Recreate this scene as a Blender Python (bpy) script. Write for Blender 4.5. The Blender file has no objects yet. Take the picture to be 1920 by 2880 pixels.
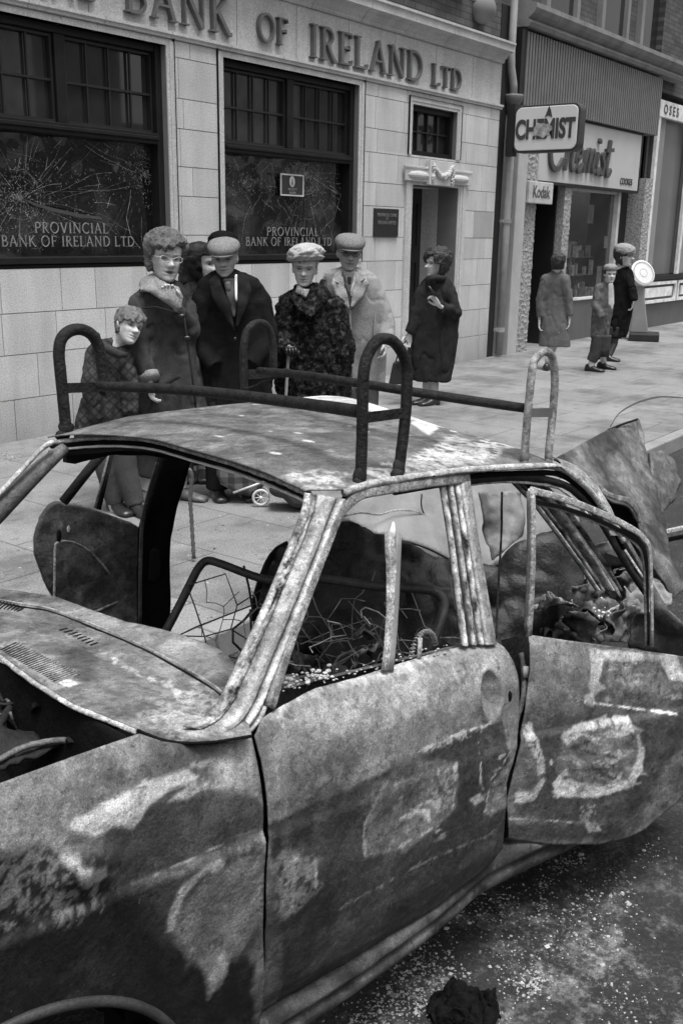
import bpy, bmesh, math, random
import numpy as np
from math import sin, cos, pi, radians, sqrt, atan2, exp
from mathutils import Vector, Matrix, noise

# ------------------------------------------------------------------ camera
FPX = 2800.0                                   # focal length in photo pixels (35 mm lens)
def _n(a):
    a = np.array(a, float); return a / np.linalg.norm(a)
_p1 = np.array([3170 - 960, 1440 - 688, -FPX]); _p2 = np.array([_p1[0] - 1000, _p1[1] + 16.3, -FPX])
_up = _n(np.cross(_p1, _p2)); _up = _up if _up[1] > 0 else -_up
_X = _n(_p1); _Y = np.cross(_up, _X)
RW = np.stack([_X, _Y, _up])                   # camera -> world rotation; X runs along the street front
CAM = np.array([0, 0, 1.70])
scene = bpy.context.scene
cd = bpy.data.cameras.new('camera'); cam = bpy.data.objects.new('camera', cd)
scene.collection.objects.link(cam)
m4 = Matrix(RW.tolist()).to_4x4(); m4.translation = Vector(CAM.tolist()); cam.matrix_world = m4
cd.sensor_fit = 'VERTICAL'; cd.sensor_height = 36.0; cd.lens = 36.0 * FPX / 2880
cd.clip_start = 0.02; cd.clip_end = 500
cd.dof.use_dof = True; cd.dof.focus_distance = 3.4; cd.dof.aperture_fstop = 22
scene.camera = cam
scene.render.resolution_x = 682; scene.render.resolution_y = 1024

# ------------------------------------------------------------------ world and sun (overcast day)
SUN_EL, SUN_AZ = radians(74), radians(-115)   # azimuth of the direction towards the sun, from +X
world = bpy.data.worlds.new('World'); scene.world = world; world.use_nodes = True
wt = world.node_tree; wt.nodes.clear()
sky = wt.nodes.new('ShaderNodeTexSky'); sky.sky_type = 'NISHITA'; sky.sun_disc = False
sky.sun_elevation = SUN_EL; sky.sun_rotation = pi / 2 - SUN_AZ; sky.dust_density = 6; sky.air_density = 1.4
bw = wt.nodes.new('ShaderNodeRGBToBW'); bg = wt.nodes.new('ShaderNodeBackground'); wo = wt.nodes.new('ShaderNodeOutputWorld')
wt.links.new(sky.outputs[0], bw.inputs[0]); wt.links.new(bw.outputs[0], bg.inputs[0]); wt.links.new(bg.outputs[0], wo.inputs[0])
bg.inputs[1].default_value = 0.12
ld = bpy.data.lights.new('sun', 'SUN'); ld.energy = 2.1; ld.angle = radians(25); ld.color = (1, 1, 1)
lo = bpy.data.objects.new('sun', ld); scene.collection.objects.link(lo)
sd = Vector((cos(SUN_AZ) * cos(SUN_EL), sin(SUN_AZ) * cos(SUN_EL), sin(SUN_EL)))
lo.rotation_euler = sd.to_track_quat('Z', 'Y').to_euler(); lo.location = sd * 20
scene.view_settings.view_transform = 'Standard'; scene.view_settings.look = 'None'
scene.view_settings.exposure = 0.60; scene.view_settings.gamma = 1.0
random.seed(7); RNG = np.random.default_rng(7)

# ------------------------------------------------------------------ photo pixel -> place (pixels of the 1568 x 2352 view)
DD = 1920 / 1568
def ray(x, y): return _n(RW @ np.array([x * DD - 960, 1440 - y * DD, -FPX]))
def onz(x, y, z=0.0): d = ray(x, y); return CAM + d * (z - CAM[2]) / d[2]
def ony(x, y, Y): d = ray(x, y); return CAM + d * Y / d[1]
def onx(x, y, X): d = ray(x, y); return CAM + d * X / d[0]

# ------------------------------------------------------------------ mesh helpers
def link(o, parent=None):
    scene.collection.objects.link(o)
    if parent is not None: o.parent = parent
    return o
def mkobj(name, vs, fs, mat, parent=None, smooth=False, fm=None, attr=None):
    me = bpy.data.meshes.new(name)
    me.from_pydata([tuple(map(float, v)) for v in vs], [], [tuple(int(i) for i in f) for f in fs])
    for m in (mat if isinstance(mat, (list, tuple)) else [mat]): me.materials.append(m)
    if fm is not None: me.polygons.foreach_set('material_index', fm)
    if smooth: me.polygons.foreach_set('use_smooth', [True] * len(me.polygons))
    if attr is not None:
        a = me.attributes.new('tone', 'FLOAT', 'POINT'); a.data.foreach_set('value', np.asarray(attr, dtype=np.float32))
    me.update()
    return link(bpy.data.objects.new(name, me), parent)
def tag(o, label=None, cat=None, group=None, kind=None):
    if label: o['label'] = label
    if cat: o['category'] = cat
    if group: o['group'] = group
    if kind: o['kind'] = kind
    return o
def empty(name, loc=(0, 0, 0), label=None, cat=None, group=None):
    o = bpy.data.objects.new(name, None); o.empty_display_size = .1; o.location = loc; link(o)
    return tag(o, label, cat, group)
class MB:
    """collects shapes that become ONE mesh"""
    def __init__(s): s.v = []; s.f = []; s.m = []; s.mi = 0
    def add(s, vs, fs):
        o = len(s.v); s.v += [tuple(v) for v in vs]; s.f += [tuple(i + o for i in f) for f in fs]; s.m += [s.mi] * len(fs); return s
    def box(s, x0, x1, y0, y1, z0, z1):
        return s.add([(x0, y0, z0), (x1, y0, z0), (x1, y1, z0), (x0, y1, z0), (x0, y0, z1), (x1, y0, z1), (x1, y1, z1), (x0, y1, z1)],
                     [(0, 3, 2, 1), (4, 5, 6, 7), (0, 1, 5, 4), (1, 2, 6, 5), (2, 3, 7, 6), (3, 0, 4, 7)])
    def rings(s, R, cap=True, closed=True):
        n = len(R[0]); vs = [p for r in R for p in r]; fs = []
        for i in range(len(R) - 1):
            for j in range(n if closed else n - 1):
                k = (j + 1) % n; fs.append((i * n + j, i * n + k, (i + 1) * n + k, (i + 1) * n + j))
        if cap and closed: fs.append(tuple(range(n - 1, -1, -1))); fs.append(tuple((len(R) - 1) * n + j for j in range(n)))
        return s.add(vs, fs)
    def tube(s, pts, r, n=10, cap=True, flat=1.0, up=(0, 0, 1), sq=1.0):
        pts = [Vector(tuple(map(float, p))) for p in pts]
        if not hasattr(r, '__len__'): r = [r] * len(pts)
        R = []; ref = Vector(up)
        for i, p in enumerate(pts):
            t = (pts[min(i + 1, len(pts) - 1)] - pts[max(i - 1, 0)]).normalized()
            a = t.cross(ref)
            if a.length < 1e-3: a = t.cross(Vector((1, 0.1, 0)))
            a.normalize(); b = a.cross(t).normalized(); ref = b
            sg = lambda q: math.copysign(abs(q) ** sq, q)
            R.append([tuple(p + a * (r[i] * sg(cos(2 * pi * (k + .5) / n))) + b * (r[i] * flat * sg(sin(2 * pi * (k + .5) / n)))) for k in range(n)])
        return s.rings(R, cap)
    def prism(s, poly, a, b):
        """poly in XZ, extruded along Y from a to b"""
        n = len(poly)
        return s.add([(x, a, z) for x, z in poly] + [(x, b, z) for x, z in poly],
                     [tuple(range(n)), tuple(range(2 * n - 1, n - 1, -1))] + [(i, n + i, n + (i + 1) % n, (i + 1) % n) for i in range(n)])
    def ball(s, c, r, nu=14, nv=9, ax=None):
        rx, ry, rz = r if hasattr(r, '__len__') else (r, r, r)
        R = []
        for i in range(nv + 1):
            t = pi * i / nv
            R.append([(c[0] + rx * sin(t) * cos(2 * pi * k / nu), c[1] + ry * sin(t) * sin(2 * pi * k / nu), c[2] + rz * cos(t)) for k in range(nu)])
        return s.rings(R, cap=False)
    def xf(s, M, i0=0):
        s.v = s.v[:i0] + [tuple(M @ Vector(v)) for v in s.v[i0:]]; return s
    def build(s, name, mat, parent=None, smooth=False, bevel=0, fix=True):
        o = mkobj(name, s.v, s.f, mat, parent, smooth, s.m if isinstance(mat, (list, tuple)) else None)
        if fix:
            bm = bmesh.new(); bm.from_mesh(o.data); bmesh.ops.recalc_face_normals(bm, faces=bm.faces); bm.to_mesh(o.data); bm.free()
        if bevel:
            b = o.modifiers.new('bevel', 'BEVEL'); b.width = bevel; b.segments = 2; b.limit_method = 'ANGLE'; b.angle_limit = radians(40)
        return o
def loc_parent(o, parent, base):
    """shift a world-built mesh into the frame of its parent Empty standing at base"""
    for v in o.data.vertices: v.co -= Vector(base)
    o.parent = parent
def remesh(mb, voxel, smooth_it=3, disp=None):
    """voxel-union the collected shapes, returns vertex array and faces"""
    me = bpy.data.meshes.new('tmp'); me.from_pydata(mb.v, [], mb.f)
    bm = bmesh.new(); bm.from_mesh(me); bmesh.ops.recalc_face_normals(bm, faces=bm.faces); bm.to_mesh(me); bm.free()
    o = bpy.data.objects.new('tmp', me); scene.collection.objects.link(o)
    r = o.modifiers.new('r', 'REMESH'); r.mode = 'VOXEL'; r.voxel_size = voxel; r.adaptivity = 0
    if smooth_it:
        s = o.modifiers.new('s', 'SMOOTH'); s.iterations = smooth_it; s.factor = .5
    dg = bpy.context.evaluated_depsgraph_get(); dg.update(); ev = o.evaluated_get(dg); em = ev.to_mesh()
    n = len(em.vertices); V = np.empty(n * 3, np.float32); em.vertices.foreach_get('co', V)
    N = np.empty(n * 3, np.float32); em.vertices.foreach_get('normal', N)
    F = [tuple(p.vertices) for p in em.polygons]
    ev.to_mesh_clear(); bpy.data.objects.remove(o); bpy.data.meshes.remove(me)
    return V.reshape(-1, 3).astype(float), N.reshape(-1, 3).astype(float), F

# ---- vector noise for baked wear and dents
_perm = RNG.random((64, 64, 64)).astype(np.float32)
def vnoise(P):
    P = np.asarray(P, float); i = np.floor(P).astype(int); f = P - i; f = f * f * (3 - 2 * f); r = 0
    for a in (0, 1):
        for b in (0, 1):
            for c in (0, 1):
                wgt = (f[..., 0] if a else 1 - f[..., 0]) * (f[..., 1] if b else 1 - f[..., 1]) * (f[..., 2] if c else 1 - f[..., 2])
                r = r + wgt * _perm[(i[..., 0] + a) % 64, (i[..., 1] + b) % 64, (i[..., 2] + c) % 64]
    return r
def fbm(P, o=4, g=.5):
    P = np.asarray(P, float); s = 0; t = 0; a = 1
    for k in range(o): s = s + a * vnoise(P * 2 ** k + 17.3 * k); t += a; a *= g
    return s / t
def sst(x, a, b): t = np.clip((x - a) / (b - a), 0, 1); return t * t * (3 - 2 * t)
def pdist(P, poly):
    """signed distance (negative inside) of Nx2 points to a polygon"""
    P = np.asarray(P, float); poly = np.asarray(poly, float); d = np.full(len(P), 1e9); ins = np.zeros(len(P), bool)
    for i in range(len(poly)):
        a = poly[i]; b = poly[(i + 1) % len(poly)]; ab = b - a; ap = P - a
        t = np.clip((ap @ ab) / max(ab @ ab, 1e-12), 0, 1)
        d = np.minimum(d, np.hypot(*(ap - t[:, None] * ab).T))
        c = ((a[1] > P[:, 1]) != (b[1] > P[:, 1]))
        with np.errstate(divide='ignore', invalid='ignore'):
            xi = (b[0] - a[0]) * (P[:, 1] - a[1]) / (b[1] - a[1]) + a[0]
        ins ^= c & (P[:, 0] < xi)
    return np.where(ins, -d, d)
def ldist(P, line):
    P = np.asarray(P, float); line = np.asarray(line, float); d = np.full(len(P), 1e9)
    for i in range(len(line) - 1):
        a = line[i]; b = line[i + 1]; ab = b - a; ap = P - a; t = np.clip((ap @ ab) / max(ab @ ab, 1e-12), 0, 1)
        d = np.minimum(d, np.hypot(*(ap - t[:, None] * ab).T))
    return d
def gridpanel(poly, surf, res, holes=()):
    """grid over a 2-D polygon, edges snapped on to it; surf(Nx2)->Nx3. returns verts, faces, params"""
    poly = np.asarray(poly, float); lo_, hi_ = poly.min(0), poly.max(0)
    nu, nv = int((hi_[0] - lo_[0]) / res) + 2, int((hi_[1] - lo_[1]) / res) + 2
    U, V = np.meshgrid(lo_[0] - res / 2 + res * np.arange(nu + 1), lo_[1] - res / 2 + res * np.arange(nv + 1), indexing='ij')
    P = np.stack([U.ravel(), V.ravel()], 1)
    C = np.stack([(U[:-1, :-1] + res / 2).ravel(), (V[:-1, :-1] + res / 2).ravel()], 1)
    keep = pdist(C, poly) < 0
    for h in holes: keep &= pdist(C, h) > 0
    idx = np.arange((nu + 1) * (nv + 1)).reshape(nu + 1, nv + 1)
    Q = np.stack([idx[:-1, :-1].ravel(), idx[1:, :-1].ravel(), idx[1:, 1:].ravel(), idx[:-1, 1:].ravel()], 1)[keep]
    cnt = np.bincount(Q.ravel(), minlength=len(P)); bd = (cnt > 0) & (cnt < 4)
    bi = np.where(bd)[0]; B = P[bi]
    best = np.full(len(B), 1e9); bp = B.copy()
    for pl in [poly] + [np.asarray(h, float) for h in holes]:
        for i in range(len(pl)):
            a = pl[i]; b = pl[(i + 1) % len(pl)]; ab = b - a; t = np.clip(((B - a) @ ab) / max(ab @ ab, 1e-12), 0, 1)
            q = a + t[:, None] * ab; d = np.hypot(*(B - q).T); k = d < best; best[k] = d[k]; bp[k] = q[k]
    ok = best < res * 1.3; P[bi[ok]] = bp[ok]
    used = np.unique(Q); mp = -np.ones(len(P), int); mp[used] = np.arange(len(used))
    return surf(P[used]), mp[Q], P[used]

# ------------------------------------------------------------------ materials (a monochrome place: every colour is a grey)
MATS = {}
def mat(name, base=.3, rough=.7, var=.25, scale=6.0, fine=.12, fscale=250.0, bump=.15, bscale=40.0, metal=0.0, tone=False,
        spots=0.0, island=0.0, spec=.5, stretch=None, dark=0.0, dscale=2.0, alpha=None, extra=None):
    if name in MATS: return MATS[name]
    m = bpy.data.materials.new(name); m.use_nodes = True; t = m.node_tree; N = t.nodes; L = t.links
    b = N['Principled BSDF']; MATS[name] = m
    b.inputs['Roughness'].default_value = rough; b.inputs['Metallic'].default_value = metal
    b.inputs['Specular IOR Level'].default_value = spec
    tc = N.new('ShaderNodeTexCoord'); mp = N.new('ShaderNodeMapping'); L.new(tc.outputs['Object'], mp.inputs[0])
    if stretch: mp.inputs['Scale'].default_value = stretch
    def noise_(sc, det=6, rgh=.6):
        n = N.new('ShaderNodeTexNoise'); n.inputs['Scale'].default_value = sc; n.inputs['Detail'].default_value = det
        n.inputs['Roughness'].default_value = rgh; L.new(mp.outputs[0], n.inputs['Vector']); return n.outputs['Fac']
    def M_(op, a, c, clamp=False):
        n = N.new('ShaderNodeMath'); n.operation = op; n.use_clamp = clamp
        for i, x in enumerate((a, c)):
            if isinstance(x, (int, float)): n.inputs[i].default_value = x
            else: L.new(x, n.inputs[i])
        return n.outputs[0]
    def R_(x, a, c, d, e):
        n = N.new('ShaderNodeMapRange'); L.new(x, n.inputs[0])
        for i, q in enumerate((a, c, d, e)): n.inputs[i + 1].default_value = q
        return n.outputs[0]
    if tone:
        at = N.new('ShaderNodeAttribute'); at.attribute_name = 'tone'; col = at.outputs['Fac']
    else:
        v = N.new('ShaderNodeValue'); v.outputs[0].default_value = base; col = v.outputs[0]
    if var: col = M_('MULTIPLY', col, R_(noise_(scale), .3, .7, 1 - var, 1 + var))
    if island:
        g = N.new('ShaderNodeNewGeometry'); col = M_('MULTIPLY', col, R_(g.outputs['Random Per Island'], 0, 1, 1 - island, 1 + island))
    if fine: col = M_('MULTIPLY', col, R_(noise_(fscale, 2, .8), .3, .7, 1 - fine, 1 + fine))
    if dark: col = M_('MULTIPLY', col, R_(noise_(dscale, 8, .65), .42, .58, 1 - dark, 1))
    if spots:
        s = R_(noise_(55, 4, .7), .64, .70, 0, spots); col = M_('ADD', col, s)
    if extra: col = extra(N, L, tc, mp, M_, R_, noise_, col)
    col = M_('MAXIMUM', col, .004)
    cc = N.new('ShaderNodeCombineColor')
    for i in range(3): L.new(col, cc.inputs[i])
    L.new(cc.outputs[0], b.inputs['Base Color'])
    if bump:
        bp = N.new('ShaderNodeBump'); bp.inputs['Strength'].default_value = bump; bp.inputs['Distance'].default_value = .01
        L.new(noise_(bscale, 6, .65), bp.inputs['Height']); L.new(bp.outputs[0], b.inputs['Normal'])
    if alpha is not None: b.inputs['Alpha'].default_value = alpha
    return m

# ------------------------------------------------------------------ roman capitals drawn as strokes
def _arc(cx, cy, rx, ry, a0, a1, n=14): return [(cx + rx * cos(radians(a0 + (a1 - a0) * i / n)), cy + ry * sin(radians(a0 + (a1 - a0) * i / n))) for i in range(n + 1)]
T_, t_ = .125, .062
def _stem(x): return [([(x, 0), (x, 1)], T_), ([(x - .13, .02), (x + .13, .02)], .04), ([(x - .13, .98), (x + .13, .98)], .04)]
GL = {
 'I': (.26, _stem(.13)),
 'L': (.60, _stem(.13) + [([(.13, .03), (.56, .03), (.6, .16)], t_)]),
 'E': (.60, _stem(.13) + [([(.13, .03), (.56, .03), (.6, .16)], t_), ([(.13, .97), (.54, .97), (.57, .84)], t_), ([(.13, .52), (.47, .52)], t_), ([(.47, .44), (.47, .6)], .045)]),
 'F': (.58, _stem(.13) + [([(.13, .97), (.54, .97), (.57, .84)], t_), ([(.13, .52), (.47, .52)], t_), ([(.47, .44), (.47, .6)], .045)]),
 'D': (.82, _stem(.13) + [([(.13, .97), (.34, .97)] + _arc(.34, .5, .42, .47, 90, -90, 18) + [(.13, .03)], .095)]),
 'P': (.60, _stem(.13) + [([(.13, .97), (.32, .97)] + _arc(.32, .72, .25, .25, 90, -90) + [(.13, .47)], .085)]),
 'B': (.64, _stem(.13) + [([(.13, .97), (.30, .97)] + _arc(.30, .75, .22, .22, 90, -90) + [(.13, .53)], .08), ([(.13, .53), (.33, .53)] + _arc(.33, .28, .26, .25, 90, -90) + [(.13, .03)], .09)]),
 'R': (.68, _stem(.13) + [([(.13, .97), (.30, .97)] + _arc(.30, .74, .23, .23, 90, -90) + [(.13, .51)], .08), ([(.30, .5), (.46, .25), (.62, .02), (.7, .02)], .11)]),
 'O': (.92, [(_arc(.46, .5, .40, .49, 0, 360, 36), .095)]),
 'C': (.80, [(_arc(.46, .5, .40, .49, 48, 312, 28), .095), ([(.72, .80), (.74, .98)], .045)]),
 'A': (.80, [([(.08, .02), (.40, 1)], t_), ([(.38, 1.02), (.72, .02)], T_), ([(.19, .36), (.6, .36)], t_), ([(0, .02), (.2, .02)], .04), ([(.6, .02), (.84, .02)], .04)]),
 'V': (.78, [([(.08, .98), (.38, 0)], T_), ([(.38, 0), (.70, .98)], t_), ([(-.02, .98), (.2, .98)], .04), ([(.6, .98), (.8, .98)], .04)]),
 'N': (.86, [([(.13, 0), (.13, 1)], t_), ([(.12, 1), (.74, 0)], T_), ([(.74, 0), (.74, 1)], t_), ([(0, .02), (.26, .02)], .04), ([(0, .98), (.14, .98)], .04), ([(.62, .98), (.86, .98)], .04)]),
 'K': (.74, _stem(.13) + [([(.16, .48), (.58, .98)], t_), ([(.26, .58), (.66, .02), (.76, .02)], .12), ([(.46, .98), (.68, .98)], .04)]),
 'T': (.68, [([(.34, 0), (.34, .98)], T_), ([(.04, .84), (.03, .96), (.65, .96), (.64, .84)], t_), ([(.21, .02), (.47, .02)], .04)]),
 'M': (.98, [([(.12, 0), (.16, 1)], t_), ([(.15, 1), (.48, .1)], T_), ([(.48, .1), (.82, 1)], t_), ([(.82, 1), (.86, 0)], T_), ([(0, .02), (.24, .02)], .04), ([(.74, .02), (.98, .02)], .04)]),
 'S': (.56, [(_arc(.28, .73, .19, .24, 40, 265, 16) + _arc(.28, .26, .2, .24, 85, -140, 16), .09)]),
 'G': (.82, [(_arc(.46, .5, .40, .49, 48, 340, 28), .095), ([(.72, .1), (.72, .42)], .1)]),
}
def stroke(mb, pts, w, X0, Z0, s, sx, y0, y1):
    pts = [np.array([X0 + p[0] * s * sx, Z0 + p[1] * s]) for p in pts]; n = len(pts); Lf, Rt = [], []
    for i in range(n):
        if n > 2 and np.allclose(pts[0], pts[-1]): a = pts[i - 1] if i else pts[-2]; c = pts[i + 1] if i < n - 1 else pts[1]
        else: a = pts[max(i - 1, 0)]; c = pts[min(i + 1, n - 1)]
        d = _n(c - a + 1e-9); nn = np.array([-d[1], d[0]]) * w * s / 2; Lf.append(pts[i] + nn); Rt.append(pts[i] - nn)
    vs = []; fs = []
    for i in range(n):
        for q in (Lf[i], Rt[i]): vs += [(q[0], y0, q[1]), (q[0], y1, q[1])]
    for i in range(n - 1):
        a = i * 4; b = a + 4
        fs += [(a, b, b + 2, a + 2), (a + 1, a + 3, b + 3, b + 1), (a, a + 1, b + 1, b), (a + 2, b + 2, b + 3, a + 3)]
    fs += [(0, 2, 3, 1), (4 * n - 4, 4 * n - 3, 4 * n - 1, 4 * n - 2)]
    mb.add(vs, fs)
def roman(mb, text, x0, x1, z, h, y0, y1):
    gap = .16; W = sum(GL[c][0] + gap if c != ' ' else .45 for c in text) - gap; sx = (x1 - x0) / (W * h); x = x0; k = 0
    for c in text:
        if c == ' ': x += .45 * h * sx; continue
        for pts, w in GL[c][1]:
            k += 1; stroke(mb, pts, w, x, z, h, sx, y0 - .0003 * (k % 7), y1)
        x += (GL[c][0] + gap) * h * sx
def sans(name, text, size, M, m, parent, bold=0.0, extr=.004, sx=1.0, shear=0.0, align='CENTER'):
    """lettering in the built-in sans face, turned into a mesh"""
    cu = bpy.data.curves.new('t', 'FONT'); cu.body = text; cu.size = size; cu.extrude = extr; cu.offset = bold; cu.align_x = align; cu.align_y = 'CENTER'; cu.shear = shear
    o = bpy.data.objects.new('t', cu); scene.collection.objects.link(o)
    dg = bpy.context.evaluated_depsgraph_get(); dg.update(); me = bpy.data.meshes.new_from_object(o.evaluated_get(dg))
    bpy.data.objects.remove(o); me.name = name
    for v in me.vertices: v.co.x *= sx
    me.transform(M); me.materials.clear(); me.materials.append(m)
    return link(bpy.data.objects.new(name, me), parent)
def face_front(x, y, z): return Matrix.Translation((x, y, z)) @ Matrix.Rotation(pi / 2, 4, 'X')          # readable from -Y
def face_side(x, y, z): return Matrix.Translation((x, y, z)) @ Matrix.Rotation(-pi / 2, 4, 'Z') @ Matrix.Rotation(pi / 2, 4, 'X')  # readable from -X
# ================================================================== SETTING
WY = 6.98                     # front plane of the bank
KY = 2.86                     # kerb line
def slabs(N, L, tc, mp, M_, R_, noise_, col):
    br = N.new('ShaderNodeTexBrick'); br.offset = .5; br.inputs['Scale'].default_value = 1; br.inputs['Brick Width'].default_value = .92
    br.inputs['Row Height'].default_value = .62; br.inputs['Mortar Size'].default_value = .008; br.inputs['Mortar Smooth'].default_value = .3
    br.inputs['Color1'].default_value = (1, 1, 1, 1); br.inputs['Color2'].default_value = (.80, .80, .80, 1); br.inputs['Mortar'].default_value = (.48, .48, .48, 1)
    rt = N.new('ShaderNodeMapping'); rt.inputs['Rotation'].default_value = (0, 0, pi / 2); L.new(tc.outputs['Object'], rt.inputs[0])
    L.new(rt.outputs[0], br.inputs['Vector'])
    sep = N.new('ShaderNodeSeparateColor'); L.new(br.outputs[0], sep.inputs[0])
    st = R_(noise_(1.1, 8, .7), .48, .62, 1.05, .58)
    sp = R_(noise_(9, 6, .75), .56, .70, 1, .55)
    return M_('MULTIPLY', M_('MULTIPLY', M_('MULTIPLY', col, sep.outputs[0]), st), sp)
M_pave = mat('paving_stone', .235, .85, .14, 3, .5, 110, .5, 60, extra=slabs)
def roadx(N, L, tc, mp, M_, R_, noise_, col):
    g = R_(noise_(60, 3, .9), .50, .66, 0, .11)
    big = R_(noise_(3.2, 4, .6), .45, .62, .25, 1)
    vm = N.new('ShaderNodeVectorMath'); vm.operation = 'DISTANCE'; L.new(tc.outputs['Object'], vm.inputs[0]); vm.inputs[1].default_value = (1.85, .50, -.12)
    near = R_(vm.outputs['Value'], .45, 1.5, 1, 0); du = M_('MULTIPLY', R_(noise_(7, 9, .72), .50, .66, 0, .20), R_(noise_(45, 4, .8), .42, .6, .25, 1.2))
    return M_('ADD', M_('ADD', col, M_('MULTIPLY', g, big)), M_('MULTIPLY', du, near))
M_road = mat('asphalt', .018, .9, .4, 5, .5, 160, .7, 90, extra=roadx)
M_kerb = mat('kerb_stone', .25, .85, .2, 4, .2, 150, .2, 60)
road = tag(MB().box(-60, 140, -40, KY - .005, -.5, -.12).build('road', M_road), kind='structure')
pv_ = tag(MB().box(-60, 140, KY + .125, 16, -.4, 0).build('pavement', M_pave), kind='structure')
kb = MB(); x = -30
while x < 60: kb.box(x + .004, x + .91, KY, KY + .12, -.3, .004); x += .914
tag(kb.build('kerb', M_kerb, bevel=.012), kind='structure')

def stonex(N, L, tc, mp, M_, R_, noise_, col):
    n = N.new('ShaderNodeTexNoise'); n.inputs['Scale'].default_value = 1.0; n.inputs['Detail'].default_value = 7; n.inputs['Roughness'].default_value = .65
    m = N.new('ShaderNodeMapping'); m.inputs['Scale'].default_value = (5, 5, .7); L.new(tc.outputs['Object'], m.inputs[0]); L.new(m.outputs[0], n.inputs['Vector'])
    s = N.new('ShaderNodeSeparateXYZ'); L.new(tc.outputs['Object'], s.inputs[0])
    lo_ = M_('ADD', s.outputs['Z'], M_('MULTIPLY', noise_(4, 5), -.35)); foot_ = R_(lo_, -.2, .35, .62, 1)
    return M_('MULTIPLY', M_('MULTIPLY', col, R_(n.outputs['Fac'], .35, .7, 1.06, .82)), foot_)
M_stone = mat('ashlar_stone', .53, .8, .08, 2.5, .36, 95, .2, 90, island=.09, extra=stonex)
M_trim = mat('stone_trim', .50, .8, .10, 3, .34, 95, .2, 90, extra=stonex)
M_joint = mat('joint', .17, .9, .1, 5, 0, 10, 0)
M_frame = mat('painted_frame', .012, .5, .3, 8, .2, 200, .1, 60, spec=.25)
M_lead = mat('glazing_bar', .014, .5, .2, 8, .2, 200, 0)
M_glass = mat('dark_glass', .024, .03, .2, 3, 0, 10, 0, spec=1.0)
def hazex(N, L, tc, mp, M_, R_, noise_, col):
    return M_('ADD', col, M_('MULTIPLY', R_(noise_(1.5, 5, .6), .50, .66, 0, .05), R_(noise_(60, 6, .8), .40, .62, .35, 1.3)))  # pale haze painted into the cracked pane's colour in random patches
M_plate = mat('crazed_hazy_glass', .008, .05, .2, 3, 0, 10, 0, spec=1.0, extra=hazex)
M_crack = mat('shattered_glass', .30, .3, .8, 14, .6, 120, 0)
M_let = mat('bronze_letters', .13, .5, .2, 8, .2, 200, .1)
M_gold = mat('gilded_letters', .25, .5, .35, 30, .3, 200, 0)
M_door = mat('door_wood', .022, .45, .3, 5, .2, 200, .1, 60)
def brickx(N, L, tc, M_, R_, col):
    br = N.new('ShaderNodeTexBrick'); br.inputs['Scale'].default_value = 1; br.inputs['Brick Width'].default_value = .225; br.inputs['Row Height'].default_value = .075
    br.inputs['Mortar Size'].default_value = .006; br.inputs['Color1'].default_value = (1, 1, 1, 1); br.inputs['Color2'].default_value = (.6, .6, .6, 1); br.inputs['Mortar'].default_value = (.35, .35, .35, 1)
    rt = N.new('ShaderNodeMapping'); rt.inputs['Rotation'].default_value = (pi / 2, 0, 0); L.new(tc.outputs['Object'], rt.inputs[0]); L.new(rt.outputs[0], br.inputs['Vector'])
    s = N.new('ShaderNodeSeparateColor'); L.new(br.outputs[0], s.inputs[0]); return M_('MULTIPLY', col, s.outputs[0])
M_brick = mat('dark_brick', .1, .9, .3, 3, .3, 150, .4, 60, extra=lambda N, L, tc, mp, M_, R_, noise_, col: brickx(N, L, tc, M_, R_, col))

# ---- bank --------------------------------------------------------
bank = empty('bank_building', (4.5, WY, 0), 'pale stone bank front with cracked shop windows and raised capital letters above them', 'building')
BO = (4.5, WY, 0)
def bp(mb, name, m, parent=None, **k):
    o = mb.build(name, m, None, **k); par = parent or bank
    base = Vector(BO) if par is bank else Vector(par['_w'])
    for v in o.data.vertices: v.co -= base
    o.parent = par; return o
def sub_of(o, wloc): o['_w'] = wloc; return o
W1 = (4.44, 6.585, 1.375, 3.245); W2 = (7.30, 9.44, 1.375, 3.245)
DR = (10.55, 11.62, 0, 2.262); FN = (10.50, 11.52, 2.60, 3.165)
opens = [W1, W2, DR, FN]
XR = 12.60
# ashlar: separate blocks standing 4 mm proud of a recessed joint plane
zs = [-.02, .34, .70, 1.03, 1.375, 1.648, 1.993, 2.249, 2.574, 2.828, 3.164, 3.30]
def cut(segs, ops):
    for (a, b) in ops:
        out = []
        for (s, e) in segs:
            if b <= s or a >= e: out.append((s, e)); continue
            if s < a: out.append((s, a))
            if e > b: out.append((b, e))
        segs = out
    return segs
wall = MB()
for i in range(len(zs) - 1):
    z0, z1 = zs[i], zs[i + 1]
    # split rows at opening edges that fall inside
    cuts = sorted({z0, z1} | {z for o in opens for z in (o[2], o[3]) if z0 + .01 < z < z1 - .01})
    for a, b in zip(cuts[:-1], cuts[1:]):
        ops = [(o[0] - .0, o[1] + .0) for o in opens if o[2] < (a + b) / 2 < o[3]]
        wdt = [.62, .36][i % 2]; xs = []; x = -1.5 + (.31 if i % 2 else 0); k = 0
        while x < XR:
            w_ = [.36, .58, .46, .58][(k + i) % 4] if i not in (1, 2) else .52; xs.append((x, min(x + w_, XR))); x += w_; k += 1
        for (s, e) in xs:
            for (s2, e2) in cut([(s, e)], ops):
                if e2 - s2 > .02: wall.box(s2 + .0035, e2 - .0035, WY, WY + .12, a + (.0035 if a == z0 else 0), b - (.0035 if b == z1 else 0))
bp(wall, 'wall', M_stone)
jb = MB()
for a, b in zip(*(lambda L: (L[:-1], L[1:]))(sorted({-.02, 3.3} | {z for o in opens for z in (o[2], o[3]) if z > 0}))):
    for s, e in cut([(-1.5, XR)], [(o[0], o[1]) for o in opens if o[2] - .001 < (a + b) / 2 < o[3]]): jb.box(s, e - .002, WY + .008, WY + .30, a, b)
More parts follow.
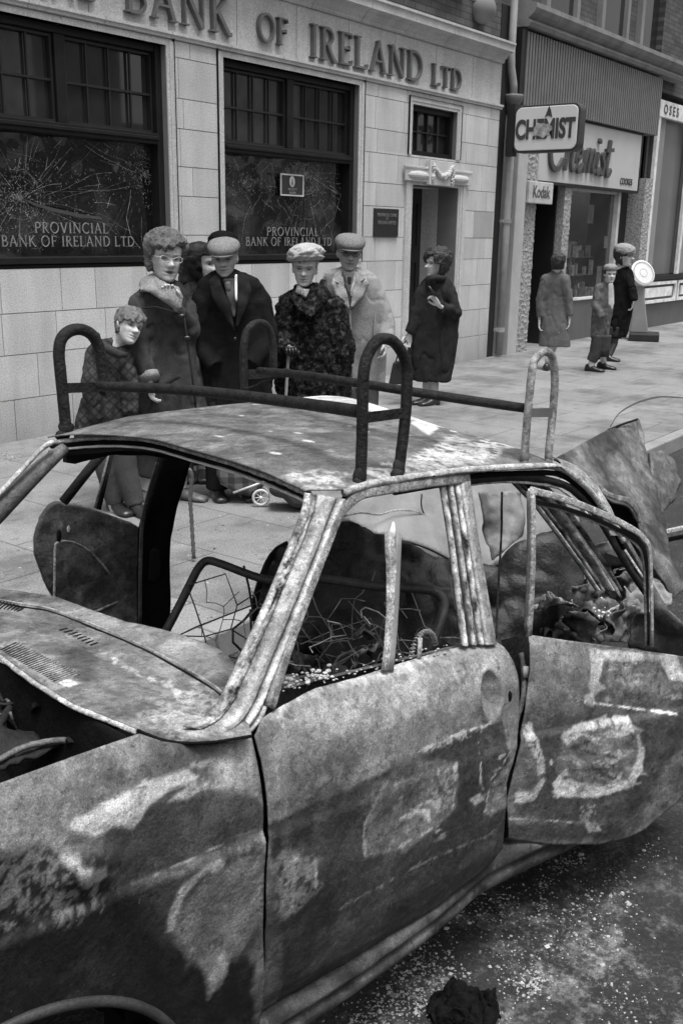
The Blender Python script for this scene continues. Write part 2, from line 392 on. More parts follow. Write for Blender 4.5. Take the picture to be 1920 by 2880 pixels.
bp(jb, 'wall_core', M_joint)
def hbar(mb, prof, x0, x1):
    """moulding: prof = list of (dy out, z) extruded along X"""
    n = len(prof); mb.add([(x0, WY - d, z) for d, z in prof] + [(x1, WY - d, z) for d, z in prof],
        [tuple(range(n)), tuple(range(2 * n - 1, n - 1, -1))] + [(i, (i + 1) % n, n + (i + 1) % n, n + i) for i in range(n)])
mo = MB(); x = -1.5
while x < XR:
    e = min(x + .74, XR + .03); hbar(mo, [(-.1, 3.302), (.0, 3.302), (.022, 3.306), (.022, 3.322), (.04, 3.335), (.04, 3.36), (-.1, 3.36)], x + .003, e - .003); x += .74
bp(mo, 'string_moulding', M_trim)
fr = MB(); x = -1.2
while x < XR: e = min(x + .87, XR); fr.box(x + .004, e - .004, WY + .004, WY + .2, 3.362, 3.865); x += .87
bp(fr, 'frieze', M_stone)
co = MB(); x = -1.5
while x < XR - .05:
    e = min(x + .84, XR + .0)
    hbar(co, [(-.2, 3.868), (.02, 3.868), (.035, 3.885), (.035, 3.905), (.07, 3.93), (.09, 3.965), (.15, 3.985), (.17, 3.99), (.17, 4.065), (.19, 4.075), (.19, 4.10), (.02, 4.145), (-.2, 4.15)], x + .004, e - .004); x += .84
bp(co, 'cornice', M_trim)
ub = MB(); ub.box(-1.5, 12.62, WY + .06, WY + .4, 4.152, 9.0); bp(ub, 'brick_wall', M_brick)
us = MB(); us.box(8.35, 9.75, WY - .02, WY + .058, 4.24, 4.33); us.box(9.9, 11.6, WY - .05, WY + .058, 4.50, 4.64); us.box(3.5, 8.2, WY - .04, WY + .058, 4.66, 4.80); us.box(11.85, 12.2, WY, WY + .058, 4.5, 4.9)
bp(us, 'upper_sill', M_trim, bevel=.01)
cr = MB(); cr.box(8.55, 9.35, WY - .05, WY + .058, 4.335, 4.40); cr.ball((8.95, WY, 4.47), (.32, .1, .09)); bp(cr, 'carved_bracket', M_joint, smooth=True)
ub2 = MB(); ub2.ball((12.0, WY - .02, 4.42), (.17, .16, .17)); ub2.box(11.93, 12.07, WY - .01, WY + .05, 4.5, 4.75); bp(ub2, 'alarm_dome', M_joint, smooth=True)
# architraves round windows and door
def arch(o, w=.13, d=.02, sill=False):
    mb = MB(); x0, x1, z0, z1 = o
    for k, (a, b, dd) in enumerate(((0, .035, .006), (.035, .085, .014), (.085, w, .026))):
        zt = z1 + b
        mb.box(x0 - b, x0 - a, WY - dd, WY + .004, z0, z1 + a); mb.box(x1 + a, x1 + b, WY - dd, WY + .004, z0, z1 + a)
        if zt < 3.30: mb.box(x0 - b, x1 + b, WY - dd, WY + .004, z1 + a, zt)
    return mb
bp(arch((DR[0], DR[1], 0, DR[3]), .16), 'door_surround', M_trim)
kk = MB()
for sx in (-1, 1):
    xc = 11.085 + sx * .47; kk.box(xc - .29, xc + .29, WY - .05, WY - .027, 2.30, 2.44)
    kk.box(xc - .31, xc + .31, WY - .06, WY - .027, 2.445, 2.475)
    for j in range(6): kk.ball((xc, WY - .03, 2.37), (.26, .06, .055), 12, 8) if j == 0 else None
kk.box(10.80, 11.37, WY - .085, WY - .02, 2.27, 2.56)
bp(kk, 'door_hood', M_trim, bevel=.006)
cv = MB(); random.seed(3)
for a in range(60):
    t = a / 59 * 2 - 1; zz = 2.37 + .13 * t * t + random.uniform(-.02, .02); cv.ball((11.085 + t * .22, WY - .095, zz), random.uniform(.016, .034), 8, 6)
for sx in (-1, 1):
    for a in range(16): cv.ball((11.085 + sx * (.22 + random.uniform(-.03, .03)), WY - .095, 2.31 + .22 * a / 16), random.uniform(.012, .028), 8, 6)
bp(cv, 'carved_swag', M_trim, smooth=True)
aw = MB()
for o in (W1, W2, FN):
    m_ = arch(o, .085); aw.add(m_.v, m_.f)
bp(aw, 'window_surround', M_trim)
# big windows
def bars(mb, x0, x1, z0, z1, w, y0, y1):
    mb.box(x0, x0 + w, y0, y1, z0, z1); mb.box(x1 - w, x1, y0, y1, z0, z1); mb.box(x0 + w, x1 - w, y0, y1, z0, z0 + w); mb.box(x0 + w, x1 - w, y0, y1, z1 - w, z1)
def crack_mesh(name, lines, parent, y, m=M_crack):
    mb = MB()
    for k, (pts, w) in enumerate(lines):
        n = len(pts)
        for i in range(n - 1):
            a = np.array(pts[i]); b = np.array(pts[i + 1]); d = _n(b - a + 1e-9); nn = np.array([-d[1], d[0]]) * w * (.5 + .5 * random.random()); yy = y - .0004 * (k % 11) - .00005 * i
            mb.add([(a[0] + nn[0], yy, a[1] + nn[1]), (a[0] - nn[0], yy, a[1] - nn[1]), (b[0] - nn[0] * .6, yy, b[1] - nn[1] * .6), (b[0] + nn[0] * .6, yy, b[1] + nn[1] * .6)], [(0, 1, 2, 3)])
    return bp(mb, name, m, parent, fix=False)
def P2(x, y): q = ony(x, y, WY + .16); return (q[0], q[2])
def window(o, ncol, sashes):
    x0, x1, z0, z1 = o; xm = (x0 + x1) / 2; zt = 2.47; w = MB()
    w.box(x0, x0 + .07, WY + .06, WY + .22, z0 + .09, z1); w.box(x1 - .07, x1, WY + .06, WY + .22, z0 + .09, z1); w.box(x0 + .07, x1 - .07, WY + .07, WY + .22, z1 - .06, z1)
    w.box(x0 + .07, x1 - .07, WY + .05, WY + .22, zt - .045, zt + .045); w.box(x0 + .07, x1 - .07, WY + .03, WY + .07, zt - .012, zt + .02); w.box(xm - .05, xm + .05, WY + .08, WY + .22, zt + .046, z1 - .06)
    w.box(x0, x1, WY + .02, WY + .26, z0, z0 + .03); w.box(x0, x1, WY - .01, WY + .20, z0 + .035, z0 + .088)
    f = sub_of(bp(w, 'window', M_frame, bevel=.006), (0, 0, 0)); f['_w'] = BO
    li = MB()
    for s, e in ((x0 + .075, xm - .055), (xm + .055, x1 - .075)):
        bars(li, s, e, zt + .05, z1 - .065, .022, WY + .11, WY + .15)
        for k in range(1, ncol): xx = s + (e - s) * k / ncol; li.box(xx - .007, xx + .007, WY + .118, WY + .14, zt + .072, z1 - .087)
        zz = (zt + z1) / 2 - .02; li.box(s + .022, e - .022, WY + .116, WY + .142, zz - .009, zz + .009)
    bp(li, 'glazing_bar', M_lead, f)
    g = MB(); g.box(x0 + .02, x1 - .02, WY + .155, WY + .162, zt, z1 - .02); bp(g, 'upper_pane', M_glass, f)
    g = MB()
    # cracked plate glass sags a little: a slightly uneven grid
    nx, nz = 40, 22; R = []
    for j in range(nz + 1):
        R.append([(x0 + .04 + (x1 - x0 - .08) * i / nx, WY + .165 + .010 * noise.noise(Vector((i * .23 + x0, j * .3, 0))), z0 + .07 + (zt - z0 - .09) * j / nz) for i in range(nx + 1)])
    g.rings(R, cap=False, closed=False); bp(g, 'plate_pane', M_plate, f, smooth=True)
    bk = MB(); bk.box(x0, x1, WY + .30, WY + .34, z0, z1); bp(bk, 'blind', mat('blind_dark', .03, .9), f)
    return f
for o in (W1, W2):
    f = window(o, 4 if o is W2 else 4, 0)
    lt = MB()
    if o is W1:
        a = P2(78, 533); b = P2(246, 533); roman(lt, 'PROVINCIAL', a[0], b[0], a[1] - .005, .085, WY + .142, WY + .146); bp(lt, 'window_lettering', M_gold, f); lt = MB()
        a = P2(2, 566); b = P2(306, 570); roman(lt, 'BANK OF IRELAND LTD', a[0], b[0], a[1], .085, WY + .142, WY + .146)
    else:
        a = P2(610, 541); b = P2(728, 541); roman(lt, 'PROVINCIAL', a[0], b[0], a[1], .085, WY + .142, WY + .146); bp(lt, 'window_lettering', M_gold, f); lt = MB()
        a = P2(562, 562); b = P2(758, 566); roman(lt, 'BANK OF IRELAND LTD', a[0], b[0], a[1] - .01, .085, WY + .142, WY + .146)
    bp(lt, 'window_lettering', M_gold, f)
    random.seed(11 if o is W1 else 5); L = []
    if o is W1: c = P2(45, 455); nr = 75; cc = [(c, 1.0), (P2(330, 400), .6)]
    else: c = P2(700, 400); nr = 50; cc = [(c, 1.0), (P2(560, 420), .4)]
    def inside(q): return o[0] + .09 < q[0] < o[1] - .08 and 1.49 < q[1] < 2.42
    for (c, s_) in cc:
        for k in range(int(nr * s_)):
            a = random.uniform(0, 2 * pi); r = random.uniform(.03, .75) ** 1.0; p = np.array(c) + r * np.array([cos(a), sin(a)]); pts = [tuple(p)]; a2 = a
            for q in range(random.randint(2, 9)):
                a2 += random.uniform(-.16, .16); p = p + random.uniform(.04, .12) * np.array([cos(a2), sin(a2)]); 
                if not inside(p): break
                pts.append(tuple(p))
            if len(pts) > 1 and inside(pts[0]): L.append((pts, random.choice([.0007, .0009, .0013, .002]) * (1.0)))
        for k in range(int(26 * s_)):
            r = random.uniform(.08, .8); a = random.uniform(0, 2 * pi); pts = []
            for q in range(random.randint(3, 9)):
                a += .09 / r * random.uniform(.5, 1.1); rr = r * (1 + random.uniform(-.06, .06)); p = (c[0] + rr * cos(a), c[1] + rr * sin(a))
                if inside(p): pts.append(p)
            if len(pts) > 1: L.append((pts, random.choice([.0007, .001, .0016])))
        for k in range(int(1100 * s_)):
            r = abs(random.gauss(0, .38)); a = random.uniform(0, 2 * pi); p = np.array([c[0] + r * cos(a), c[1] + .7 * r * sin(a)]); q = p + np.array([random.uniform(-.02, .02), random.uniform(-.02, .02)])
            if inside(p) and inside(q): L.append(([tuple(p), tuple(q)], random.choice([.0007, .001, .0015, .0025])))
    pl = [([(298, 436), (296, 462), (288, 500), (295, 530), (300, 547), (320, 570)], .003), ([(265, 590), (300, 597), (335, 590), (395, 575), (430, 550), (434, 520)], .002)] if o is W1 else \
         [([(780, 450), (765, 500), (735, 530), (725, 560), (705, 600)], .002), ([(560, 440), (575, 470), (560, 500), (552, 560)], .0015)]
    for pp, w_ in pl:
        q = [P2(*p) for p in pp]; q = [z for z in q if inside(z)]
        if len(q) > 1: L.append((q, w_))
    if o is W1:
        for pp in ([(150, 370), (128, 400)], [(252, 452), (244, 478)], [(108, 362), (103, 392)], [(45, 362), (36, 400)]): L.append(([P2(*p) for p in pp], .003))
        hole = MB(); q = [P2(*p) for p in [(50, 452), (90, 456), (140, 458), (220, 472), (222, 492), (180, 486), (120, 474), (80, 464)]]
        hole.prism(q, WY + .150, WY + .151); bp(hole, 'glass_gap', mat('void_black', .003, 1, 0, 1, 0, 1, 0), f)
        hs = MB(); q = [P2(*p) for p in [(50, 456), (80, 467), (120, 478), (180, 491), (228, 498), (232, 504), (180, 500), (120, 486), (75, 472)]]
        hs.prism(q, WY + .140, WY + .144); bp(hs, 'glass_edge', mat('glass_edge', .07, .3), f)
    crack_mesh('glass_cracks', L, f, WY + .148)
    if o is W2:
        st = MB(); a = P2(638, 398); b = P2(691, 452); st.box(a[0], b[0], WY + .128, WY + .132, b[1], a[1]); s_ = bp(st, 'notice_sticker', mat('sticker_dark', .03, .5), f); s_['_w'] = BO
        bd = MB(); bars(bd, a[0], b[0], b[1], a[1], .014, WY + .120, WY + .127); cx_ = (a[0] + b[0]) / 2; cz_ = b[1] + (a[1] - b[1]) * .66
        bd.prism([(cx_ + .042 * cos(t * pi / 8), cz_ + .055 * sin(t * pi / 8)) for t in range(16)], WY + .122, WY + .127)
        bd2 = bp(bd, 'sticker_border', mat('sticker_white', .55, .5), s_)
        bd = MB(); bd.prism([(cx_ - .02, cz_ - .03), (cx_ + .02, cz_ - .03), (cx_, cz_ + .035)], WY + .118, WY + .1205); bp(bd, 'sticker_emblem', mat('sticker_grey', .2, .5), s_)
        sans('sticker_text', 'SECURITY\nALARM', .034, face_front(cx_ - BO[0], .119, b[1] + .05), M_gold, s_, .0006, .0006)
# fanlight
f = MB(); x0, x1, z0, z1 = FN; bars(f, x0, x1, z0, z1, .06, WY + .06, WY + .2); f = bp(f, 'fanlight_window', M_frame); f['_w'] = BO
g = MB(); g.box(x0 + .05, x1 - .05, WY + .14, WY + .15, z0 + .05, z1 - .05); bp(g, 'pane', M_glass, f)
g = MB()
for k in range(1, 4): xx = x0 + .06 + (x1 - x0 - .12) * k / 4; g.box(xx - .008, xx + .008, WY + .11, WY + .135, z0 + .06, z1 - .06)
for k in (.5,): zz = z0 + (z1 - z0) * k; g.box(x0 + .06, x1 - .06, WY + .108, WY + .132, zz - .008, zz + .008)
bp(g, 'glazing_bar', M_lead, f)
# door recess
d = MB(); x0, x1, z0, z1 = DR
d.box(x0, x1, WY + .55, WY + .6, 0.02, z1); d_ = bp(d, 'door', M_door); d_['_w'] = BO
d = MB()
for (a, b, c, e) in ((.08, .46, .15, .75), (.60, .98, .15, .75), (.08, .46, .9, 1.35), (.60, .98, .9, 1.35), (.08, .46, 1.5, 2.1), (.60, .98, 1.5, 2.1)):
    bars(d, x0 + a, x0 + b, c, e, .03, WY + .53, WY + .549)
d.box(x0 + .52, x0 + .55, WY + .52, WY + .549, .02, z1)
bp(d, 'door_panel', M_door, d_, bevel=.005)
d = MB(); d.box(x0 - .2, x0, WY + .301, WY + .6, 0, z1); d.box(x1, x1 + .2, WY + .301, WY + .6, 0, z1); d.box(x0 - .2, x1 + .2, WY + .301, WY + .6, z1, z1 + .1); bp(d, 'door_reveal', M_stone)
d = MB(); d.box(x0 - .02, x1 + .02, WY - .04, WY + .54, 0.0, .02); bp(d, 'door_step', M_trim)
pl = MB(); pl.box(12.05, 12.56, WY - .003, WY, 1.652, 1.989); bp(pl, 'patched_block', mat('grey_block', .36, .85, .1, 3, .15, 220))
# raised name
for a in (('PROVINCIAL', 3.70, 5.80, 3.45, .31), ('BANK', 6.12, 7.38, 3.435, .31), ('OF', 7.76, 8.19, 3.455, .245), ('IRELAND', 8.56, 10.63, 3.41, .315), ('LTD', 10.86, 11.52, 3.41, .24)):
    nm = MB(); roman(nm, *a, WY - .045, WY + .006); bp(nm, 'raised_lettering', M_let)
# plaque
a = ony(857, 480, WY); b = ony(910, 546, WY); pq = MB(); pq.box(a[0], b[0], WY - .025, WY - .002, b[2] + .012, a[2] + .01)
pq = tag(pq.build('wall_plaque', mat('plaque_dark', .02, .4, .3, 8, .2, 200, .1), bevel=.004), 'dark bronze name plaque on the pale bank wall left of the doorway', 'plaque')
cx_ = (a[0] + b[0]) / 2; cz_ = (a[2] + b[2]) / 2 + .01; M_pl = mat('plaque_letters', .16, .5)
for t, dz, s in (('PROVINCIAL BANK', .085, .055), ('OF', .045, .045), ('IRELAND LIMITED', .0, .055), ('SAVINGS BANK', -.06, .045), ('REGISTERED OFFICE', -.125, .036)):
    if t[0] in 'SR': continue
    sans('plaque_lettering', t, s, face_front(cx_, WY - .028, cz_ + dz), M_pl, pq, .0008, .001, .84)
# ---- drainpipes at the party line
M_pipe = mat('pipe_paint', .33, .6, .15, 6, .15, 200, .1)
M_pipeD = mat('pipe_dark', .05, .7, .3, 6, .3, 200, .1)
pp = empty('drainpipe', (12.98, WY, 0), 'pale grey drainpipe running down beside the stone bank corner', 'pipe')
q = MB(); q.tube([(-.06, -.02, .02), (-.06, -.02, 3.35)], .055, 14); q.tube([(-.06, -.02, 3.5), (-.08, -.02, 3.65), (-.17, -.02, 3.85), (-.19, -.02, 4.0), (-.20, -.02, 7.0)], .05, 14); q.build('pipe', M_pipe, pp, True)
q = MB(); q.rings([[(-.06 + r * cos(t * pi / 8), -.02 + r * sin(t * pi / 8), z) for t in range(16)] for r, z in ((.06, 3.28), (.075, 3.33), (.085, 3.40), (.12, 3.44), (.13, 3.5), (.13, 3.52))]); q.build('hopper_head', mat('hopper', .16, .7), pp, True)
for z in (.35, 1.85, 2.9): q = MB(); q.tube([(-.06, -.02, z), (-.06, -.02, z + .06)], .068, 14); q.box(-.15, .03, -.01, .04, z + .01, z + .05); q.build('pipe_collar', M_pipe, pp)
gp = MB(); gp.box(12.605, 12.86, WY + .05, WY + .4, -.05, 4.6); gp = tag(gp.build('party_gap', mat('gap_black', .01, .9)), 'narrow black recess between the bank and the chemist', 'wall')  # plain black box filling the gap

# ---- chemist shop ------------------------------------------------
SY = 7.20
shop = empty('chemist_shop', (13.2, SY, 0), 'chemist shop front with ribbed fascia, pebbled pillars and display window', 'building')
def sp(mb, name, m, parent=None, **k):
    o = mb.build(name, m, None, **k)
    for v in o.data.vertices: v.co -= Vector((13.2, SY, 0))
    o.parent = parent or shop; return o
M_peb = mat('pebble_dash', .30, .85, .5, 28, .4, 90, 1.0, 30)
M_cream = mat('cream_panel', .5, .5, .05, 2, .12, 220, .03)
M_corr = mat('corrugated', .17, .6, .15, 4, .2, 200, .05)
M_blk = mat('shop_black', .012, .5, .3, 4, .2, 200, 0)
pil = MB(); pil.box(13.10, 13.38, SY - .28, SY + .1, -.03, 3.3); sp(pil, 'pilaster', mat('pilaster_paint', .45, .7, .1, 4, .15, 200), bevel=.01)
def pebble(x0, x1, y0, z0, z1, name='pebble_pillar'):
    nx, nz = max(4, int((x1 - x0) / .02)), int((z1 - z0) / .02); V = []
    mb = MB(); R = []
    for j in range(nz + 1):
        z = z0 + (z1 - z0) * j / nz; row = [(x0, y0 + .3, z)]
        for i in range(nx + 1):
            x = x0 + (x1 - x0) * i / nx; row.append((x, y0 - .016 * max(0, noise.noise(Vector((x * 17, z * 24, 3))) + .15), z))
        row.append((x1, y0 + .3, z)); R.append(row)
    mb.rings(R, cap=False, closed=False); return sp(mb, name, M_peb)
pebble(13.42, 13.86, SY - .2, -.03, 3.2); pebble(14.98, 15.22, SY - .12, -.03, 2.55); pebble(18.05, 18.40, SY - .2, -.03, 2.7)
# corrugated fascia box
cf = MB(); R = []; nseg = 52 * 8; xa, xb, yf = 13.22, 18.33, SY - .20
for j, z in enumerate((3.42, 4.36)):
    R.append([(xa + (xb - xa) * i / nseg, yf + .04 * sin(2 * pi * i / 8), z) for i in range(nseg + 1)])
for i in range(60):
    xx = xa + (xb - xa) * i / 60; cf.box(xx, xx + .050, yf - .045, yf + .02, 3.425, 4.355)
cf.box(xa + .01, xb - .01, yf + .03, SY + .04, 3.43, 4.36); 
sp(cf, 'ribbed_fascia', [M_corr])
cf = MB(); cf.box(xa + .005, xb - .005, yf + .022, yf + .029, 3.428, 4.352); sp(cf, 'rib_shadow_backing', M_blk)  # black board standing in for the shadow between the ribs
cf = MB(); cf.box(xa - .13, xa - .002, yf - .03, SY, 3.3, 4.38); sp(cf, 'fascia_return', M_blk)
sg = MB(); sg.box(13.88, 17.80, SY - .16, SY - .05, 2.47, 3.41); sgo = tag(sg.build('shop_sign', M_cream, bevel=.006), 'long cream sign board with dark script lettering under the ribbed fascia', 'sign')
fr_ = MB(); bars(fr_, 13.84, 17.84, 2.43, 3.425, .035, SY - .17, SY - .04); fr_.build('sign_frame', M_blk, sgo)
# flowing script word
def script_word(mb, x0, z0, s, y0, y1):
    def cur(pts, w=.13):
        P = [np.array(p, float) for p in pts]; out = []
        P = [2 * P[0] - P[1]] + P + [2 * P[-1] - P[-2]]
        for i in range(1, len(P) - 2):
            for k in range(6):
                t = k / 6; a, b, c, d = P[i - 1:i + 3]; out.append(tuple(.5 * ((2 * b) + (-a + c) * t + (2 * a - 5 * b + 4 * c - d) * t * t + (-a + 3 * b - 3 * c + d) * t ** 3)))
        out.append(tuple(P[-2])); cur.k += 1; stroke(mb, out, w, x0, z0, s, 1, y0 - .0006 * cur.k, y1)
    cur.k = 0
    cur([(1.05, 1.25), (.75, 1.45), (.3, 1.2), (.05, .6), (.2, .1), (.6, .0), (1.0, .3)], .17)
    cur([(1.15, .0), (1.35, .8), (1.5, 1.45)], .15); cur([(1.2, .3), (1.45, .72), (1.65, .65), (1.6, .2), (1.75, .02), (1.95, .2)])
    cur([(2.0, .32), (2.3, .5), (2.28, .72), (2.08, .65), (2.0, .25), (2.2, .0), (2.5, .25)])
    cur([(2.55, .0), (2.7, .7)]); cur([(2.62, .3), (2.85, .72), (2.98, .6), (2.92, .0)]); cur([(2.98, .3), (3.2, .72), (3.35, .6), (3.28, .1), (3.5, .1)])
    cur([(3.65, .7), (3.58, .15), (3.75, .02), (3.9, .2)]); cur([(3.72, 1.02), (3.76, 1.12)], .18)
    cur([(4.2, .7), (4.02, .62), (4.18, .3), (4.1, .02), (3.9, .08)]); cur([(4.62, 1.15), (4.42, .2), (4.6, .0), (4.8, .2)], .15); cur([(4.3, .8), (4.9, .86)])
sw = MB(); script_word(sw, 14.22, 2.66, .47, SY - .21, SY - .165); sw.build('script_lettering', mat('script_dark', .07, .5), sgo)
sans('name_lettering', 'COOKES', .15, face_front(17.25, SY - .168, 2.60), mat('sign_ink', .05, .5), sgo, .0005, .004, .9)
# doorway
dw = MB(); dw.box(13.87, 14.97, SY + .9, SY + .95, 0, 2.42); dw.box(13.86, 13.90, SY - .1, SY + .9, 0, 2.42); dw.box(14.94, 14.975, SY - .0, SY + .9, 0, 2.42); dw.box(13.88, 14.97, SY, SY + .9, 2.4, 2.44); sp(dw, 'doorway', M_blk)
dd = MB(); bars(dd, 13.95, 14.85, .05, 2.1, .08, SY + .55, SY + .6); dd.box(13.95, 14.85, SY + .57, SY + .58, .1, 2.05); dd = sp(dd, 'shop_door', mat('shop_door', .03, .2))
hh = MB(); hh.tube([(14.2, SY + .5, .85), (14.2, SY + .5, 1.45)], .018, 8); sp(hh, 'door_handle', mat('handle_metal', .6, .3), dd)
for a_ in ((13.99, 14.13, 1.5, 1.62), (14.0, 14.1, 1.7, 1.78), (14.3, 14.5, 1.2, 1.34)): nt = MB(); nt.box(a_[0], a_[1], SY + .53, SY + .54, a_[2], a_[3]); sp(nt, 'door_notice', mat('paper', .6, .8), dd)
for a_ in ((15.34, 15.5, .74, 1.0), (16.2, 16.42, 1.9, 2.2), (16.75, 16.95, .9, 1.2), (16.95, 17.1, 1.5, 1.7)): nt = MB(); nt.box(a_[0], a_[1], SY + .012, SY + .016, a_[2], a_[3]); sp(nt, 'window_poster', mat('paper', .6, .8))
# display window
wn = MB(); wn.box(15.28, 17.2, SY - .02, SY + .04, .0, .66); sp(wn, 'stall_riser', mat('riser_tile', .10, .35, .15, 3, .2, 200))
wn = MB(); wn.box(15.22, 15.30, SY - .06, SY + .06, 0, 2.43); wn.box(17.2, 17.30, SY - .08, SY + .06, 0, 2.43); wn.box(15.3, 17.2, SY - .06, SY + .06, 2.39, 2.43); sp(wn, 'window_frame', mat('alu_frame', .5, .4))
wn = MB(); wn.box(15.3, 17.2, SY - .05, SY + .06, .66, .70); sp(wn, 'window_sill', mat('white_paint', .75, .5))
wn = MB(); wn.box(15.3, 17.2, SY + .0, SY + .006, .70, 2.39); sp(wn, 'display_pane', mat('shop_glass', .03, .04, .2, 3, 0, 10, 0, spec=.9, alpha=.42)); MATS['shop_glass'].node_tree.nodes['Principled BSDF'].inputs['IOR'].default_value = 1.9
wn = MB(); wn.box(15.25, 17.25, SY + .9, SY + .95, .5, 2.45); wn.box(15.25, 17.25, SY + .06, SY + .9, .5, .66); sp(wn, 'display_back', mat('display_back', .5, .8, .4, 3, .3, 30))
ds = MB(); random.seed(8)
for k in range(110):
    x = random.uniform(15.35, 17.0); y = SY + random.uniform(.12, .75); z = random.choice([.67, .67, 1.05, 1.35]); h = random.uniform(.05, .28); w_ = random.uniform(.02, .07); ds.box(x, x + w_ * 1.6, y, y + w_, z, z + h)
for z in (1.03, 1.33): ds.box(15.3, 17.2, SY + .3, SY + .8, z, z + .015)
sp(ds, 'window_goods', mat('goods', .7, .6, .5, 12, .3, 60, 0, island=.5), bevel=.004)
wn = MB(); wn.box(17.32, 18.04, SY + .1, SY + .5, 0, 2.6); sp(wn, 'dark_return', M_blk)
# masonry above the shop, cornice
cm = MB()
n_ = 9
x = 13.12
while x < 19.2:
    e = min(x + .75, 19.3); cm.add(*(lambda m: (m.v, m.f))(MB())) if False else None
    p = [(-.3, 4.40), (.30, 4.40), (.33, 4.45), (.28, 4.50), (.36, 4.56), (.40, 4.62), (.40, 4.68), (.2, 4.74), (-.3, 4.76)]
    nn = len(p); cm.add([(x + .004, SY - d, z) for d, z in p] + [(e - .004, SY - d, z) for d, z in p], [tuple(range(nn)), tuple(range(2 * nn - 1, nn - 1, -1))] + [(i, (i + 1) % nn, nn + (i + 1) % nn, nn + i) for i in range(nn)]); x += .75
sp(cm, 'cornice', mat('weathered_trim', .22, .85, .25, 3, .25, 150, .3))
up = MB(); up.box(13.0, 19.4, SY + .05, SY + .4, 4.3, 9); sp(up, 'upper_wall', M_brick)
uw = MB()
for xx in (14.1, 16.0, 17.6): uw.box(xx, xx + .12, SY - .05, SY + .049, 4.77, 8); uw.box(xx + 1.0, xx + 1.1, SY - .05, SY + .049, 4.77, 8)
sp(uw, 'window_jamb', mat('dull_trim', .2, .85, .2, 3, .2, 150))
uw = MB()
for xx in (14.22, 16.12, 17.72): uw.box(xx, xx + .88, SY + .02, SY + .048, 4.85, 8)
sp(uw, 'upper_window', M_glass)

# ---- next shop ----------------------------------------------------
nx = empty('next_shop', (18.5, SY, 0), 'shop front beyond the chemist with tall grey windows and white panelled base', 'building')
def np_(mb, name, m, **k):
    o = mb.build(name, m, None, **k)
    for v in o.data.vertices: v.co -= Vector((18.5, SY, 0))
    o.parent = nx; return o
M_g1 = mat('shop_grey', .25, .6, .12, 3, .15, 200); M_wh = mat('white_paint', .75, .5)
a = MB(); a.box(18.42, 30, SY + .12, SY + .4, 0, 4.4); np_(a, 'backing_wall', M_blk)
for xx in (18.62, 20.35, 22.3, 24.5, 27):
    a = MB(); a.box(xx, xx + .42, SY - .10, SY + .1, 1.0, 3.85); np_(a, 'mullion', M_g1, bevel=.01)
    a = MB(); a.box(xx - .11, xx, SY - .16, SY - .1, 1.0, 3.8); np_(a, 'white_bead', M_wh)
a = MB(); a.box(18.5, 30, SY + .0, SY + .01, 1.0, 3.8); np_(a, 'pane', mat('blank_glass', .16, .25, .1, 2, .1, 200, 0))
a = MB(); a.box(18.5, 30, SY - .14, SY + .1, .90, .99); np_(a, 'sill', M_blk)
a = MB(); a.box(18.5, 30, SY - .09, SY + .1, .45, .89); np_(a, 'panel_backing', mat('panel_brown', .07, .6))
a = MB()
for xx in (18.55, 20.5, 22.5, 24.5, 26.5): bars(a, xx, xx + 1.85, .47, .87, .06, SY - .13, SY - .091); a.box(xx + .2, xx + 1.65, SY - .12, SY - .091, .58, .76)
np_(a, 'white_panel', M_wh)
a = MB(); a.box(18.45, 30, SY - .06, SY + .1, -.03, .44); np_(a, 'plinth', mat('plinth_tile', .09, .4, .15, 3, .2, 100))
a = MB(); a.box(18.5, 30, SY - .09, SY + .1, 4.2, 9); np_(a, 'upper_wall', M_brick)
ns = MB(); ns.box(18.36, 29, SY - .18, SY - .101, 3.77, 4.05); ns = tag(ns.build('name_board', M_wh, bevel=.006), 'white name board with dark capitals at the far right shop', 'sign')
sans('board_lettering', 'O S E S', .22, face_front(19.02, SY - .183, 3.90), mat('sign_ink', .05, .5), ns, .003, .004, 1.12)
sans('board_lettering', 'R', .24, face_front(18.72, SY - .425, 3.95), mat('sign_ink', .05, .5), ns, .001, .004, .45) if False else None

# ---- projecting signs --------------------------------------------
SX = 12.70
tl, tr, bl, br_ = onx(1180, 240, SX), onx(1330, 238, SX), onx(1178, 352, SX), onx(1330, 347, SX)
ya, yb = (tl[1] + bl[1]) / 2, (tr[1] + br_[1]) / 2; za, zb = (bl[2] + br_[2]) / 2, (tl[2] + tr[2]) / 2
cs = empty('projecting_sign', (SX, (ya + yb) / 2, (za + zb) / 2), 'rounded white projecting sign reading CHEMIST with a scorched middle', 'sign')
hw, hh_ = (ya - yb) / 2, (zb - za) / 2
def rrect(w, h, r, n=6): return [(sx * (w - r) + r * cos(a), sz * (h - r) + r * sin(a)) for sx, sz, a0 in ((1, 1, 0), (-1, 1, 90), (-1, -1, 180), (1, -1, 270)) for a in [radians(a0 + 90 * i / n) for i in range(n + 1)]]
def slab(mb, poly, xa, xb):
    n = len(poly); mb.add([(xa, y, z) for y, z in poly] + [(xb, y, z) for y, z in poly], [tuple(range(n)), tuple(range(2 * n - 1, n - 1, -1))] + [(i, n + i, n + (i + 1) % n, (i + 1) % n) for i in range(n)])
a = MB(); slab(a, rrect(hw, hh_, .10), 0, .17); a.build('sign_case', mat('case_dark', .04, .5), cs, bevel=.01)
a = MB(); slab(a, rrect(hw - .028, hh_ - .028, .085), -.015, .0); a.build('sign_face', mat('sign_white', .66, .4, .04, 3, .1, 200, 0), cs, bevel=.015)
a = MB(); slab(a, rrect(hw - .015, hh_ - .015, .09), .171, .19); a.build('sign_face', mat('sign_white', .66, .4), cs)
ink = mat('sign_ink', .05, .5)
sans('sign_lettering', 'CHEMIST', .33, face_side(-.0195, .01, -.02), ink, cs, .013, .003, .64)
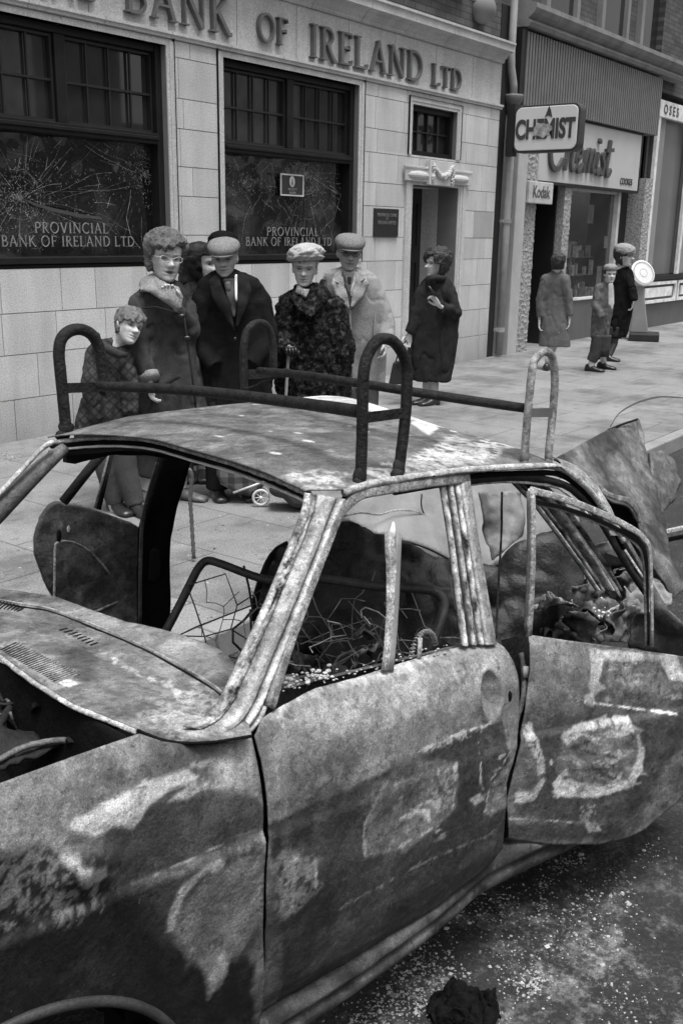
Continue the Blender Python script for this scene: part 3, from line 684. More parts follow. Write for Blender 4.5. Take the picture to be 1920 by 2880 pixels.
a = MB(); a.prism([(0, 0), (.04, .02), (.09, 0), (.07, .07), (.045, .12), (.03, .08)], 0, .003)
o = a.build('scorch_hole', ink, cs)
for v in o.data.vertices: v.co = Vector((-.0165 - v.co.y, -v.co.x * 1.2 + .02, v.co.z * 1.2 + .13))
a = MB(); random.seed(4)
pp_ = [(.22 * cos(t * pi / 9) * random.uniform(.6, 1) , .12 * sin(t * pi / 9) * random.uniform(.6, 1)) for t in range(18)]
slab(a, [(y * .75 + .05, z - .02) for y, z in pp_], -.0250, -.0235); a.build('melted_patch', mat('melted', .33, .6, .5, 14, .3, 100, .4), cs)
a = MB(); a.box(.02, .14, hw + .01, hw + .12, -.33, .33); a.build('sign_bracket', M_blk, cs)
kd = MB(); kx = SY - .25; a_, b_ = ony(1208, 415, kx), ony(1258, 465, kx)
kd.box(a_[0], b_[0] + .02, kx - .06, kx, b_[2] - .03, a_[2]); kd = tag(kd.build('film_sign', mat('sign_cream', .5, .4), bevel=.01), 'small cream film sign above the chemist doorway', 'sign')
sans('sign_lettering', 'Kodak', .23, face_front((a_[0] + b_[0]) / 2, kx - .063, (a_[2] + b_[2]) / 2 - .01), mat('kodak_ink', .10, .5), kd, .004, .002, .9)

# ---- buildings across the street, seen only as reflections; heights and gaps shaped for the panes
ob = MB()
for x, w_, h in ((-22, 7, 7.5), (-14.8, 6, 6.2), (3, 7, 6.5), (10.2, 3.6, 5), (14, 3.2, 3.3), (17.3, 2.9, 7.5), (20.4, 4.2, 4.6), (24.8, 3.0, 3.0), (28, 9, 7.5), (46, 5, 4.5), (51, 7, 7), (62, 20, 5)): ob.box(x, x + w_, -16, -9, -.2, h)
ob = tag(ob.build('opposite_terrace', mat('terrace_render', .34, .9, .5, 1, .2, 20)), 'dark brick terrace across the street, unseen behind the camera, shaped for the window reflections', 'building')
# ================================================================== THE BURNT-OUT CAR
# car frame: u towards the tail, v towards the kerb, w up; it stands nose-up on its burnt wheels
_cy, _cp, _cr = radians(8.6), radians(7.0), radians(2.0)
CU = _n([cos(_cy) * cos(_cp), -sin(_cy) * cos(_cp), -sin(_cp)]); _v = _n(np.cross([0, 0, 1], CU)); _w = np.cross(CU, _v)
CV = _v * cos(_cr) - _w * sin(_cr); CW = np.cross(CU, CV); CM = np.stack([CU, CV, CW]); CO = np.array([1.14, 1.04, .29])
def toc(P): return CM @ (np.asarray(P, float) - CO)
def tow(c): return CO + CM.T @ np.asarray(c, float)
car = empty('burnt_car', (0, 0, 0), 'burnt-out four-door car wreck with ash-streaked panels and no glass, standing at the kerb', 'car')
mm = Matrix(CM.T.tolist()).to_4x4(); mm.translation = Vector(CO.tolist()); car.matrix_world = mm
_co = toc(CAM)
def cray(x, y): return CM @ ray(x, y)
def pv(x, y, v): d = cray(x, y); return _co + d * ((v - _co[1]) / d[1])
def pw(x, y, w): d = cray(x, y); return _co + d * ((w - _co[2]) / d[2])
def pu(x, y, u): d = cray(x, y); return _co + d * ((u - _co[0]) / d[0])
def onpl(x, y, P, n): d = cray(x, y); n = np.array(n, float); return _co + d * (np.dot(np.array(P) - _co, n) / np.dot(d, n))
PW_ = np.array([-.30, -.12, -.05, 0, .08, .20, .352, .368, .42, .50, .545, .575, .590, .64, .95, 1.1])
PV_ = np.array([.16, .10, .055, .03, .014, .004, .000, .0045, .008, .022, .040, .062, .095, .085, .19, .25])
PVr = np.array([.16, .10, .055, .03, .014, .004, .000, .0045, .008, .022, .040, .052, .066, .085, .19, .25])
def prof(w): return np.interp(w, PW_, PV_)
def profr(w): return np.interp(w, PW_, PVr)
def side(x, y, off=0):
    d = cray(x, y); t = 1.5
    for i in range(50): t = ((profr((_co + t * d)[2]) + off) - _co[1]) / d[1]
    return _co + d * t
def suw(pts, off=0): return [tuple(side(*p, off)[[0, 2]]) for p in pts]

# burnt sheet metal: the baked 'tone' holds bare metal, rust, char, ash and painted shading
def metalx(N, L, tc, mp, M_, R_, noise_, col):
    s = R_(noise_(38, 8, .75), .40, .60, .80, 1.18); s2 = R_(noise_(140, 4, .8), .36, .64, .80, 1.2)
    pit = R_(noise_(75, 3, .6), .62, .68, 1, .55); ash = R_(noise_(95, 5, .75), .68, .73, 0, .2)
    fl = R_(noise_(10, 10, .72), .505, .535, .80, 1.14); f2 = M_('MULTIPLY', R_(noise_(26, 8, .7), .56, .585, 1, .74), R_(noise_(430, 2, .8), .36, .64, .66, 1.34))
    return M_('ADD', M_('MULTIPLY', M_('MULTIPLY', M_('MULTIPLY', M_('MULTIPLY', M_('MULTIPLY', col, s), s2), pit), fl), f2), ash)
def metaly(N, L, tc, mp, M_, R_, noise_, col): return M_('ADD', col, R_(noise_(16, 8, .78), .58, .74, 0, .10))
M_car = mat('burnt_metal', .2, .58, .25, 9, .1, 400, .35, 70, tone=True, extra=metalx, spec=.22)
M_edge = mat('scaled_metal', .30, .6, .5, 30, .3, 200, .8, 90, extra=metalx)
M_pale = mat('ashy_metal', .46, .65, .4, 28, .3, 200, .8, 80, extra=metalx)
M_dark = mat('charred_metal', .022, .7, .5, 14, .3, 200, .8, 60, spec=.2)
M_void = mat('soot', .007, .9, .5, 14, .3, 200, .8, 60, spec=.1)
M_mid = mat('sooty_metal', .11, .6, .45, 12, .25, 200, .5, 60, extra=metalx)
M_sheet = mat('bare_sheet', .22, .55, .3, 6, .15, 250, .15, 40)
M_rackm = mat('rack_tube', .016, .6, .6, 30, .4, 200, .8, 90, spec=.22)
M_rackp = mat('rack_tube_pale', .33, .6, .5, 35, .3, 200, .7, 90, dark=.5, dscale=30)

class WearShade:
    """marks with a shape of their own and painted-in shading, laid down in panel coordinates"""
    def __init__(s, base, var=.35, f=9.0, seed=0): s.base = base; s.var = var; s.f = f; s.seed = seed; s.L = []
    def blob(s, poly, tone, soft=.006, rag=.018, rf=30, mix=1.0, holes=0.0): s.L.append(('b', poly, tone, soft, rag, rf, mix, holes)); return s
    def line(s, pts, tone, wd=.004, rag=.004, mix=1.0): s.L.append(('l', pts, tone, wd, rag, mix)); return s
    def __call__(s, P):
        Q = np.column_stack([P * s.f, np.full(len(P), s.seed * 3.1)])
        n1 = fbm(Q, 5, .6); n2 = fbm(Q * 2.7 + 40, 4, .6)
        t = s.base * (1 + s.var * (sst(n1, .35, .65) * 2 - 1)) * (1 + .5 * s.var * (n2 - .5) * 3)
        for k, e in enumerate(s.L):
            W_ = np.column_stack([P * (e[5] if e[0] == 'b' else 60), np.full(len(P), 5.7 * k + s.seed)])
            if e[0] == 'b':
                d = pdist(P, e[1]) + e[4] * (fbm(W_, 4, .6) - .5) * 2; m = 1 - sst(d, -e[3], e[3])
                if e[7]: m = m * sst(fbm(W_ * 2.2 + 9, 4, .65), e[7] - .06, e[7] + .06)
                t = t * (1 - m * e[6]) + (e[2] * (.8 + .4 * n2)) * m * e[6]
            else:
                d = ldist(P, e[1]) + e[4] * (fbm(W_, 3) - .5) * 2; m = (1 - sst(d, e[3] * .35, e[3] * .9)) * (.15 + .85 * sst(fbm(W_ * .7 + 3, 3), .38, .52))
                t = t * (1 - m * e[5]) + e[2] * m * e[5]
        return np.maximum(t, .006)
def panel(name, poly, surf, wear, res=.004, holes=(), thick=.004, dent=None, normal=(0, -1, 0), parent=None, m=None):
    V, F, P = gridpanel(poly, surf, res, holes)
    if dent is not None: V = V + np.asarray(normal) * dent(P)[:, None]
    o = mkobj(name, V, F, m or M_car, parent or car, True, attr=wear(P) if wear else None)
    sm = o.modifiers.new('s', 'SOLIDIFY'); sm.thickness = thick; sm.offset = 0
    return o
def gauss(P, c, rx, ry, a=0):
    x = P[:, 0] - c[0]; y = P[:, 1] - c[1]; ca, sa = cos(a), sin(a); X = x * ca + y * sa; Y = -x * sa + y * ca; return np.exp(-(X / rx) ** 2 - (Y / ry) ** 2)
def wob(P, a, f, seed=0): return a * (fbm(np.column_stack([P * f, np.full(len(P), 3.3 + seed)]), 4) - .5) * 2
def tubec(name, pts, r, m, parent=None, n=10, flat=1.0, rag=0.0, up=(0, 0, 1), sub=6, sq=1.0):
    """smooth tube through points, with a crusted surface when rag > 0"""
    P = [np.array(p, float) for p in pts]; r = list(r) if hasattr(r, '__len__') else [r] * len(P)
    if sub > 1:
        E = [2 * P[0] - P[1]] + P + [2 * P[-1] - P[-2]]; out = []; ro = []
        for i in range(1, len(E) - 2):
            for k in range(sub):
                t = k / sub; a, b, c, d = E[i - 1:i + 3]
                out.append(.5 * ((2 * b) + (-a + c) * t + (2 * a - 5 * b + 4 * c - d) * t * t + (-a + 3 * b - 3 * c + d) * t ** 3)); ro.append(r[i - 1] * (1 - t) + r[i] * t)
        P = out + [P[-1]]; r = ro + [r[-1]]
    q = MB(); q.tube(P, r, n, True, flat, up, sq)
    if rag:
        q.v = [tuple(Vector(v) + rag * .35 * noise.noise_vector(Vector(v) * 60) + rag * .45 * noise.noise_vector(Vector(v) * 170)) for v in q.v]
    return q.build(name, m, parent or car, True)
def sheet(name, pts, m, thick=.006, res=.02, rag=.0, crump=0.0, cf=6, parent=None, wear=None, bend=None):
    """flat-ish torn sheet through 3-D outline points: fitted plane, gridded, then crumpled"""
    A = np.array(pts, float); c = A.mean(0); _, _, Vt = np.linalg.svd(A - c); e1, e2, nn = Vt
    loc = (A - c) @ np.stack([e1, e2]).T; h = (A - c) @ nn
    def surf(P):
        d = np.hypot(P[:, None, 0] - loc[None, :, 0], P[:, None, 1] - loc[None, :, 1]) + .01; w_ = 1 / d ** 3; hh = (w_ * h).sum(1) / w_.sum(1)
        X = c + P[:, :1] * e1 + P[:, 1:] * e2 + hh[:, None] * nn
        if crump:
            k = fbm(X * cf + 3, 3) - .5; k2 = np.abs(fbm(X * cf * 1.7 + 13, 3) - .5); X = X + nn * (crump * 2 * (k + 1.6 * k2))[:, None]
        if bend is not None: X = X + nn * bend(P)[:, None]
        return X
    V, F, P = gridpanel(loc, surf, res)
    o = mkobj(name, V, F, m, parent or car, True, attr=(wear(P) if wear else np.full(len(V), .2)))
    s = o.modifiers.new('s', 'SOLIDIFY'); s.thickness = thick; s.offset = 0
    return o

# ---------------------------------------------------------------- front door (near side)
def surf_side(P): return np.column_stack([P[:, 0], prof(P[:, 1]), P[:, 1]])
gl = [(578, 1692), (590, 1740), (601, 1800), (608, 1892), (606, 2000), (602, 2150), (598, 2270)]
gapL = suw(gl)
bot = [(.05, -.055), (.30, -.035), (.55, .0), (.74, .055)]
rear = suw([(1153, 1945), (1160, 1800), (1185, 1700), (1190, 1610), (1185, 1545), (1170, 1500), (1147, 1470)])
bl_ = [(1100, 1482), (1020, 1508), (905, 1543), (800, 1572), (740, 1588), (660, 1622), (605, 1652)]
belt = [(p[0], min(p[1], .588)) for p in suw(bl_)]
def dented(P):
    rr_ = np.hypot((P[:, 0] - C_h[0]) / .040, (P[:, 1] - C_h[1]) / .052); d = .030 * np.clip(1 - rr_ ** 2, 0, 1) ** .7 - .003 * np.exp(-((rr_ - 1.12) / .12) ** 2)
    d = d + .016 * gauss(P, C_dia, .10, .07) + .006 * wob(P, 1, 5, 2) + .0025 * wob(P, 1, 22, 4)
    return -d
C_h = side(1127, 1597)[[0, 2]]; C_dia = side(950, 1860)[[0, 2]]
dm = [(gapL[i][0] + .006, gapL[i][1]) for i in range(len(gapL))]
doorpoly = dm + bot + rear + belt
wd = WearShade(.16, .38, 7, 1)
wd.blob(suw([(620, 1650), (900, 1555), (1150, 1480), (1180, 1560), (900, 1680), (620, 1760)]), .33, .03, .05, 12, .7)  # belt painted bright, as if lit from the sky above
wd.blob(suw([(608, 1893), (1150, 1652), (1175, 1980), (600, 2420)]), .036, .006, .006, 12, .86)  # door below the crease painted dark, as in shade
wd.blob(suw([(620, 1640), (900, 1545), (1150, 1460), (1160, 1520), (900, 1610), (620, 1700)]), .34, .03, .04, 20, .6)  # more top light painted along the belt
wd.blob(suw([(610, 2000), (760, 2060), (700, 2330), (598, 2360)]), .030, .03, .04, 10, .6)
wd.blob(suw([(855, 1800), (930, 1745), (1050, 1750), (1048, 1850), (1000, 1900), (930, 1960), (840, 1965), (838, 1880)]), .15, .006, .010, 25, .85)
wd.line(suw([(838, 1965), (835, 1895), (862, 1830), (920, 1760), (960, 1745)]), .30, .005, .012, .8)
wd.line(suw([(1045, 1760), (1048, 1800), (1035, 1860), (1000, 1900), (965, 1920), (920, 1945), (845, 1962)]), .42, .005, .012, .85)
wd.line(suw([(915, 1895), (960, 1865), (1000, 1838)]), .5, .0035, .006, .9)
wd.blob(suw([(960, 1868), (992, 1862), (990, 1890), (975, 1880)]), .45, .004, .004, 40, .8)
wd.blob(suw([(1000, 1770), (1045, 1760), (1040, 1850), (1010, 1870), (985, 1830)]), .42, .004, .02, 50, .6, .5)
wd.line(suw([(960, 1726), (1040, 1690), (1140, 1655)]), .62, .004, .005, .9)
wd.blob(suw([(985, 1715), (1100, 1665), (1105, 1680), (990, 1725)]), .5, .003, .012, 60, .7, .5)
wd.line(suw([(1097, 1705), (1100, 1790), (1118, 1850)]), .6, .003, .004, .9)
wd.line(suw([(1112, 1860), (1125, 1790), (1165, 1730)]), .6, .005, .010, .85)
wd.blob(suw([(1110, 1860), (1130, 1800), (1170, 1740), (1168, 1850), (1120, 1870)]), .22, .006, .012, 40, .8)
wd.blob(suw([(1075, 1835), (1100, 1820), (1110, 1835), (1090, 1848)]), .5, .004, .005, 40, .9)
wd.blob(suw([(625, 1985), (670, 1950), (725, 1975), (728, 2035), (690, 2090), (640, 2110)]), .24, .012, .03, 30, .7, .42)
wd.line(suw([(722, 1975), (724, 2035)]), .42, .006, .005, .7)
wd.line(suw([(780, 2085), (960, 1985), (1140, 1905)]), .26, .005, .012, .6)
wd.line(suw([(606, 1660), (700, 1600), (900, 1550), (1100, 1484)]), .55, .010, .014, .75)
for (x, y, r) in ((700, 1700, 30), (860, 1640, 26), (1010, 1600, 34), (760, 1790, 40), (1060, 1640, 22)):
    wd.blob(suw([(x + r * cos(a), y + r * .7 * sin(a)) for a in (0, 1, 2, 3, 4, 5)]), .20, .012, .03, 30, .6, .45)
_r3 = random.Random(6)
for _k in range(40):
    if _k < 22: _x, _y = _r3.uniform(860, 1040), _r3.uniform(1765, 1940)
    elif _k < 34: _x, _y = _r3.uniform(1100, 1165), _r3.uniform(1730, 1870)
    else: _x, _y = _r3.uniform(630, 720), _r3.uniform(1970, 2090)
    _l = _r3.uniform(5, 22); _h = _r3.uniform(2, 8); _a = -.5
    wd.blob(suw([(_x - _l, _y - _a * _l), (_x, _y - _h), (_x + _l, _y + _a * _l), (_x, _y + _h)]), _r3.choice([.42, .30, .05, .24, .05]), .003, .008, 50, .8, .4)
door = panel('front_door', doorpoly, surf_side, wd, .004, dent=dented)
# inner door frame around the quarter light and window: outline tubes with a channel section
def strip(name, pix, w_, m, off=0.0, parent=None, rag=.0015, flat=.45, sub=6, vs=None):
    P = []
    for k, p in enumerate(pix):
        if vs is not None: P.append(pv(*p, vs[k] if hasattr(vs, '__len__') else vs))
        else: P.append(side(*p, off))
    return tubec(name, P, w_, m, parent, 16, flat, rag, (0, 1, 0), sub, .4)
strip('window_frame', [(618, 1625), (655, 1500), (700, 1375), (748, 1250), (775, 1185), (796, 1158), (830, 1135), (900, 1122), (990, 1108), (1072, 1098)], .011, M_edge, .004, door, .0015, .8)
def _resample(pix, n):
    P = np.array(pix, float); d = np.r_[0, np.cumsum(np.hypot(*np.diff(P, axis=0).T))]; t = np.linspace(0, d[-1], n)
    E = np.column_stack([np.interp(t, d, P[:, 0]), np.interp(t, d, P[:, 1])])
    for _ in range(int(n / 12)): E[1:-1] = .5 * E[1:-1] + .25 * (E[:-2] + E[2:])
    return E
def ruled(name, A, B, prof_, tone_, nl=160, nw=44, off=0.0, rag=.0007, seed=0, parent=None, thick=.003, dsc=.7):
    """pressed-steel strip between two edges: prof_ = (s, depth inwards), tone_ = (s, metal tone, patchiness)"""
    a = _resample(A, nl); b = _resample(B, nl); S = np.linspace(0, 1, nw); V = []; T = []
    pa = np.array(prof_); ta = np.array(tone_)
    a3 = [side(*q) for q in a]; b3 = [side(*q) for q in b]
    for i in range(nl):
        for s_ in S:
            p = a3[i] * (1 - s_) + b3[i] * s_; w3 = np.array([p[0] * 1.0, p[2], s_ * .1]); k = noise.noise(Vector((p[0] * 110, p[2] * 110, seed + s_ * 8))); k2 = noise.noise(Vector((p[0] * 260, p[2] * 260, seed + s_ * 16)))
            ptch = np.interp(s_, ta[:, 0], ta[:, 2]); V.append(p + np.array([0, dsc * np.interp(s_, pa[:, 0], pa[:, 1]) + off, 0]) - np.array([0, 1, 0]) * dsc * rag * ptch * (k + .8 * k2) * 1.6)
            k = .35 * k + .8 * noise.noise(Vector((s_ * 14, i / nl * 16, seed))); big = .9 * noise.noise(Vector((s_ * 5, i / nl * 9, seed + 9))); t = np.interp(s_, ta[:, 0], ta[:, 1]); t = t * (1 + ptch * (1.3 * k + 1.1 * big + .6 * k2)); T.append(max(.012, t))
    F = [(i * nw + j, i * nw + j + 1, (i + 1) * nw + j + 1, (i + 1) * nw + j) for i in range(nl - 1) for j in range(nw - 1)]
    o = mkobj(name, V, F, M_car, parent or car, True, attr=T); sm = o.modifiers.new('s', 'SOLIDIFY'); sm.thickness = thick; sm.offset = 0
    return o
ruled('centre_post', [(1018, 1120), (1037, 1240), (1052, 1360), (1068, 1486)], [(1080, 1096), (1097, 1220), (1118, 1340), (1142, 1480)],
      [(0, .03), (.05, .012), (.12, .010), (.16, .022), (.26, .024), (.30, .012), (.36, .010), (.44, .020), (.50, .022), (.54, .008), (.60, .006), (.63, .02), (.66, .0), (.8, -.004), (.95, -.002), (1, .02)],
      [(0, .05, .3), (.06, .45, .9), (.14, .40, 1.0), (.17, .04, .5), (.27, .04, .8), (.31, .30, 1.2), (.38, .34, 1.3), (.44, .05, 1), (.50, .06, 1.2), (.54, .5, 1.0), (.60, .45, 1.0), (.63, .02, .3), (.67, .55, .4), (.72, .34, .25), (.95, .22, .35), (1, .08, .3)], nl=150, seed=3, dsc=.45)
strip('quarter_light_post', [(912, 1225), (908, 1330), (902, 1440), (893, 1540)], .009, M_sheet, .012, door, .0015, .8, 3)
strip('quarter_light_post', [(894, 1222), (898, 1300), (897, 1345), (893, 1440), (884, 1540)], [.010, .011, .009, .007, .007], M_pale, .004, door, .003, .8, 3)
strip('quarter_light_post', [(903, 1200), (899, 1232)], [.002, .008], mat('white_ash', .8, .8, .2, 20, .2), .004, door, .003, .8, 2)
# sill crumbs and inner lip of the belt
cr_ = MB(); random.seed(21)
for k in range(90):
    t = random.random(); x = 640 + 480 * t; y = 1612 - 128 * t + random.uniform(-4, 4); p = side(x, y); s_ = random.uniform(.001, .003); cr_.ball((p[0], .098 + random.uniform(-.02, .03), .588 + s_ * .3), (s_ * 1.6, s_, s_ * .7), 6, 4)
for (x, y, n_) in ((690, 1600, 40), (765, 1574, 34), (735, 1587, 12)):
    for k in range(n_): p = side(x + random.gauss(0, 16), y); s_ = random.uniform(.0015, .0055); cr_.ball((p[0], .10 + random.uniform(-.01, .02), .590 + random.random() ** 2 * .020), (s_ * 1.3, s_, s_ * .7), 8, 6)
tag(cr_.build('ash_crumbs', M_pale, door, True), kind='stuff')
b_ = MB(); p0 = side(612, 1648); p1 = side(1140, 1472)
b_.add([(p0[0], .10, .586), (p1[0], .10, .586), (p1[0], .135, .575), (p0[0], .135, .575), (p0[0], .14, .45), (p1[0], .14, .45)], [(0, 1, 2, 3), (3, 2, 5, 4)]); b_.build('belt_lip', M_mid, door)
# keyhole and handle pit rim
q = side(1168, 1600); k_ = MB(); k_.ball((q[0], q[1] - .001, q[2]), (.007, .006, .014), 12, 8); k_.build('lock_hole', M_void, door, True)
# ---------------------------------------------------------------- front wing
fw = np.array([-.30, -.12, -.05, 0, .08, .20, .352, .368, .42, .50, .56, .60, .615]); fv = np.array([.06, .03, .02, .012, .006, .0, -.004, .006, .008, .022, .045, .075, .10])
def surf_wing(P):
    u_ = P[:, 0]; w_ = P[:, 1]; k = np.clip((-.02 - u_) / .5, 0, 1.6)
    V = np.interp(w_, fw, fv) - .035 * k * sst(w_, .3, .6) - .01 * k
    return np.column_stack([u_, V, w_])
def wing(x, y):
    d = cray(x, y); t = 1.5
    for i in range(60):
        p = _co + d * t; v = surf_wing(np.array([[p[0], p[2]]]))[0, 1]; t = t * .4 + .6 * ((v - _co[1]) / d[1])
    p = _co + d * t; return (p[0], min(p[2], .66))
def wuw(pts): return [wing(*p) for p in pts]
ac = (-.50, -.155); ar = .375
archhole = [(ac[0] + ar * cos(a), ac[1] + ar * sin(a)) for a in np.linspace(-.6, pi + .6, 60)]
topedge = [(a, b - .002) for a, b in wuw([(577, 1692), (545, 1699), (500, 1705), (430, 1709), (370, 1700), (316, 1681), (160, 1735), (0, 1795), (-120, 1838)])] + [(-1.3, .55)]
wingpoly = [(gapL[i][0] - .004, gapL[i][1]) for i in range(len(gapL) - 1, 0, -1)] + topedge + [(-1.3, -.2), (.02, -.2)]
ww = WearShade(.17, .42, 6, 2)
ww.blob(wuw([(-60, 1985), (150, 1960), (330, 1995), (300, 2060), (560, 2180), (598, 2380), (-60, 2380)]), .008, .010, .05, 10, .95)  # char of the lower wing, with its shade painted in
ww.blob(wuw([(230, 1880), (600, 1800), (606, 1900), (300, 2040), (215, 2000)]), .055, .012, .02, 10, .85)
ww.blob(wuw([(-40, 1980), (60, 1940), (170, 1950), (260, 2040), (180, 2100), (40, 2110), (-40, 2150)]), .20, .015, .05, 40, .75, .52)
ww.blob(wuw([(300, 2045), (600, 1900), (605, 2150), (560, 2190), (420, 2170), (330, 2110)]), .045, .02, .02, 12, .85)  # wing side under the crease darkened to stand for shade
ww.blob(wuw([(160, 1890), (250, 1840), (330, 1795), (430, 1770), (470, 1785), (390, 1810), (340, 1850), (310, 1905), (260, 1900), (215, 1915), (165, 1910)]), .66, .004, .007, 25, .92)
ww.blob(wuw([(385, 1840), (420, 1812), (445, 1795), (458, 1812), (430, 1835)]), .6, .004, .006, 30, .9)
ww.blob(wuw([(430, 1810), (520, 1775), (560, 1790), (480, 1820)]), .42, .006, .014, 40, .7, .42)
ww.blob(wuw([(140, 1965), (170, 1960), (205, 2000), (235, 1985), (245, 2010), (190, 2030), (150, 1990)]), .52, .006, .01, 30, .9)
ww.line(wuw([(305, 2035), (400, 1990), (500, 1943), (600, 1896)]), .40, .0022, .002, .8)
ww.line(wuw([(230, 1850), (400, 1775), (560, 1720)]), .42, .005, .006, .6)
ww.blob(wuw([(515, 1975), (470, 1990), (420, 2030), (390, 2090), (385, 2140), (398, 2140), (420, 2060), (460, 2015), (512, 1992)]), .36, .004, .004, 30, .8)
ww.blob(wuw([(395, 2130), (470, 2000), (600, 1960), (600, 2100), (540, 2200), (430, 2220)]), .19, .01, .02, 12, .7)
ww.blob(wuw([(455, 2200), (500, 2180), (525, 2210), (510, 2260), (480, 2290), (470, 2240)]), .27, .008, .012, 30, .8)
ww.blob(wuw([(560, 1960), (600, 1930), (603, 2060), (570, 2070)]), .26, .01, .03, 50, .6, .48)
ww.blob(wuw([(560, 1700), (590, 1760), (605, 1850), (540, 1810), (480, 1740)]), .40, .012, .02, 30, .6)
def dentw(P): return -(.006 * wob(P, 1, 4, 6) + .002 * wob(P, 1, 24, 7) - .014 * gauss(P, wing(200, 1990), .05, .03) + .008 * gauss(P, wing(300, 1960), .06, .06))
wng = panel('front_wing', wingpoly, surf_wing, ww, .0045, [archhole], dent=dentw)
al = [(ac[0] + (ar + .0) * cos(a), 0, ac[1] + (ar + .0) * sin(a)) for a in np.linspace(-.2, pi - .5, 40)]
al = [(p[0], float(surf_wing(np.array([[p[0], p[2]]]))[0, 1]) - .004, p[2]) for p in al]
tubec('arch_lip', al, .009, mat('arch_metal', .035, .5, .4, 12, .3, 200, .4), wng, 10, 1, .001, (0, 1, 0), 1)
# wheel well and burnt wheel
q = MB(); R = []
for a in np.linspace(-.4, pi + .4, 30): R.append([(ac[0] + (ar - .01) * cos(a), v, ac[1] + (ar - .01) * sin(a)) for v in (.03, .30)])
q.rings(R, cap=False, closed=False); q.build('wheel_well', M_void, car, True)
wh = MB(); R = []
for r, v in ((.05, .12), (.15, .13), (.16, .09), (.17, .08), (.27, .07), (.285, .09), (.285, .2), (.27, .23), (.15, .23), (.05, .21)):
    R.append([(ac[0] + r * cos(a), v, -.22 + r * sin(a)) for a in np.linspace(0, 2 * pi, 40, endpoint=False)])
wh.rings(R); wl = wh.build('wheel', M_void, car, True)
# ---------------------------------------------------------------- sill beam
R = []
for u_ in np.linspace(-.05, 1.75, 60):
    base_w = np.interp(u_, [.0, .08, .3, .55, .74, .82, 1.8], [-.075, -.07, -.055, -.02, .03, .03, .0])
    R.append([(u_, v, base_w + w_ + .0015 * noise.noise(Vector((u_ * 30, w_ * 40, 1)))) for v, w_ in ((.20, .02), (.05, .016), (.034, .008), (.026, -.004), (.028, -.014), (.038, -.020), (.038, -.028), (.030, -.036), (.030, -.052), (.045, -.072), (.075, -.085), (.2, -.09))])
q = MB(); q.rings(R, cap=True); V = np.array(q.v); sl = mkobj('sill', q.v, q.f, M_car, car, True, attr=WearShade(.07, .6, 14, 3)(V[:, [0, 2]]))
# ---------------------------------------------------------------- rear door, hanging open
th = radians(14); HP = np.array([.835, .045, .3]); DRU = np.array([cos(th), -sin(th), 0]); DRN = np.array([sin(th), cos(th), 0])
RDw = np.array([-.3, 0, .1, .33, .345, .40, .5, .56, .60, .615]); RDv = np.array([.05, .02, .006, .0, .008, .008, .018, .036, .06, .08])
def surf_rd(P):
    o_ = np.interp(P[:, 1], RDw, RDv); return HP * [1, 1, 0] + P[:, :1] * DRU + np.column_stack([np.zeros(len(P)), np.zeros(len(P)), P[:, 1]]) + o_[:, None] * DRN
def rd(x, y):
    off = 0.0
    for i in range(12): p = onpl(x, y, HP + DRN * off, DRN); off = float(np.interp(p[2], RDw, RDv))
    q = p - HP; return (q[0] * DRU[0] + q[1] * DRU[1], p[2])
def rds(pts): return [rd(*p) for p in pts]
rpoly = rds([(1212, 1458), (1300, 1471), (1400, 1484), (1500, 1498), (1570, 1508), (1680, 1520), (1720, 1650), (1690, 1740), (1600, 1800), (1530, 1860), (1480, 1905), (1440, 1925), (1380, 1940), (1250, 1938), (1165, 1925), (1160, 1840), (1190, 1720), (1205, 1620), (1216, 1540), (1214, 1490)])
wr = WearShade(.14, .4, 7, 4)
wr.blob(rds([(1210, 1460), (1360, 1480), (1360, 1600), (1210, 1600)]), .22, .02, .02, 10, .6)
wr.blob(rds([(1352, 1490), (1450, 1496), (1550, 1505), (1570, 1560), (1535, 1560), (1515, 1520), (1450, 1518), (1385, 1520), (1372, 1560), (1366, 1590), (1352, 1570)]), .60, .004, .008, 30, .85)
wr.blob(rds([(1390, 1520), (1515, 1525), (1540, 1600), (1400, 1590)]), .26, .01, .03, 30, .7, .4)
wr.blob(rds([(1348, 1570), (1372, 1560), (1390, 1580), (1360, 1600)]), .5, .004, .008, 30, .9)
wr.line(rds([(1203, 1607), (1290, 1610), (1350, 1613)]), .10, .003, .002, .8)
wr.line(rds([(1340, 1612), (1440, 1625), (1555, 1642)]), .85, .005, .003, .95)
wr.blob(rds([(1340, 1600), (1360, 1590), (1362, 1625), (1345, 1620)]), .6, .004, .006, 50, .8)
wr.blob(rds([(1200, 1640), (1560, 1660), (1570, 1700), (1450, 1880), (1170, 1880), (1180, 1740)]), .060, .02, .03, 12, .8)  # lower rear door darkened in colour, as turned from the sky
# the great peeled oval
wr.blob(rds([(1290, 1690), (1350, 1655), (1420, 1650), (1470, 1680), (1478, 1740), (1450, 1800), (1360, 1820), (1280, 1815), (1275, 1760)]), .20, .006, .01, 25, .8)
wr.blob(rds([(1285, 1690), (1330, 1660), (1390, 1645), (1440, 1645), (1452, 1680), (1400, 1670), (1340, 1680), (1300, 1710)]), .55, .004, .010, 30, .9, .38)
wr.blob(rds([(1462, 1690), (1478, 1720), (1475, 1770), (1450, 1805), (1440, 1790), (1462, 1740)]), .58, .004, .008, 35, .9)
wr.blob(rds([(1268, 1800), (1295, 1770), (1320, 1795), (1380, 1805), (1440, 1790), (1455, 1805), (1400, 1825), (1330, 1832), (1280, 1832)]), .62, .004, .008, 40, .9)
wr.blob(rds([(1265, 1800), (1300, 1765), (1318, 1800), (1310, 1825), (1270, 1830)]), .55, .004, .01, 60, .8, .46)
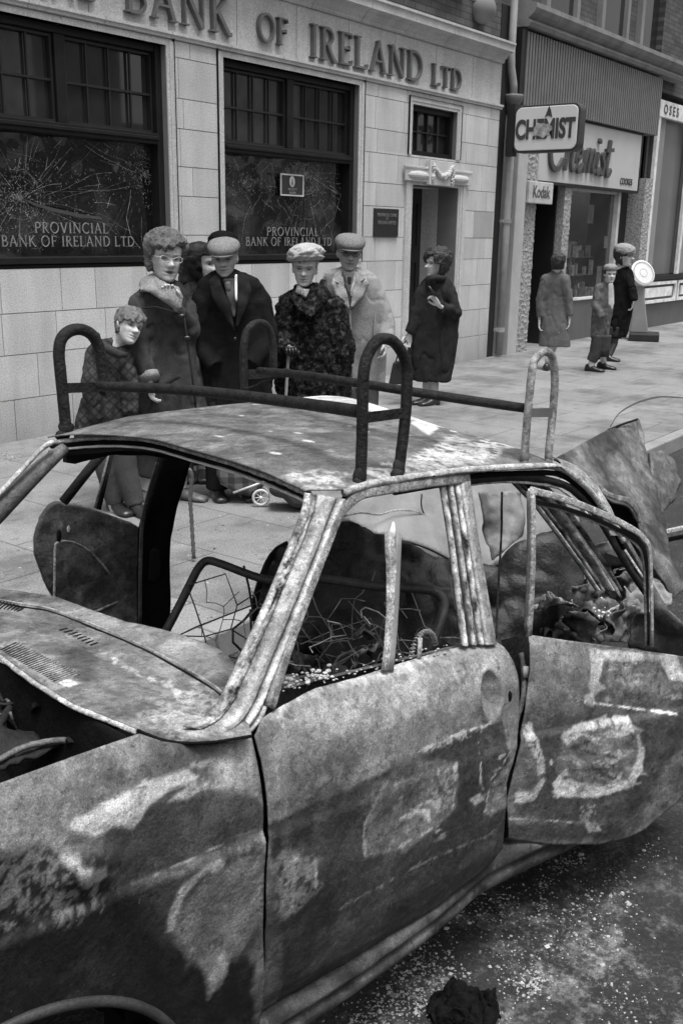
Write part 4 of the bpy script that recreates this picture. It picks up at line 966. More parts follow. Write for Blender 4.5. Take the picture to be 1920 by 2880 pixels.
wr.blob(rds([(1370, 1740), (1420, 1718), (1455, 1722), (1400, 1755)]), .44, .005, .008, 35, .9)
wr.blob(rds([(1360, 1770), (1440, 1765), (1430, 1790), (1380, 1785)]), .45, .004, .012, 50, .8, .5)
wr.blob(rds([(1310, 1720), (1370, 1690), (1450, 1700), (1440, 1715), (1380, 1712), (1330, 1735)]), .10, .006, .01, 30, .6)
wr.blob(rds([(1180, 1715), (1215, 1700), (1240, 1740), (1235, 1790), (1210, 1830), (1185, 1835)]), .18, .004, .01, 30, .9)
wr.blob(rds([(1195, 1665), (1215, 1655), (1225, 1690), (1245, 1735), (1248, 1775), (1225, 1780), (1222, 1740), (1205, 1700)]), .62, .004, .010, 35, .9, .36)
wr.blob(rds([(1180, 1820), (1215, 1815), (1240, 1785), (1250, 1790), (1225, 1835), (1200, 1845), (1180, 1838)]), .55, .004, .006, 40, .9)
wr.line(rds([(1262, 1747), (1264, 1752)]), .8, .006, .001, 1)
wr.blob(rds([(1330, 1850), (1362, 1850), (1365, 1890), (1330, 1888)]), .34, .004, .012, 60, .8, .5)
wr.line(rds([(1165, 1878), (1280, 1885), (1390, 1893)]), .5, .0035, .003, .85)
wr.blob(rds([(1160, 1886), (1400, 1896), (1440, 1925), (1165, 1930)]), .055, .01, .01, 20, .8)
wr.blob(rds([(1340, 1885), (1370, 1892), (1385, 1910), (1350, 1908)]), .5, .004, .008, 50, .9, .4)
_r2 = random.Random(3)
for _k in range(34):
    _x, _y = _r2.uniform(1290, 1460), _r2.uniform(1670, 1820); _a = _r2.uniform(-.5, .3); _l = _r2.uniform(8, 34); _h = _r2.uniform(2, 8)
    wr.blob(rds([(_x - _l, _y + _a * _l), (_x, _y - _h), (_x + _l, _y - _a * _l), (_x, _y + _h)]), _r2.choice([.5, .42, .06, .05, .35]), .003, .008, 50, .85, .4)
for _k in range(16):
    _x, _y = _r2.uniform(1370, 1560), _r2.uniform(1510, 1610); _l = _r2.uniform(5, 20); _h = _r2.uniform(2, 9)
    wr.blob(rds([(_x - _l, _y), (_x, _y - _h), (_x + _l, _y), (_x, _y + _h)]), _r2.choice([.45, .35, .06]), .003, .008, 50, .8, .4)
C_d2 = np.array(rd(1585, 1560))
def dentr(P): return -(.016 * gauss(P, C_d2, .04, .05) + .010 * gauss(P, rd(1385, 1740), .09, .06) + .006 * wob(P, 1, 6, 9) + .0025 * wob(P, 1, 24, 8) + .010 * gauss(P, rd(1215, 1765), .03, .06))
rdo = panel('rear_door', rpoly, surf_rd, wr, .004, dent=dentr, normal=DRN)
def rdl(name, pix, r, m, off=0, rag=.0015, flat=.6, sub=4): return tubec(name, [onpl(*p, HP + DRN * off, DRN) for p in pix], r, m, rdo, 16, flat, rag, (0, 1, 0), sub, .4)
rdl('window_frame', [(1220, 1122), (1222, 1240), (1219, 1350), (1213, 1460)], .009, M_pale, .0, .0015)
rdl('window_frame', [(1212, 1128), (1213, 1240), (1210, 1350), (1204, 1460)], .004, M_mid, -.004)
rdl('window_frame', [(1218, 1126), (1290, 1145), (1380, 1180), (1450, 1215), (1475, 1235), (1490, 1262), (1494, 1340), (1497, 1485)], [.0085, .0085, .0085, .008, .007, .006, .005, .005], M_pale, .0, .0015)
rdl('window_frame', [(1228, 1152), (1300, 1168), (1380, 1198), (1440, 1228), (1470, 1250), (1482, 1280), (1486, 1350), (1488, 1482)], [.005] * 6 + [.003] * 2, M_dark, .012)
rdl('window_frame', [(1230, 1158), (1300, 1174), (1380, 1204), (1436, 1233), (1464, 1256), (1476, 1284), (1480, 1350), (1482, 1482)], [.0035] * 8, M_edge, .016)
# door gap darkness, hinge post between the doors
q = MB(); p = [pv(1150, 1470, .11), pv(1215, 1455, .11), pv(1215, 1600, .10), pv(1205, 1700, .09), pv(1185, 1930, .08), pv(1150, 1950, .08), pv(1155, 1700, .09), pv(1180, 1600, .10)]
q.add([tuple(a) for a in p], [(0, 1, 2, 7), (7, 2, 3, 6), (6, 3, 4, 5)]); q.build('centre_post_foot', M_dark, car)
tubec('hinge_strap', [pv(1196, 1500, .08), pv(1203, 1560, .07), pv(1200, 1600, .06), pv(1186, 1660, .06)], [.008, .011, .009, .006], M_mid, car, 8, .6, .003, (0, 1, 0))
tubec('hinge_strap', [pv(1207, 1530, .07), pv(1206, 1556, .065)], .012, M_sheet, car, 8, .5, .001, (0, 1, 0), 1)
# ---------------------------------------------------------------- roof
def roof_w(u_, v_):
    far = np.interp(u_, [.1, .24, .5, .8, 1.28, 1.6], [.90, .925, .985, 1.02, 1.065, 1.06]); near = np.interp(u_, [.1, .24, .35, .7, 1.1, 1.3, 1.5], [.90, .945, .955, .975, .975, .90, .75])
    k = np.clip((v_ - .19) / 1.11, 0, 1); crown = .030 * (1 - (2 * k - 1) ** 4) * np.interp(u_, [.1, .24, .5], [.7, .9, 1])
    return near * (1 - k) + far * k + crown
def onroof(x, y):
    d = cray(x, y); t = 1.5
    for i in range(60):
        p = _co + d * t; t = .5 * t + .5 * ((float(roof_w(p[0], np.clip(p[1], .15, 1.35))) - _co[2]) / d[2])
    return _co + d * t
fr = [onroof(*p)[:2] for p in [(745, 1135), (700, 1128), (650, 1105), (600, 1082), (520, 1056), (435, 1032), (360, 1010)]]
RF = [tuple(f) for f in fr]
RF = [(.30, .185)] + [f for f in RF if .2 < f[1] < 1.2]
v_last = RF[-1][1]
RF += [(RF[-1][0] * (1 - t) + .24 * t, v_last * (1 - t) + 1.3 * t) for t in (.5, 1)]
RB = [(1.38, 1.3), (1.36, .95), (1.30, .6), (1.22, .4), (1.19, .26), (1.18, .185)]
roofpoly = RF + RB
def surf_roof(P): return np.column_stack([P[:, 0], P[:, 1], roof_w(P[:, 0], P[:, 1]) + .0025 * (fbm(np.column_stack([P * 6, P[:, 0] * 0]), 3) - .5)])
def ruv(pts): return [tuple(onroof(*p)[:2]) for p in pts]
wf = WearShade(.145, .25, 8, 5)
wf.blob(ruv([(640, 1110), (760, 1140), (905, 1100), (1100, 1072), (1290, 1060), (1180, 1020), (1060, 1040), (900, 1060), (800, 1085), (700, 1080)]), .46, .012, .04, 26, .85, .47)
wf.blob(ruv([(950, 1050), (1040, 1000), (1120, 1030), (1100, 1065), (960, 1080)]), .56, .012, .03, 30, .8, .45)
wf.blob(ruv([(945, 975), (990, 962), (1020, 985), (985, 1002)]), .75, .008, .01, 30, .9)
wf.blob([(1.08, .75), (1.34, .8), (1.34, 1.28), (1.12, 1.28)], .6, .008, .01, 20, .9)
wf.line([(1.1, 1.25), (1.2, .8), (1.25, .4)], .66, .012, .012, .7)
for s_ in range(26):
    rr = np.random.default_rng(s_); c = (rr.uniform(.3, 1.2), rr.uniform(.25, 1.25)); r = rr.uniform(.004, .013)
    wf.blob([(c[0] + r * cos(a), c[1] + 1.8 * r * sin(a)) for a in (0, 1, 2, 3, 4, 5)], .62, .002, .004, 80, .9)
roof = panel('roof', roofpoly, surf_roof, wf, .006, thick=.004, normal=(0, 0, 1))
# windscreen header: dark gutter, bright torn lip
hd = [(118, 1014), (165, 1008), (230, 1003), (300, 1004), (360, 1012), (435, 1034), (520, 1058), (600, 1086), (660, 1110), (705, 1132), (722, 1150)]
hv = [1.28, 1.22, 1.15, 1.05, .97, .85, .70, .55, .42, .28, .23]
def hdr(dy, r, m, name, rag=.002, dv=0): return tubec(name, [pv(x, y + dy, v + dv) for (x, y), v in zip(hd, hv)], r, m, roof, 10, .8, rag, (0, 0, 1), 6)
hdr(3, .008, M_pale, 'header_channel', .004); hdr(12, .007, M_void, 'header_channel', .002); hdr(22, .0045, mat('white_ash', .8), 'header_lip', .002)
hi = [(118, 1040), (160, 1034), (230, 1028), (300, 1024), (360, 1032), (430, 1050)]
tubec('header_inner', [pv(x, y + 2, v + .03) for (x, y), v in zip(hi, hv)], [.014, .016, .015, .013, .009, .004], M_dark, roof, 10, .8, .001, (0, 0, 1), 6)
# near gutter bead and drip shadow
g1 = [(724, 1150), (760, 1148), (790, 1132), (850, 1112), (930, 1099), (1000, 1089), (1090, 1078), (1200, 1072), (1280, 1074), (1330, 1105), (1372, 1150), (1410, 1205), (1432, 1245)]
tubec('gutter', [side(*p, -.004) for p in g1[2:]], .0085, M_pale, roof, 10, 1, .002, (0, 1, 0))
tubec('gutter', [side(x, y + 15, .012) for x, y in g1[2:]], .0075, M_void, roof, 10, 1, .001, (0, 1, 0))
tubec('door_aperture', [side(*p, .02) for p in [(905, 1128), (1000, 1112), (1090, 1102), (1160, 1096), (1230, 1098), (1290, 1112), (1320, 1130), (1350, 1160), (1380, 1200), (1440, 1300), (1482, 1362)]], [.010] * 11, M_dark, roof, 10, 1, .002, (0, 1, 0))
tubec('door_aperture', [side(*p, .024) for p in [(1080, 1112), (1140, 1107), (1200, 1108), (1270, 1118), (1295, 1130), (1330, 1160), (1360, 1200)]], .004, M_pale, roof, 10, 1, .002, (0, 1, 0))
# ---------------------------------------------------------------- near A pillar
ap = [((515, 1622), (700, 1175), .019, M_pale, .010, .004), ((545, 1632), (722, 1180), .024, M_sheet, .004, .0015), ((573, 1660), (752, 1172), .012, M_edge, -.002, .002)]
def pil_(a, b, r, m, off, rag, mid=None): return [side(*a, off), side(*[(a[0] + b[0]) / 2, (a[1] + b[1]) / 2], off), side(*b, off)]
A1 = [(508, 1625), (560, 1510), (615, 1380), (672, 1240), (708, 1155)]; A2 = [(552, 1655), (590, 1550), (645, 1400), (700, 1265), (742, 1160)]; A3 = [(575, 1668), (620, 1540), (675, 1395), (730, 1255), (768, 1165), (792, 1140)]
ruled('windscreen_pillar', [(436, 1676), (478, 1660), (512, 1628), (540, 1570), (566, 1513), (624, 1385), (682, 1245), (710, 1168), (714, 1135)], [(580, 1688), (592, 1676), (610, 1652), (632, 1598), (655, 1535), (708, 1400), (762, 1262), (792, 1180), (812, 1150)],
      [(0, .028), (.03, .020), (.07, .014), (.20, .012), (.25, .024), (.29, .020), (.34, .004), (.42, -.006), (.52, -.006), (.60, .004), (.63, .016), (.66, .016), (.68, .0), (.72, -.006), (.77, -.004), (.79, .010), (.81, .034), (.88, .036), (.90, .012), (.93, .006), (.98, .008), (1, .03)],
      [(0, .20, .6), (.04, .44, .9), (.10, .34, 1.2), (.20, .30, 1.3), (.25, .12, 1.0), (.29, .28, .8), (.34, .34, .35), (.45, .36, .2), (.56, .24, .3), (.62, .05, .5), (.66, .06, .5), (.69, .5, .6), (.74, .55, .5), (.78, .25, .6), (.81, .015, .2), (.88, .015, .2), (.91, .36, .6), (.97, .34, .6), (1, .1, .4)], nl=240, nw=70, seed=7)
# scuttle corner: the smooth web joining pillar and cowl
q = MB(); q.ball(tuple(side(532, 1662, .035)), (.06, .03, .028), 18, 12); q.v = [tuple(Vector(v)) for v in q.v]
# far A pillar and far header corner
tubec('far_pillar', [pv(150, 1028, 1.24), pv(90, 1080, 1.24), pv(20, 1150, 1.24), pv(-60, 1230, 1.25)], [.018, .026, .030, .034], M_mid, car, 12, .9, .001, (0, 0, 1))
tubec('far_pillar', [pv(122, 1015, 1.22), pv(95, 1032, 1.22), pv(45, 1085, 1.22), pv(-30, 1165, 1.23)], [.009, .008, .008, .008], M_pale, car, 10, .8, .004, (0, 0, 1))
# far roof rail (dark), far B pillar, far door with its frame bars
sheet('far_roof_rail', [pv(150, 1022, 1.27), pv(300, 1015, 1.28), pv(470, 1040, 1.29), pv(432, 1060, 1.29), pv(330, 1044, 1.29), pv(255, 1043, 1.29), pv(190, 1058, 1.28), pv(150, 1070, 1.27)], M_dark, .02)
Bp = [(372, 1040), (434, 1048), (418, 1105), (400, 1165), (386, 1235), (384, 1300), (386, 1380), (382, 1450), (320, 1440), (320, 1300), (323, 1215), (338, 1150), (360, 1085)]
sheet('centre_pillar', [pv(x, y, 1.36) for x, y in Bp], M_void, .03, .015, crump=.004)
strip('pillar_flange', [(362, 1062), (345, 1120), (328, 1195), (323, 1300), (322, 1430)], .006, M_mid, vs=1.33, rag=.001)
sheet('pillar_recess', [pv(x, y, 1.33) for x, y in [(345, 1270), (352, 1258), (366, 1262), (368, 1320), (356, 1336), (342, 1332)]], mat('void_black', .003), .004, .01)
fd = [(130, 1152), (165, 1158), (200, 1166), (250, 1182), (300, 1200), (326, 1214), (322, 1300), (320, 1440), (250, 1440), (170, 1425), (130, 1385), (108, 1350), (92, 1310), (79, 1272), (80, 1235), (92, 1190), (112, 1160)]
wfd = WearShade(.115, .45, 9, 6)
far_door = sheet('far_front_door', [pv(x, y, 1.46 - .0002 * (x - 80)) for x, y in fd], M_car, .02, .006, crump=.006, wear=wfd)
def fdl(name, pix, r, m, v=1.44, **k): return tubec(name, [pv(*p, v) for p in pix], r, m, far_door, 8, 1, .0, (0, 1, 0), k.get('sub', 6))
fdl('door_seal', [(124, 1425), (126, 1330), (127, 1260), (132, 1247), (150, 1243), (180, 1250), (215, 1275), (252, 1318), (285, 1365), (305, 1405), (315, 1440)], .004, M_edge, 1.42)
fdl('door_brace', [(212, 1409), (282, 1377)], .0045, M_edge, 1.42, sub=1)
q = MB(); a_ = pv(158, 1215, 1.42); q.ball(tuple(a_), (.006, .002, .011), 6, 5); q.build('paint_chip', mat('white_ash', .8), far_door, True)
q = MB(); a_ = pv(136, 1232, 1.42); q.ball(tuple(a_), (.008, .006, .022), 10, 8); q.build('latch_hole', M_void, far_door, True)
fdl('window_bar', [(146, 1153), (200, 1085), (246, 1030)], .015, M_dark, 1.40, sub=1)
fdl('window_bar', [(227, 1170), (243, 1100), (258, 1035)], .008, M_dark, 1.40, sub=1)
fdl('window_bar', [(219, 1167), (236, 1100), (252, 1035)], .004, M_edge, 1.39, sub=1)
# ---------------------------------------------------------------- scuttle / dash top
def surf_cowl(P):
    u_, v_ = P[:, 0], P[:, 1]; h = .565 + .012 * np.clip(1 - ((v_ - .7) / .7) ** 2, 0, 1) + .010 * sst(u_, .0, .12) * sst(v_, .2, .4) - .006 * np.exp(-((u_ + .06 - .05 * (v_ - .5)) / .03) ** 2)
    return np.column_stack([u_, v_, h])
def cw(x, y):
    w_ = .57
    for i in range(8): p = pw(x, y, w_); w_ = float(surf_cowl(np.array([[p[0], p[1]]]))[0, 2])
    return (p[0], p[1])
def cws(pts): return [cw(*p) for p in pts]
cpoly = cws([(-60, 1455), (0, 1503), (77, 1561), (167, 1616), (250, 1650), (316, 1677), (370, 1698), (430, 1707), (500, 1703), (578, 1690), (572, 1665), (545, 1640), (522, 1604), (543, 1560), (538, 1528), (518, 1500), (475, 1480), (430, 1464), (385, 1450), (326, 1436), (290, 1430), (200, 1398), (126, 1371), (60, 1362), (0, 1354), (-60, 1340)])
wc = WearShade(.145, .4, 10, 7)
wc.blob(cws([(330, 1640), (450, 1560), (520, 1610), (560, 1670), (400, 1700)]), .42, .015, .05, 35, .7, .46)
wc.blob(cws([(0, 1480), (40, 1470), (160, 1550), (190, 1570), (120, 1585), (60, 1540)]), .40, .008, .02, 40, .7, .4)
wc.blob(cws([(130, 1568), (150, 1562), (185, 1570), (160, 1580)]), .8, .003, .004, 50, 1)
wc.line(cws([(-40, 1400), (30, 1415), (130, 1460), (200, 1485), (300, 1540), (380, 1560), (420, 1590)]), .14, .014, .03, .7)
wc.line(cws([(240, 1500), (320, 1555), (380, 1570), (420, 1600)]), .55, .010, .02, .6)
wc.blob(cws([(160, 1380), (400, 1450), (500, 1500), (500, 1560), (380, 1500), (150, 1415)]), .30, .015, .02, 14, .6)
slots = []
cowl = panel('scuttle_panel', cpoly, surf_cowl, wc, .005, thick=.004, normal=(0, 0, 1), dent=lambda P: .002 * wob(P, 1, 14, 3))
def cwl(name, pix, r, m, dz=.0, rag=.001, flat=.7, sub=6):
    P = []
    for p in pix: a = cw(*p); z = float(surf_cowl(np.array([a]))[0, 2]); P.append((a[0], a[1], z + dz))
    return tubec(name, P, r, m, cowl, 8, flat, rag, (0, 0, 1), sub)
cwl('screen_seal', [(-40, 1380), (0, 1386), (60, 1397), (113, 1406), (200, 1438), (326, 1492), (425, 1545), (485, 1583), (520, 1612)], .0042, M_void, .001)
cwl('screen_seal', [(-40, 1374), (0, 1380), (60, 1391), (113, 1400), (200, 1431), (326, 1485), (425, 1538), (488, 1576), (524, 1606)], .003, M_edge, .003)
cwl('scuttle_lip', [(-60, 1455), (0, 1503), (77, 1561), (167, 1616), (250, 1650), (316, 1677)], .007, M_pale, -.004, .003)
cwl('wing_seam', [(316, 1677), (370, 1698), (430, 1707), (500, 1703), (578, 1690)], .0035, M_void, .0)
def slot(mb, x0, y0, x1, y1, w_, dz=.001):
    a = np.array(cw(x0, y0)); b = np.array(cw(x1, y1)); d = _n(b - a); nn = np.array([-d[1], d[0]]) * w_; z = float(surf_cowl(np.array([(a + b) / 2]))[0, 2]) + .0025 + dz
    mb.add([(a[0] + nn[0], a[1] + nn[1], z), (a[0] - nn[0], a[1] - nn[1], z), (b[0] - nn[0], b[1] - nn[1], z), (b[0] + nn[0], b[1] + nn[1], z)], [(0, 1, 2, 3)])
q = MB()
for k in range(8): t = k / 7; slot(q, 137 + 70 * t, 1451 + 35 * t, 160 + 70 * t, 1443 + 33 * t, .0026)
for k in range(9): t = k / 8; slot(q, -25 + 60 * t, 1400 + 8 * t, -5 + 62 * t, 1385 + 12 * t, .0022)
q.build('demister_slots', M_void, cowl, fix=False)
q = MB(); q2 = MB()
for k in range(24):
    t = k / 23; slot(q, 2 + 120 * t, 1496 + 72 * t, 38 + 140 * t, 1478 + 70 * t, .0020, .0005)
    a = np.array(cw(6 + 120 * t, 1499 + 72 * t)); b = np.array(cw(42 + 140 * t, 1481 + 70 * t)); q2.tube([(a[0], a[1], .575), (b[0], b[1], .578)], .0025, 6)
q.build('air_intake_slots', M_void, cowl, fix=False); q2.build('intake_louvres', M_edge, cowl, True)
# firewall below the scuttle and the looted engine bay
sheet('firewall', [(-.235, .07, .56), (-.235, 1.4, .56), (-.25, 1.4, .05), (-.25, .1, .05)], M_void, .006, .03, crump=.012)
sheet('engine_bay_side', [(-.25, .07, .55), (-1.3, .0, .50), (-1.3, .10, .1), (-.25, .16, .1)], M_void, .006, .03, crump=.012)
sheet('engine_bay_floor', [(-1.3, .1, .30), (-.22, .1, .34), (-.22, 1.4, .34), (-1.3, 1.4, .30)], M_void, .006, .02, crump=.03)
for k, (pts, m) in enumerate([
    ([pw(0, 1590, .50), pw(50, 1560, .50), pw(110, 1590, .48), pw(60, 1640, .44), pw(0, 1700, .42)], M_mid),
    ([pw(60, 1620, .48), pw(140, 1610, .47), pw(190, 1660, .45), pw(120, 1690, .42), pw(40, 1680, .42)], M_dark),
    ([pw(150, 1640, .50), pw(230, 1662, .50), pw(290, 1690, .50), pw(200, 1700, .46), pw(150, 1690, .44)], M_dark),
    ([pw(-20, 1700, .46), pw(90, 1700, .46), pw(150, 1725, .46), pw(60, 1750, .46), pw(-20, 1770, .46)], M_dark)]):
    sheet('engine_wreckage', pts, m, .006, .012, crump=.035, cf=12)
tubec('engine_pipe', [pw(-10, 1680, .47), pw(30, 1620, .49), pw(80, 1588, .5), pw(150, 1600, .49), pw(210, 1650, .5)], .008, M_dark, rag=.002)
tubec('engine_pipe', [pw(-10, 1750, .47), pw(60, 1715, .48), pw(150, 1700, .49), pw(230, 1712, .5), pw(270, 1700, .5)], .006, M_mid, rag=.002)
# ---------------------------------------------------------------- cabin
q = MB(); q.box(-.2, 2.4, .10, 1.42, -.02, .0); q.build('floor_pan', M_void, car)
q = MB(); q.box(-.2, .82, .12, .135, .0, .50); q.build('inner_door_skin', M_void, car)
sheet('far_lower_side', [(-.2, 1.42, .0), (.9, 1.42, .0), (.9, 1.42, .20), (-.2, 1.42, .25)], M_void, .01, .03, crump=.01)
seat = sheet('burnt_rear_seat', [pv(*p) for p in [(592, 1480, 1.25), (583, 1420, 1.25), (588, 1370, 1.25), (612, 1300, 1.22), (632, 1268, 1.2), (655, 1252, 1.18), (700, 1215, 1.1), (800, 1196, 1.0), (855, 1222, .95), (905, 1236, .9), (1000, 1270, .8), (1060, 1293, .72), (1120, 1306, .62), (1180, 1260, .55), (1250, 1228, .5), (1330, 1195, .46), (1335, 1330, .42), (1330, 1500, .40), (1120, 1600, .42), (850, 1680, .55), (650, 1600, .9)]], mat('charred_seat', .028, .5, .8, 6, .4, 150, 1.0, 25, extra=metaly), .03, .014, crump=.05, cf=6)
strip('seat_edge', [(583, 1425), (588, 1370), (612, 1300), (634, 1266), (660, 1250)], .012, M_dark, vs=1.2)
M_wire = mat('wire', .30, .5, .5, 30, .3, 200, .2); M_wired = mat('wire_dark', .06, .6, .5, 30, .3, 200, .2)
hoop = [(380, 1452, 1.12), (410, 1395, 1.12), (440, 1335, 1.12), (458, 1302, 1.12), (478, 1288, 1.11), (510, 1296, 1.06), (620, 1333, .92), (740, 1330, .72), (850, 1345, .50), (960, 1352, .36), (1000, 1360, .31), (1018, 1382, .29), (1015, 1415, .28), (995, 1470, .27), (985, 1500, .27)]
tubec('seat_frame', [pv(*p) for p in hoop], [.013] * len(hoop), mat('seat_tube', .045, .5, .5, 30, .3, 200, .4), rag=.0008, sub=5)
def wires(name, segs, r, m):
    q = MB()
    for s_ in segs: q.tube([pv(*p) for p in s_], r, 6)
    return q.build(name, m, car, True)
L_ = 1.0
wires('seat_spring', [[(430, 1345, 1.08), (518, 1318, 1.0), (545, 1390, .96), (530, 1445, .96), (470, 1462, 1.0)], [(545, 1390, .96), (600, 1355, .92), (618, 1392, .9)],
    [(530, 1445, .96), (570, 1470, .95), (572, 1500, .95), (620, 1480, .93)], [(395, 1460, 1.1), (470, 1462, 1.0), (480, 1500, 1.0), (560, 1515, .96), (630, 1480, .93)], [(390, 1470, 1.1), (450, 1440, 1.0), (580, 1390, .96), (600, 1378, .9)],
    [(430, 1345, 1.08), (450, 1400, 1.04), (470, 1462, 1.0), (490, 1540, 1.0)], [(600, 1400, .9), (640, 1420, .9), (600, 1500, .93), (560, 1540, .95)], [(480, 1500, 1.0), (540, 1560, .98), (620, 1570, .95)]], .0022, M_wired)
wires('seat_spring', [[(560, 1300, 1.0), (572, 1350, 1.0), (580, 1400, 1.0), (560, 1425, 1.0), (535, 1445, 1.0), (535, 1475, 1.0), (560, 1500, 1.0)], [(575, 1410, .95), (600, 1390, .95), (618, 1392, .95)], [(578, 1470, .95), (575, 1400, .95)]], .004, M_wired)
wires('seat_spring', [[(700, 1320, .7), (728, 1400, .68), (760, 1450, .62), (790, 1490, .6)], [(880, 1350, .5), (920, 1400, .45), (935, 1420, .42)], [(640, 1320, .8), (700, 1450, .7)], [(1030, 1320, .5), (1045, 1400, .45)], [(850, 1345, .5), (862, 1312, .5)],
    [(690, 1480, .62), (760, 1450, .6), (850, 1420, .5), (880, 1490, .5), (900, 1515, .45)], [(720, 1560, .5), (780, 1520, .5), (850, 1480, .48)], [(690, 1440, .6), (716, 1475, .6), (735, 1500, .6)],
    [(945, 1360, .42), (960, 1400, .4), (975, 1440, .38), (995, 1448, .36)], [(800, 1380, .6), (850, 1440, .5)], [(760, 1530, .5), (800, 1570, .5), (830, 1600, .45)]], .0016, M_wire)
wires('cabin_wreckage', [[(680, 1500, .5), (700, 1540, .5), (720, 1590, .4)], [(700, 1600, .35), (800, 1580, .35), (870, 1575, .3)], [(650, 1560, .7), (700, 1520, .6), (730, 1560, .5)]], .006, M_mid)
def hexnet(name, c0, e1, e2, poly, cell, r, m, drop=.15, seed=0):
    rn = random.Random(seed); q = MB(); E = set(); P2_ = {}
    def key(x, y): return (round(x, 3), round(y, 3))
    for i in range(-14, 15):
        for j in range(-14, 15):
            cx, cy = cell * 1.5 * i, cell * sqrt(3) * (j + .5 * (i % 2))
            V = [key(cx + cell * cos(pi / 3 * k), cy + cell * sin(pi / 3 * k)) for k in range(6)]
            for k in range(6): E.add(tuple(sorted((V[k], V[(k + 1) % 6]))))
    E = sorted(E); allp = sorted({p for e in E for p in e}); d = pdist(np.array(allp), poly); ins = {p: dd < 0 for p, dd in zip(allp, d)}
    def W(p): n_ = noise.noise_vector(Vector((p[0] * 9, p[1] * 9, seed))); return np.array(c0) + np.array(e1) * p[0] + np.array(e2) * p[1] + np.array(n_) * .022
    for a, b in E:
        if ins[a] and ins[b] and rn.random() > drop: q.tube([W(a), (W(a) + W(b)) / 2 + np.array([.004, 0, .003]), W(b)], r, 5)
    return q.build(name, m, car, True)
A0 = pv(470, 1300, 1.10); B0 = pv(1010, 1365, .29); C0_ = pv(388, 1470, 1.12); e1 = _n(B0 - A0); e2 = C0_ - A0; e2 = _n(e2 - e1 * np.dot(e1, e2)); Lx = float(np.linalg.norm(B0 - A0))
hexnet('spring_net', A0, e1, e2, [(0.02, .01), (Lx - .02, .01), (Lx - .02, .34), (0.02, .34)], .062, .0015, M_wire, .18, 4)
rn = random.Random(77)
for g_ in range(6):
    q = MB()
    for k in range(9):
        x = rn.uniform(600, 1000); y = rn.uniform(1400, 1600); v = rn.uniform(.25, .9); p = pv(x, y, v); d = np.array([rn.gauss(0, 1), rn.gauss(0, 1), rn.gauss(0, .5)]); pts = [p]
        for j in range(6): d = _n(d + .5 * np.array([rn.gauss(0, 1), rn.gauss(0, 1), rn.gauss(0, .7)])); p = p + d * .035; pts.append(np.array([p[0], min(max(p[1], .14), 1.3), min(max(p[2], .05), .62)]))
        q.tube(pts, rn.choice([.0015, .002, .004]), 5)
    q.build('tangled_wire', [M_wire, M_wired, M_mid, M_wire, M_edge, M_wire][g_], car, True)
for k in range(26):
    x = rn.uniform(640, 1090); y = rn.uniform(1500, 1640) - (x - 640) * .16; v = rn.uniform(.3, .8)
    pts = [pv(x + rn.uniform(15, 55) * cos(a), y + rn.uniform(10, 32) * sin(a), v + rn.uniform(-.04, .04)) for a in np.linspace(0, 5.4, 6)]
    sheet('cabin_wreckage', pts, rn.choice([M_dark, M_dark, M_mid, M_mid]), .004, .010, crump=.04, cf=10)
for k in range(11):
    x = rn.uniform(1235, 1490); y = rn.uniform(1240, 1480); v = .22 + .45 * (1480 - y) / 240 + rn.uniform(-.03, .03)
    pts = [pv(x + rn.uniform(15, 75) * cos(a), y + rn.uniform(10, 55) * sin(a), v + rn.uniform(-.06, .06)) for a in np.linspace(0, 5, 5)]
    sheet('crumpled_metal', pts, rn.choice([M_dark, M_dark, M_void, M_mid, M_mid, M_edge]), .003, .007, crump=.045, cf=9)
for k in range(14):
    x = rn.uniform(-30, 250); y = 1570 + (x + 30) * .42 + rn.uniform(0, 80)
    if y > 1790 - .35 * x: continue
    pts = [pw(x + rn.uniform(20, 75) * cos(a), y + rn.uniform(10, 38) * sin(a), .48 + rn.uniform(-.03, .02)) for a in np.linspace(0, 5.4, 6)]
    sheet('engine_wreckage', pts, rn.choice([M_dark, M_mid, M_mid, M_void]), .004, .008, crump=.045, cf=9)
# coil of spring by the pillar
q = MB(); pts = []
for k in range(160):
    a = k / 160 * pi * 1.25 + .2; c = pv(972, 1500, .22); R_0 = .042; base = np.array([c[0] + R_0 * 1.05 * cos(a), c[1], c[2] + R_0 * 1.25 * sin(a)]); b = k * .95
    pts.append(base + .006 * np.array([cos(a) * cos(b), sin(b), sin(a) * cos(b)]))
q.tube(pts, .0016, 5); q.build('coil_spring', M_wire, car, True)
strip('door_stub', [(965, 1465), (962, 1512)], .006, M_pale, .02, rag=.002, sub=1)
for k, (pts, m) in enumerate([
    ([pv(*p) for p in [(650, 1560, .8), (720, 1510, .7), (760, 1560, .55), (740, 1620, .45), (660, 1640, .5)]], M_dark), ([pv(*p) for p in [(800, 1560, .5), (900, 1500, .5), (980, 1480, .45), (1000, 1520, .4), (880, 1570, .4)]], M_void)]):
    sheet('cabin_wreckage', pts, m, .006, .012, crump=.03, cf=12)
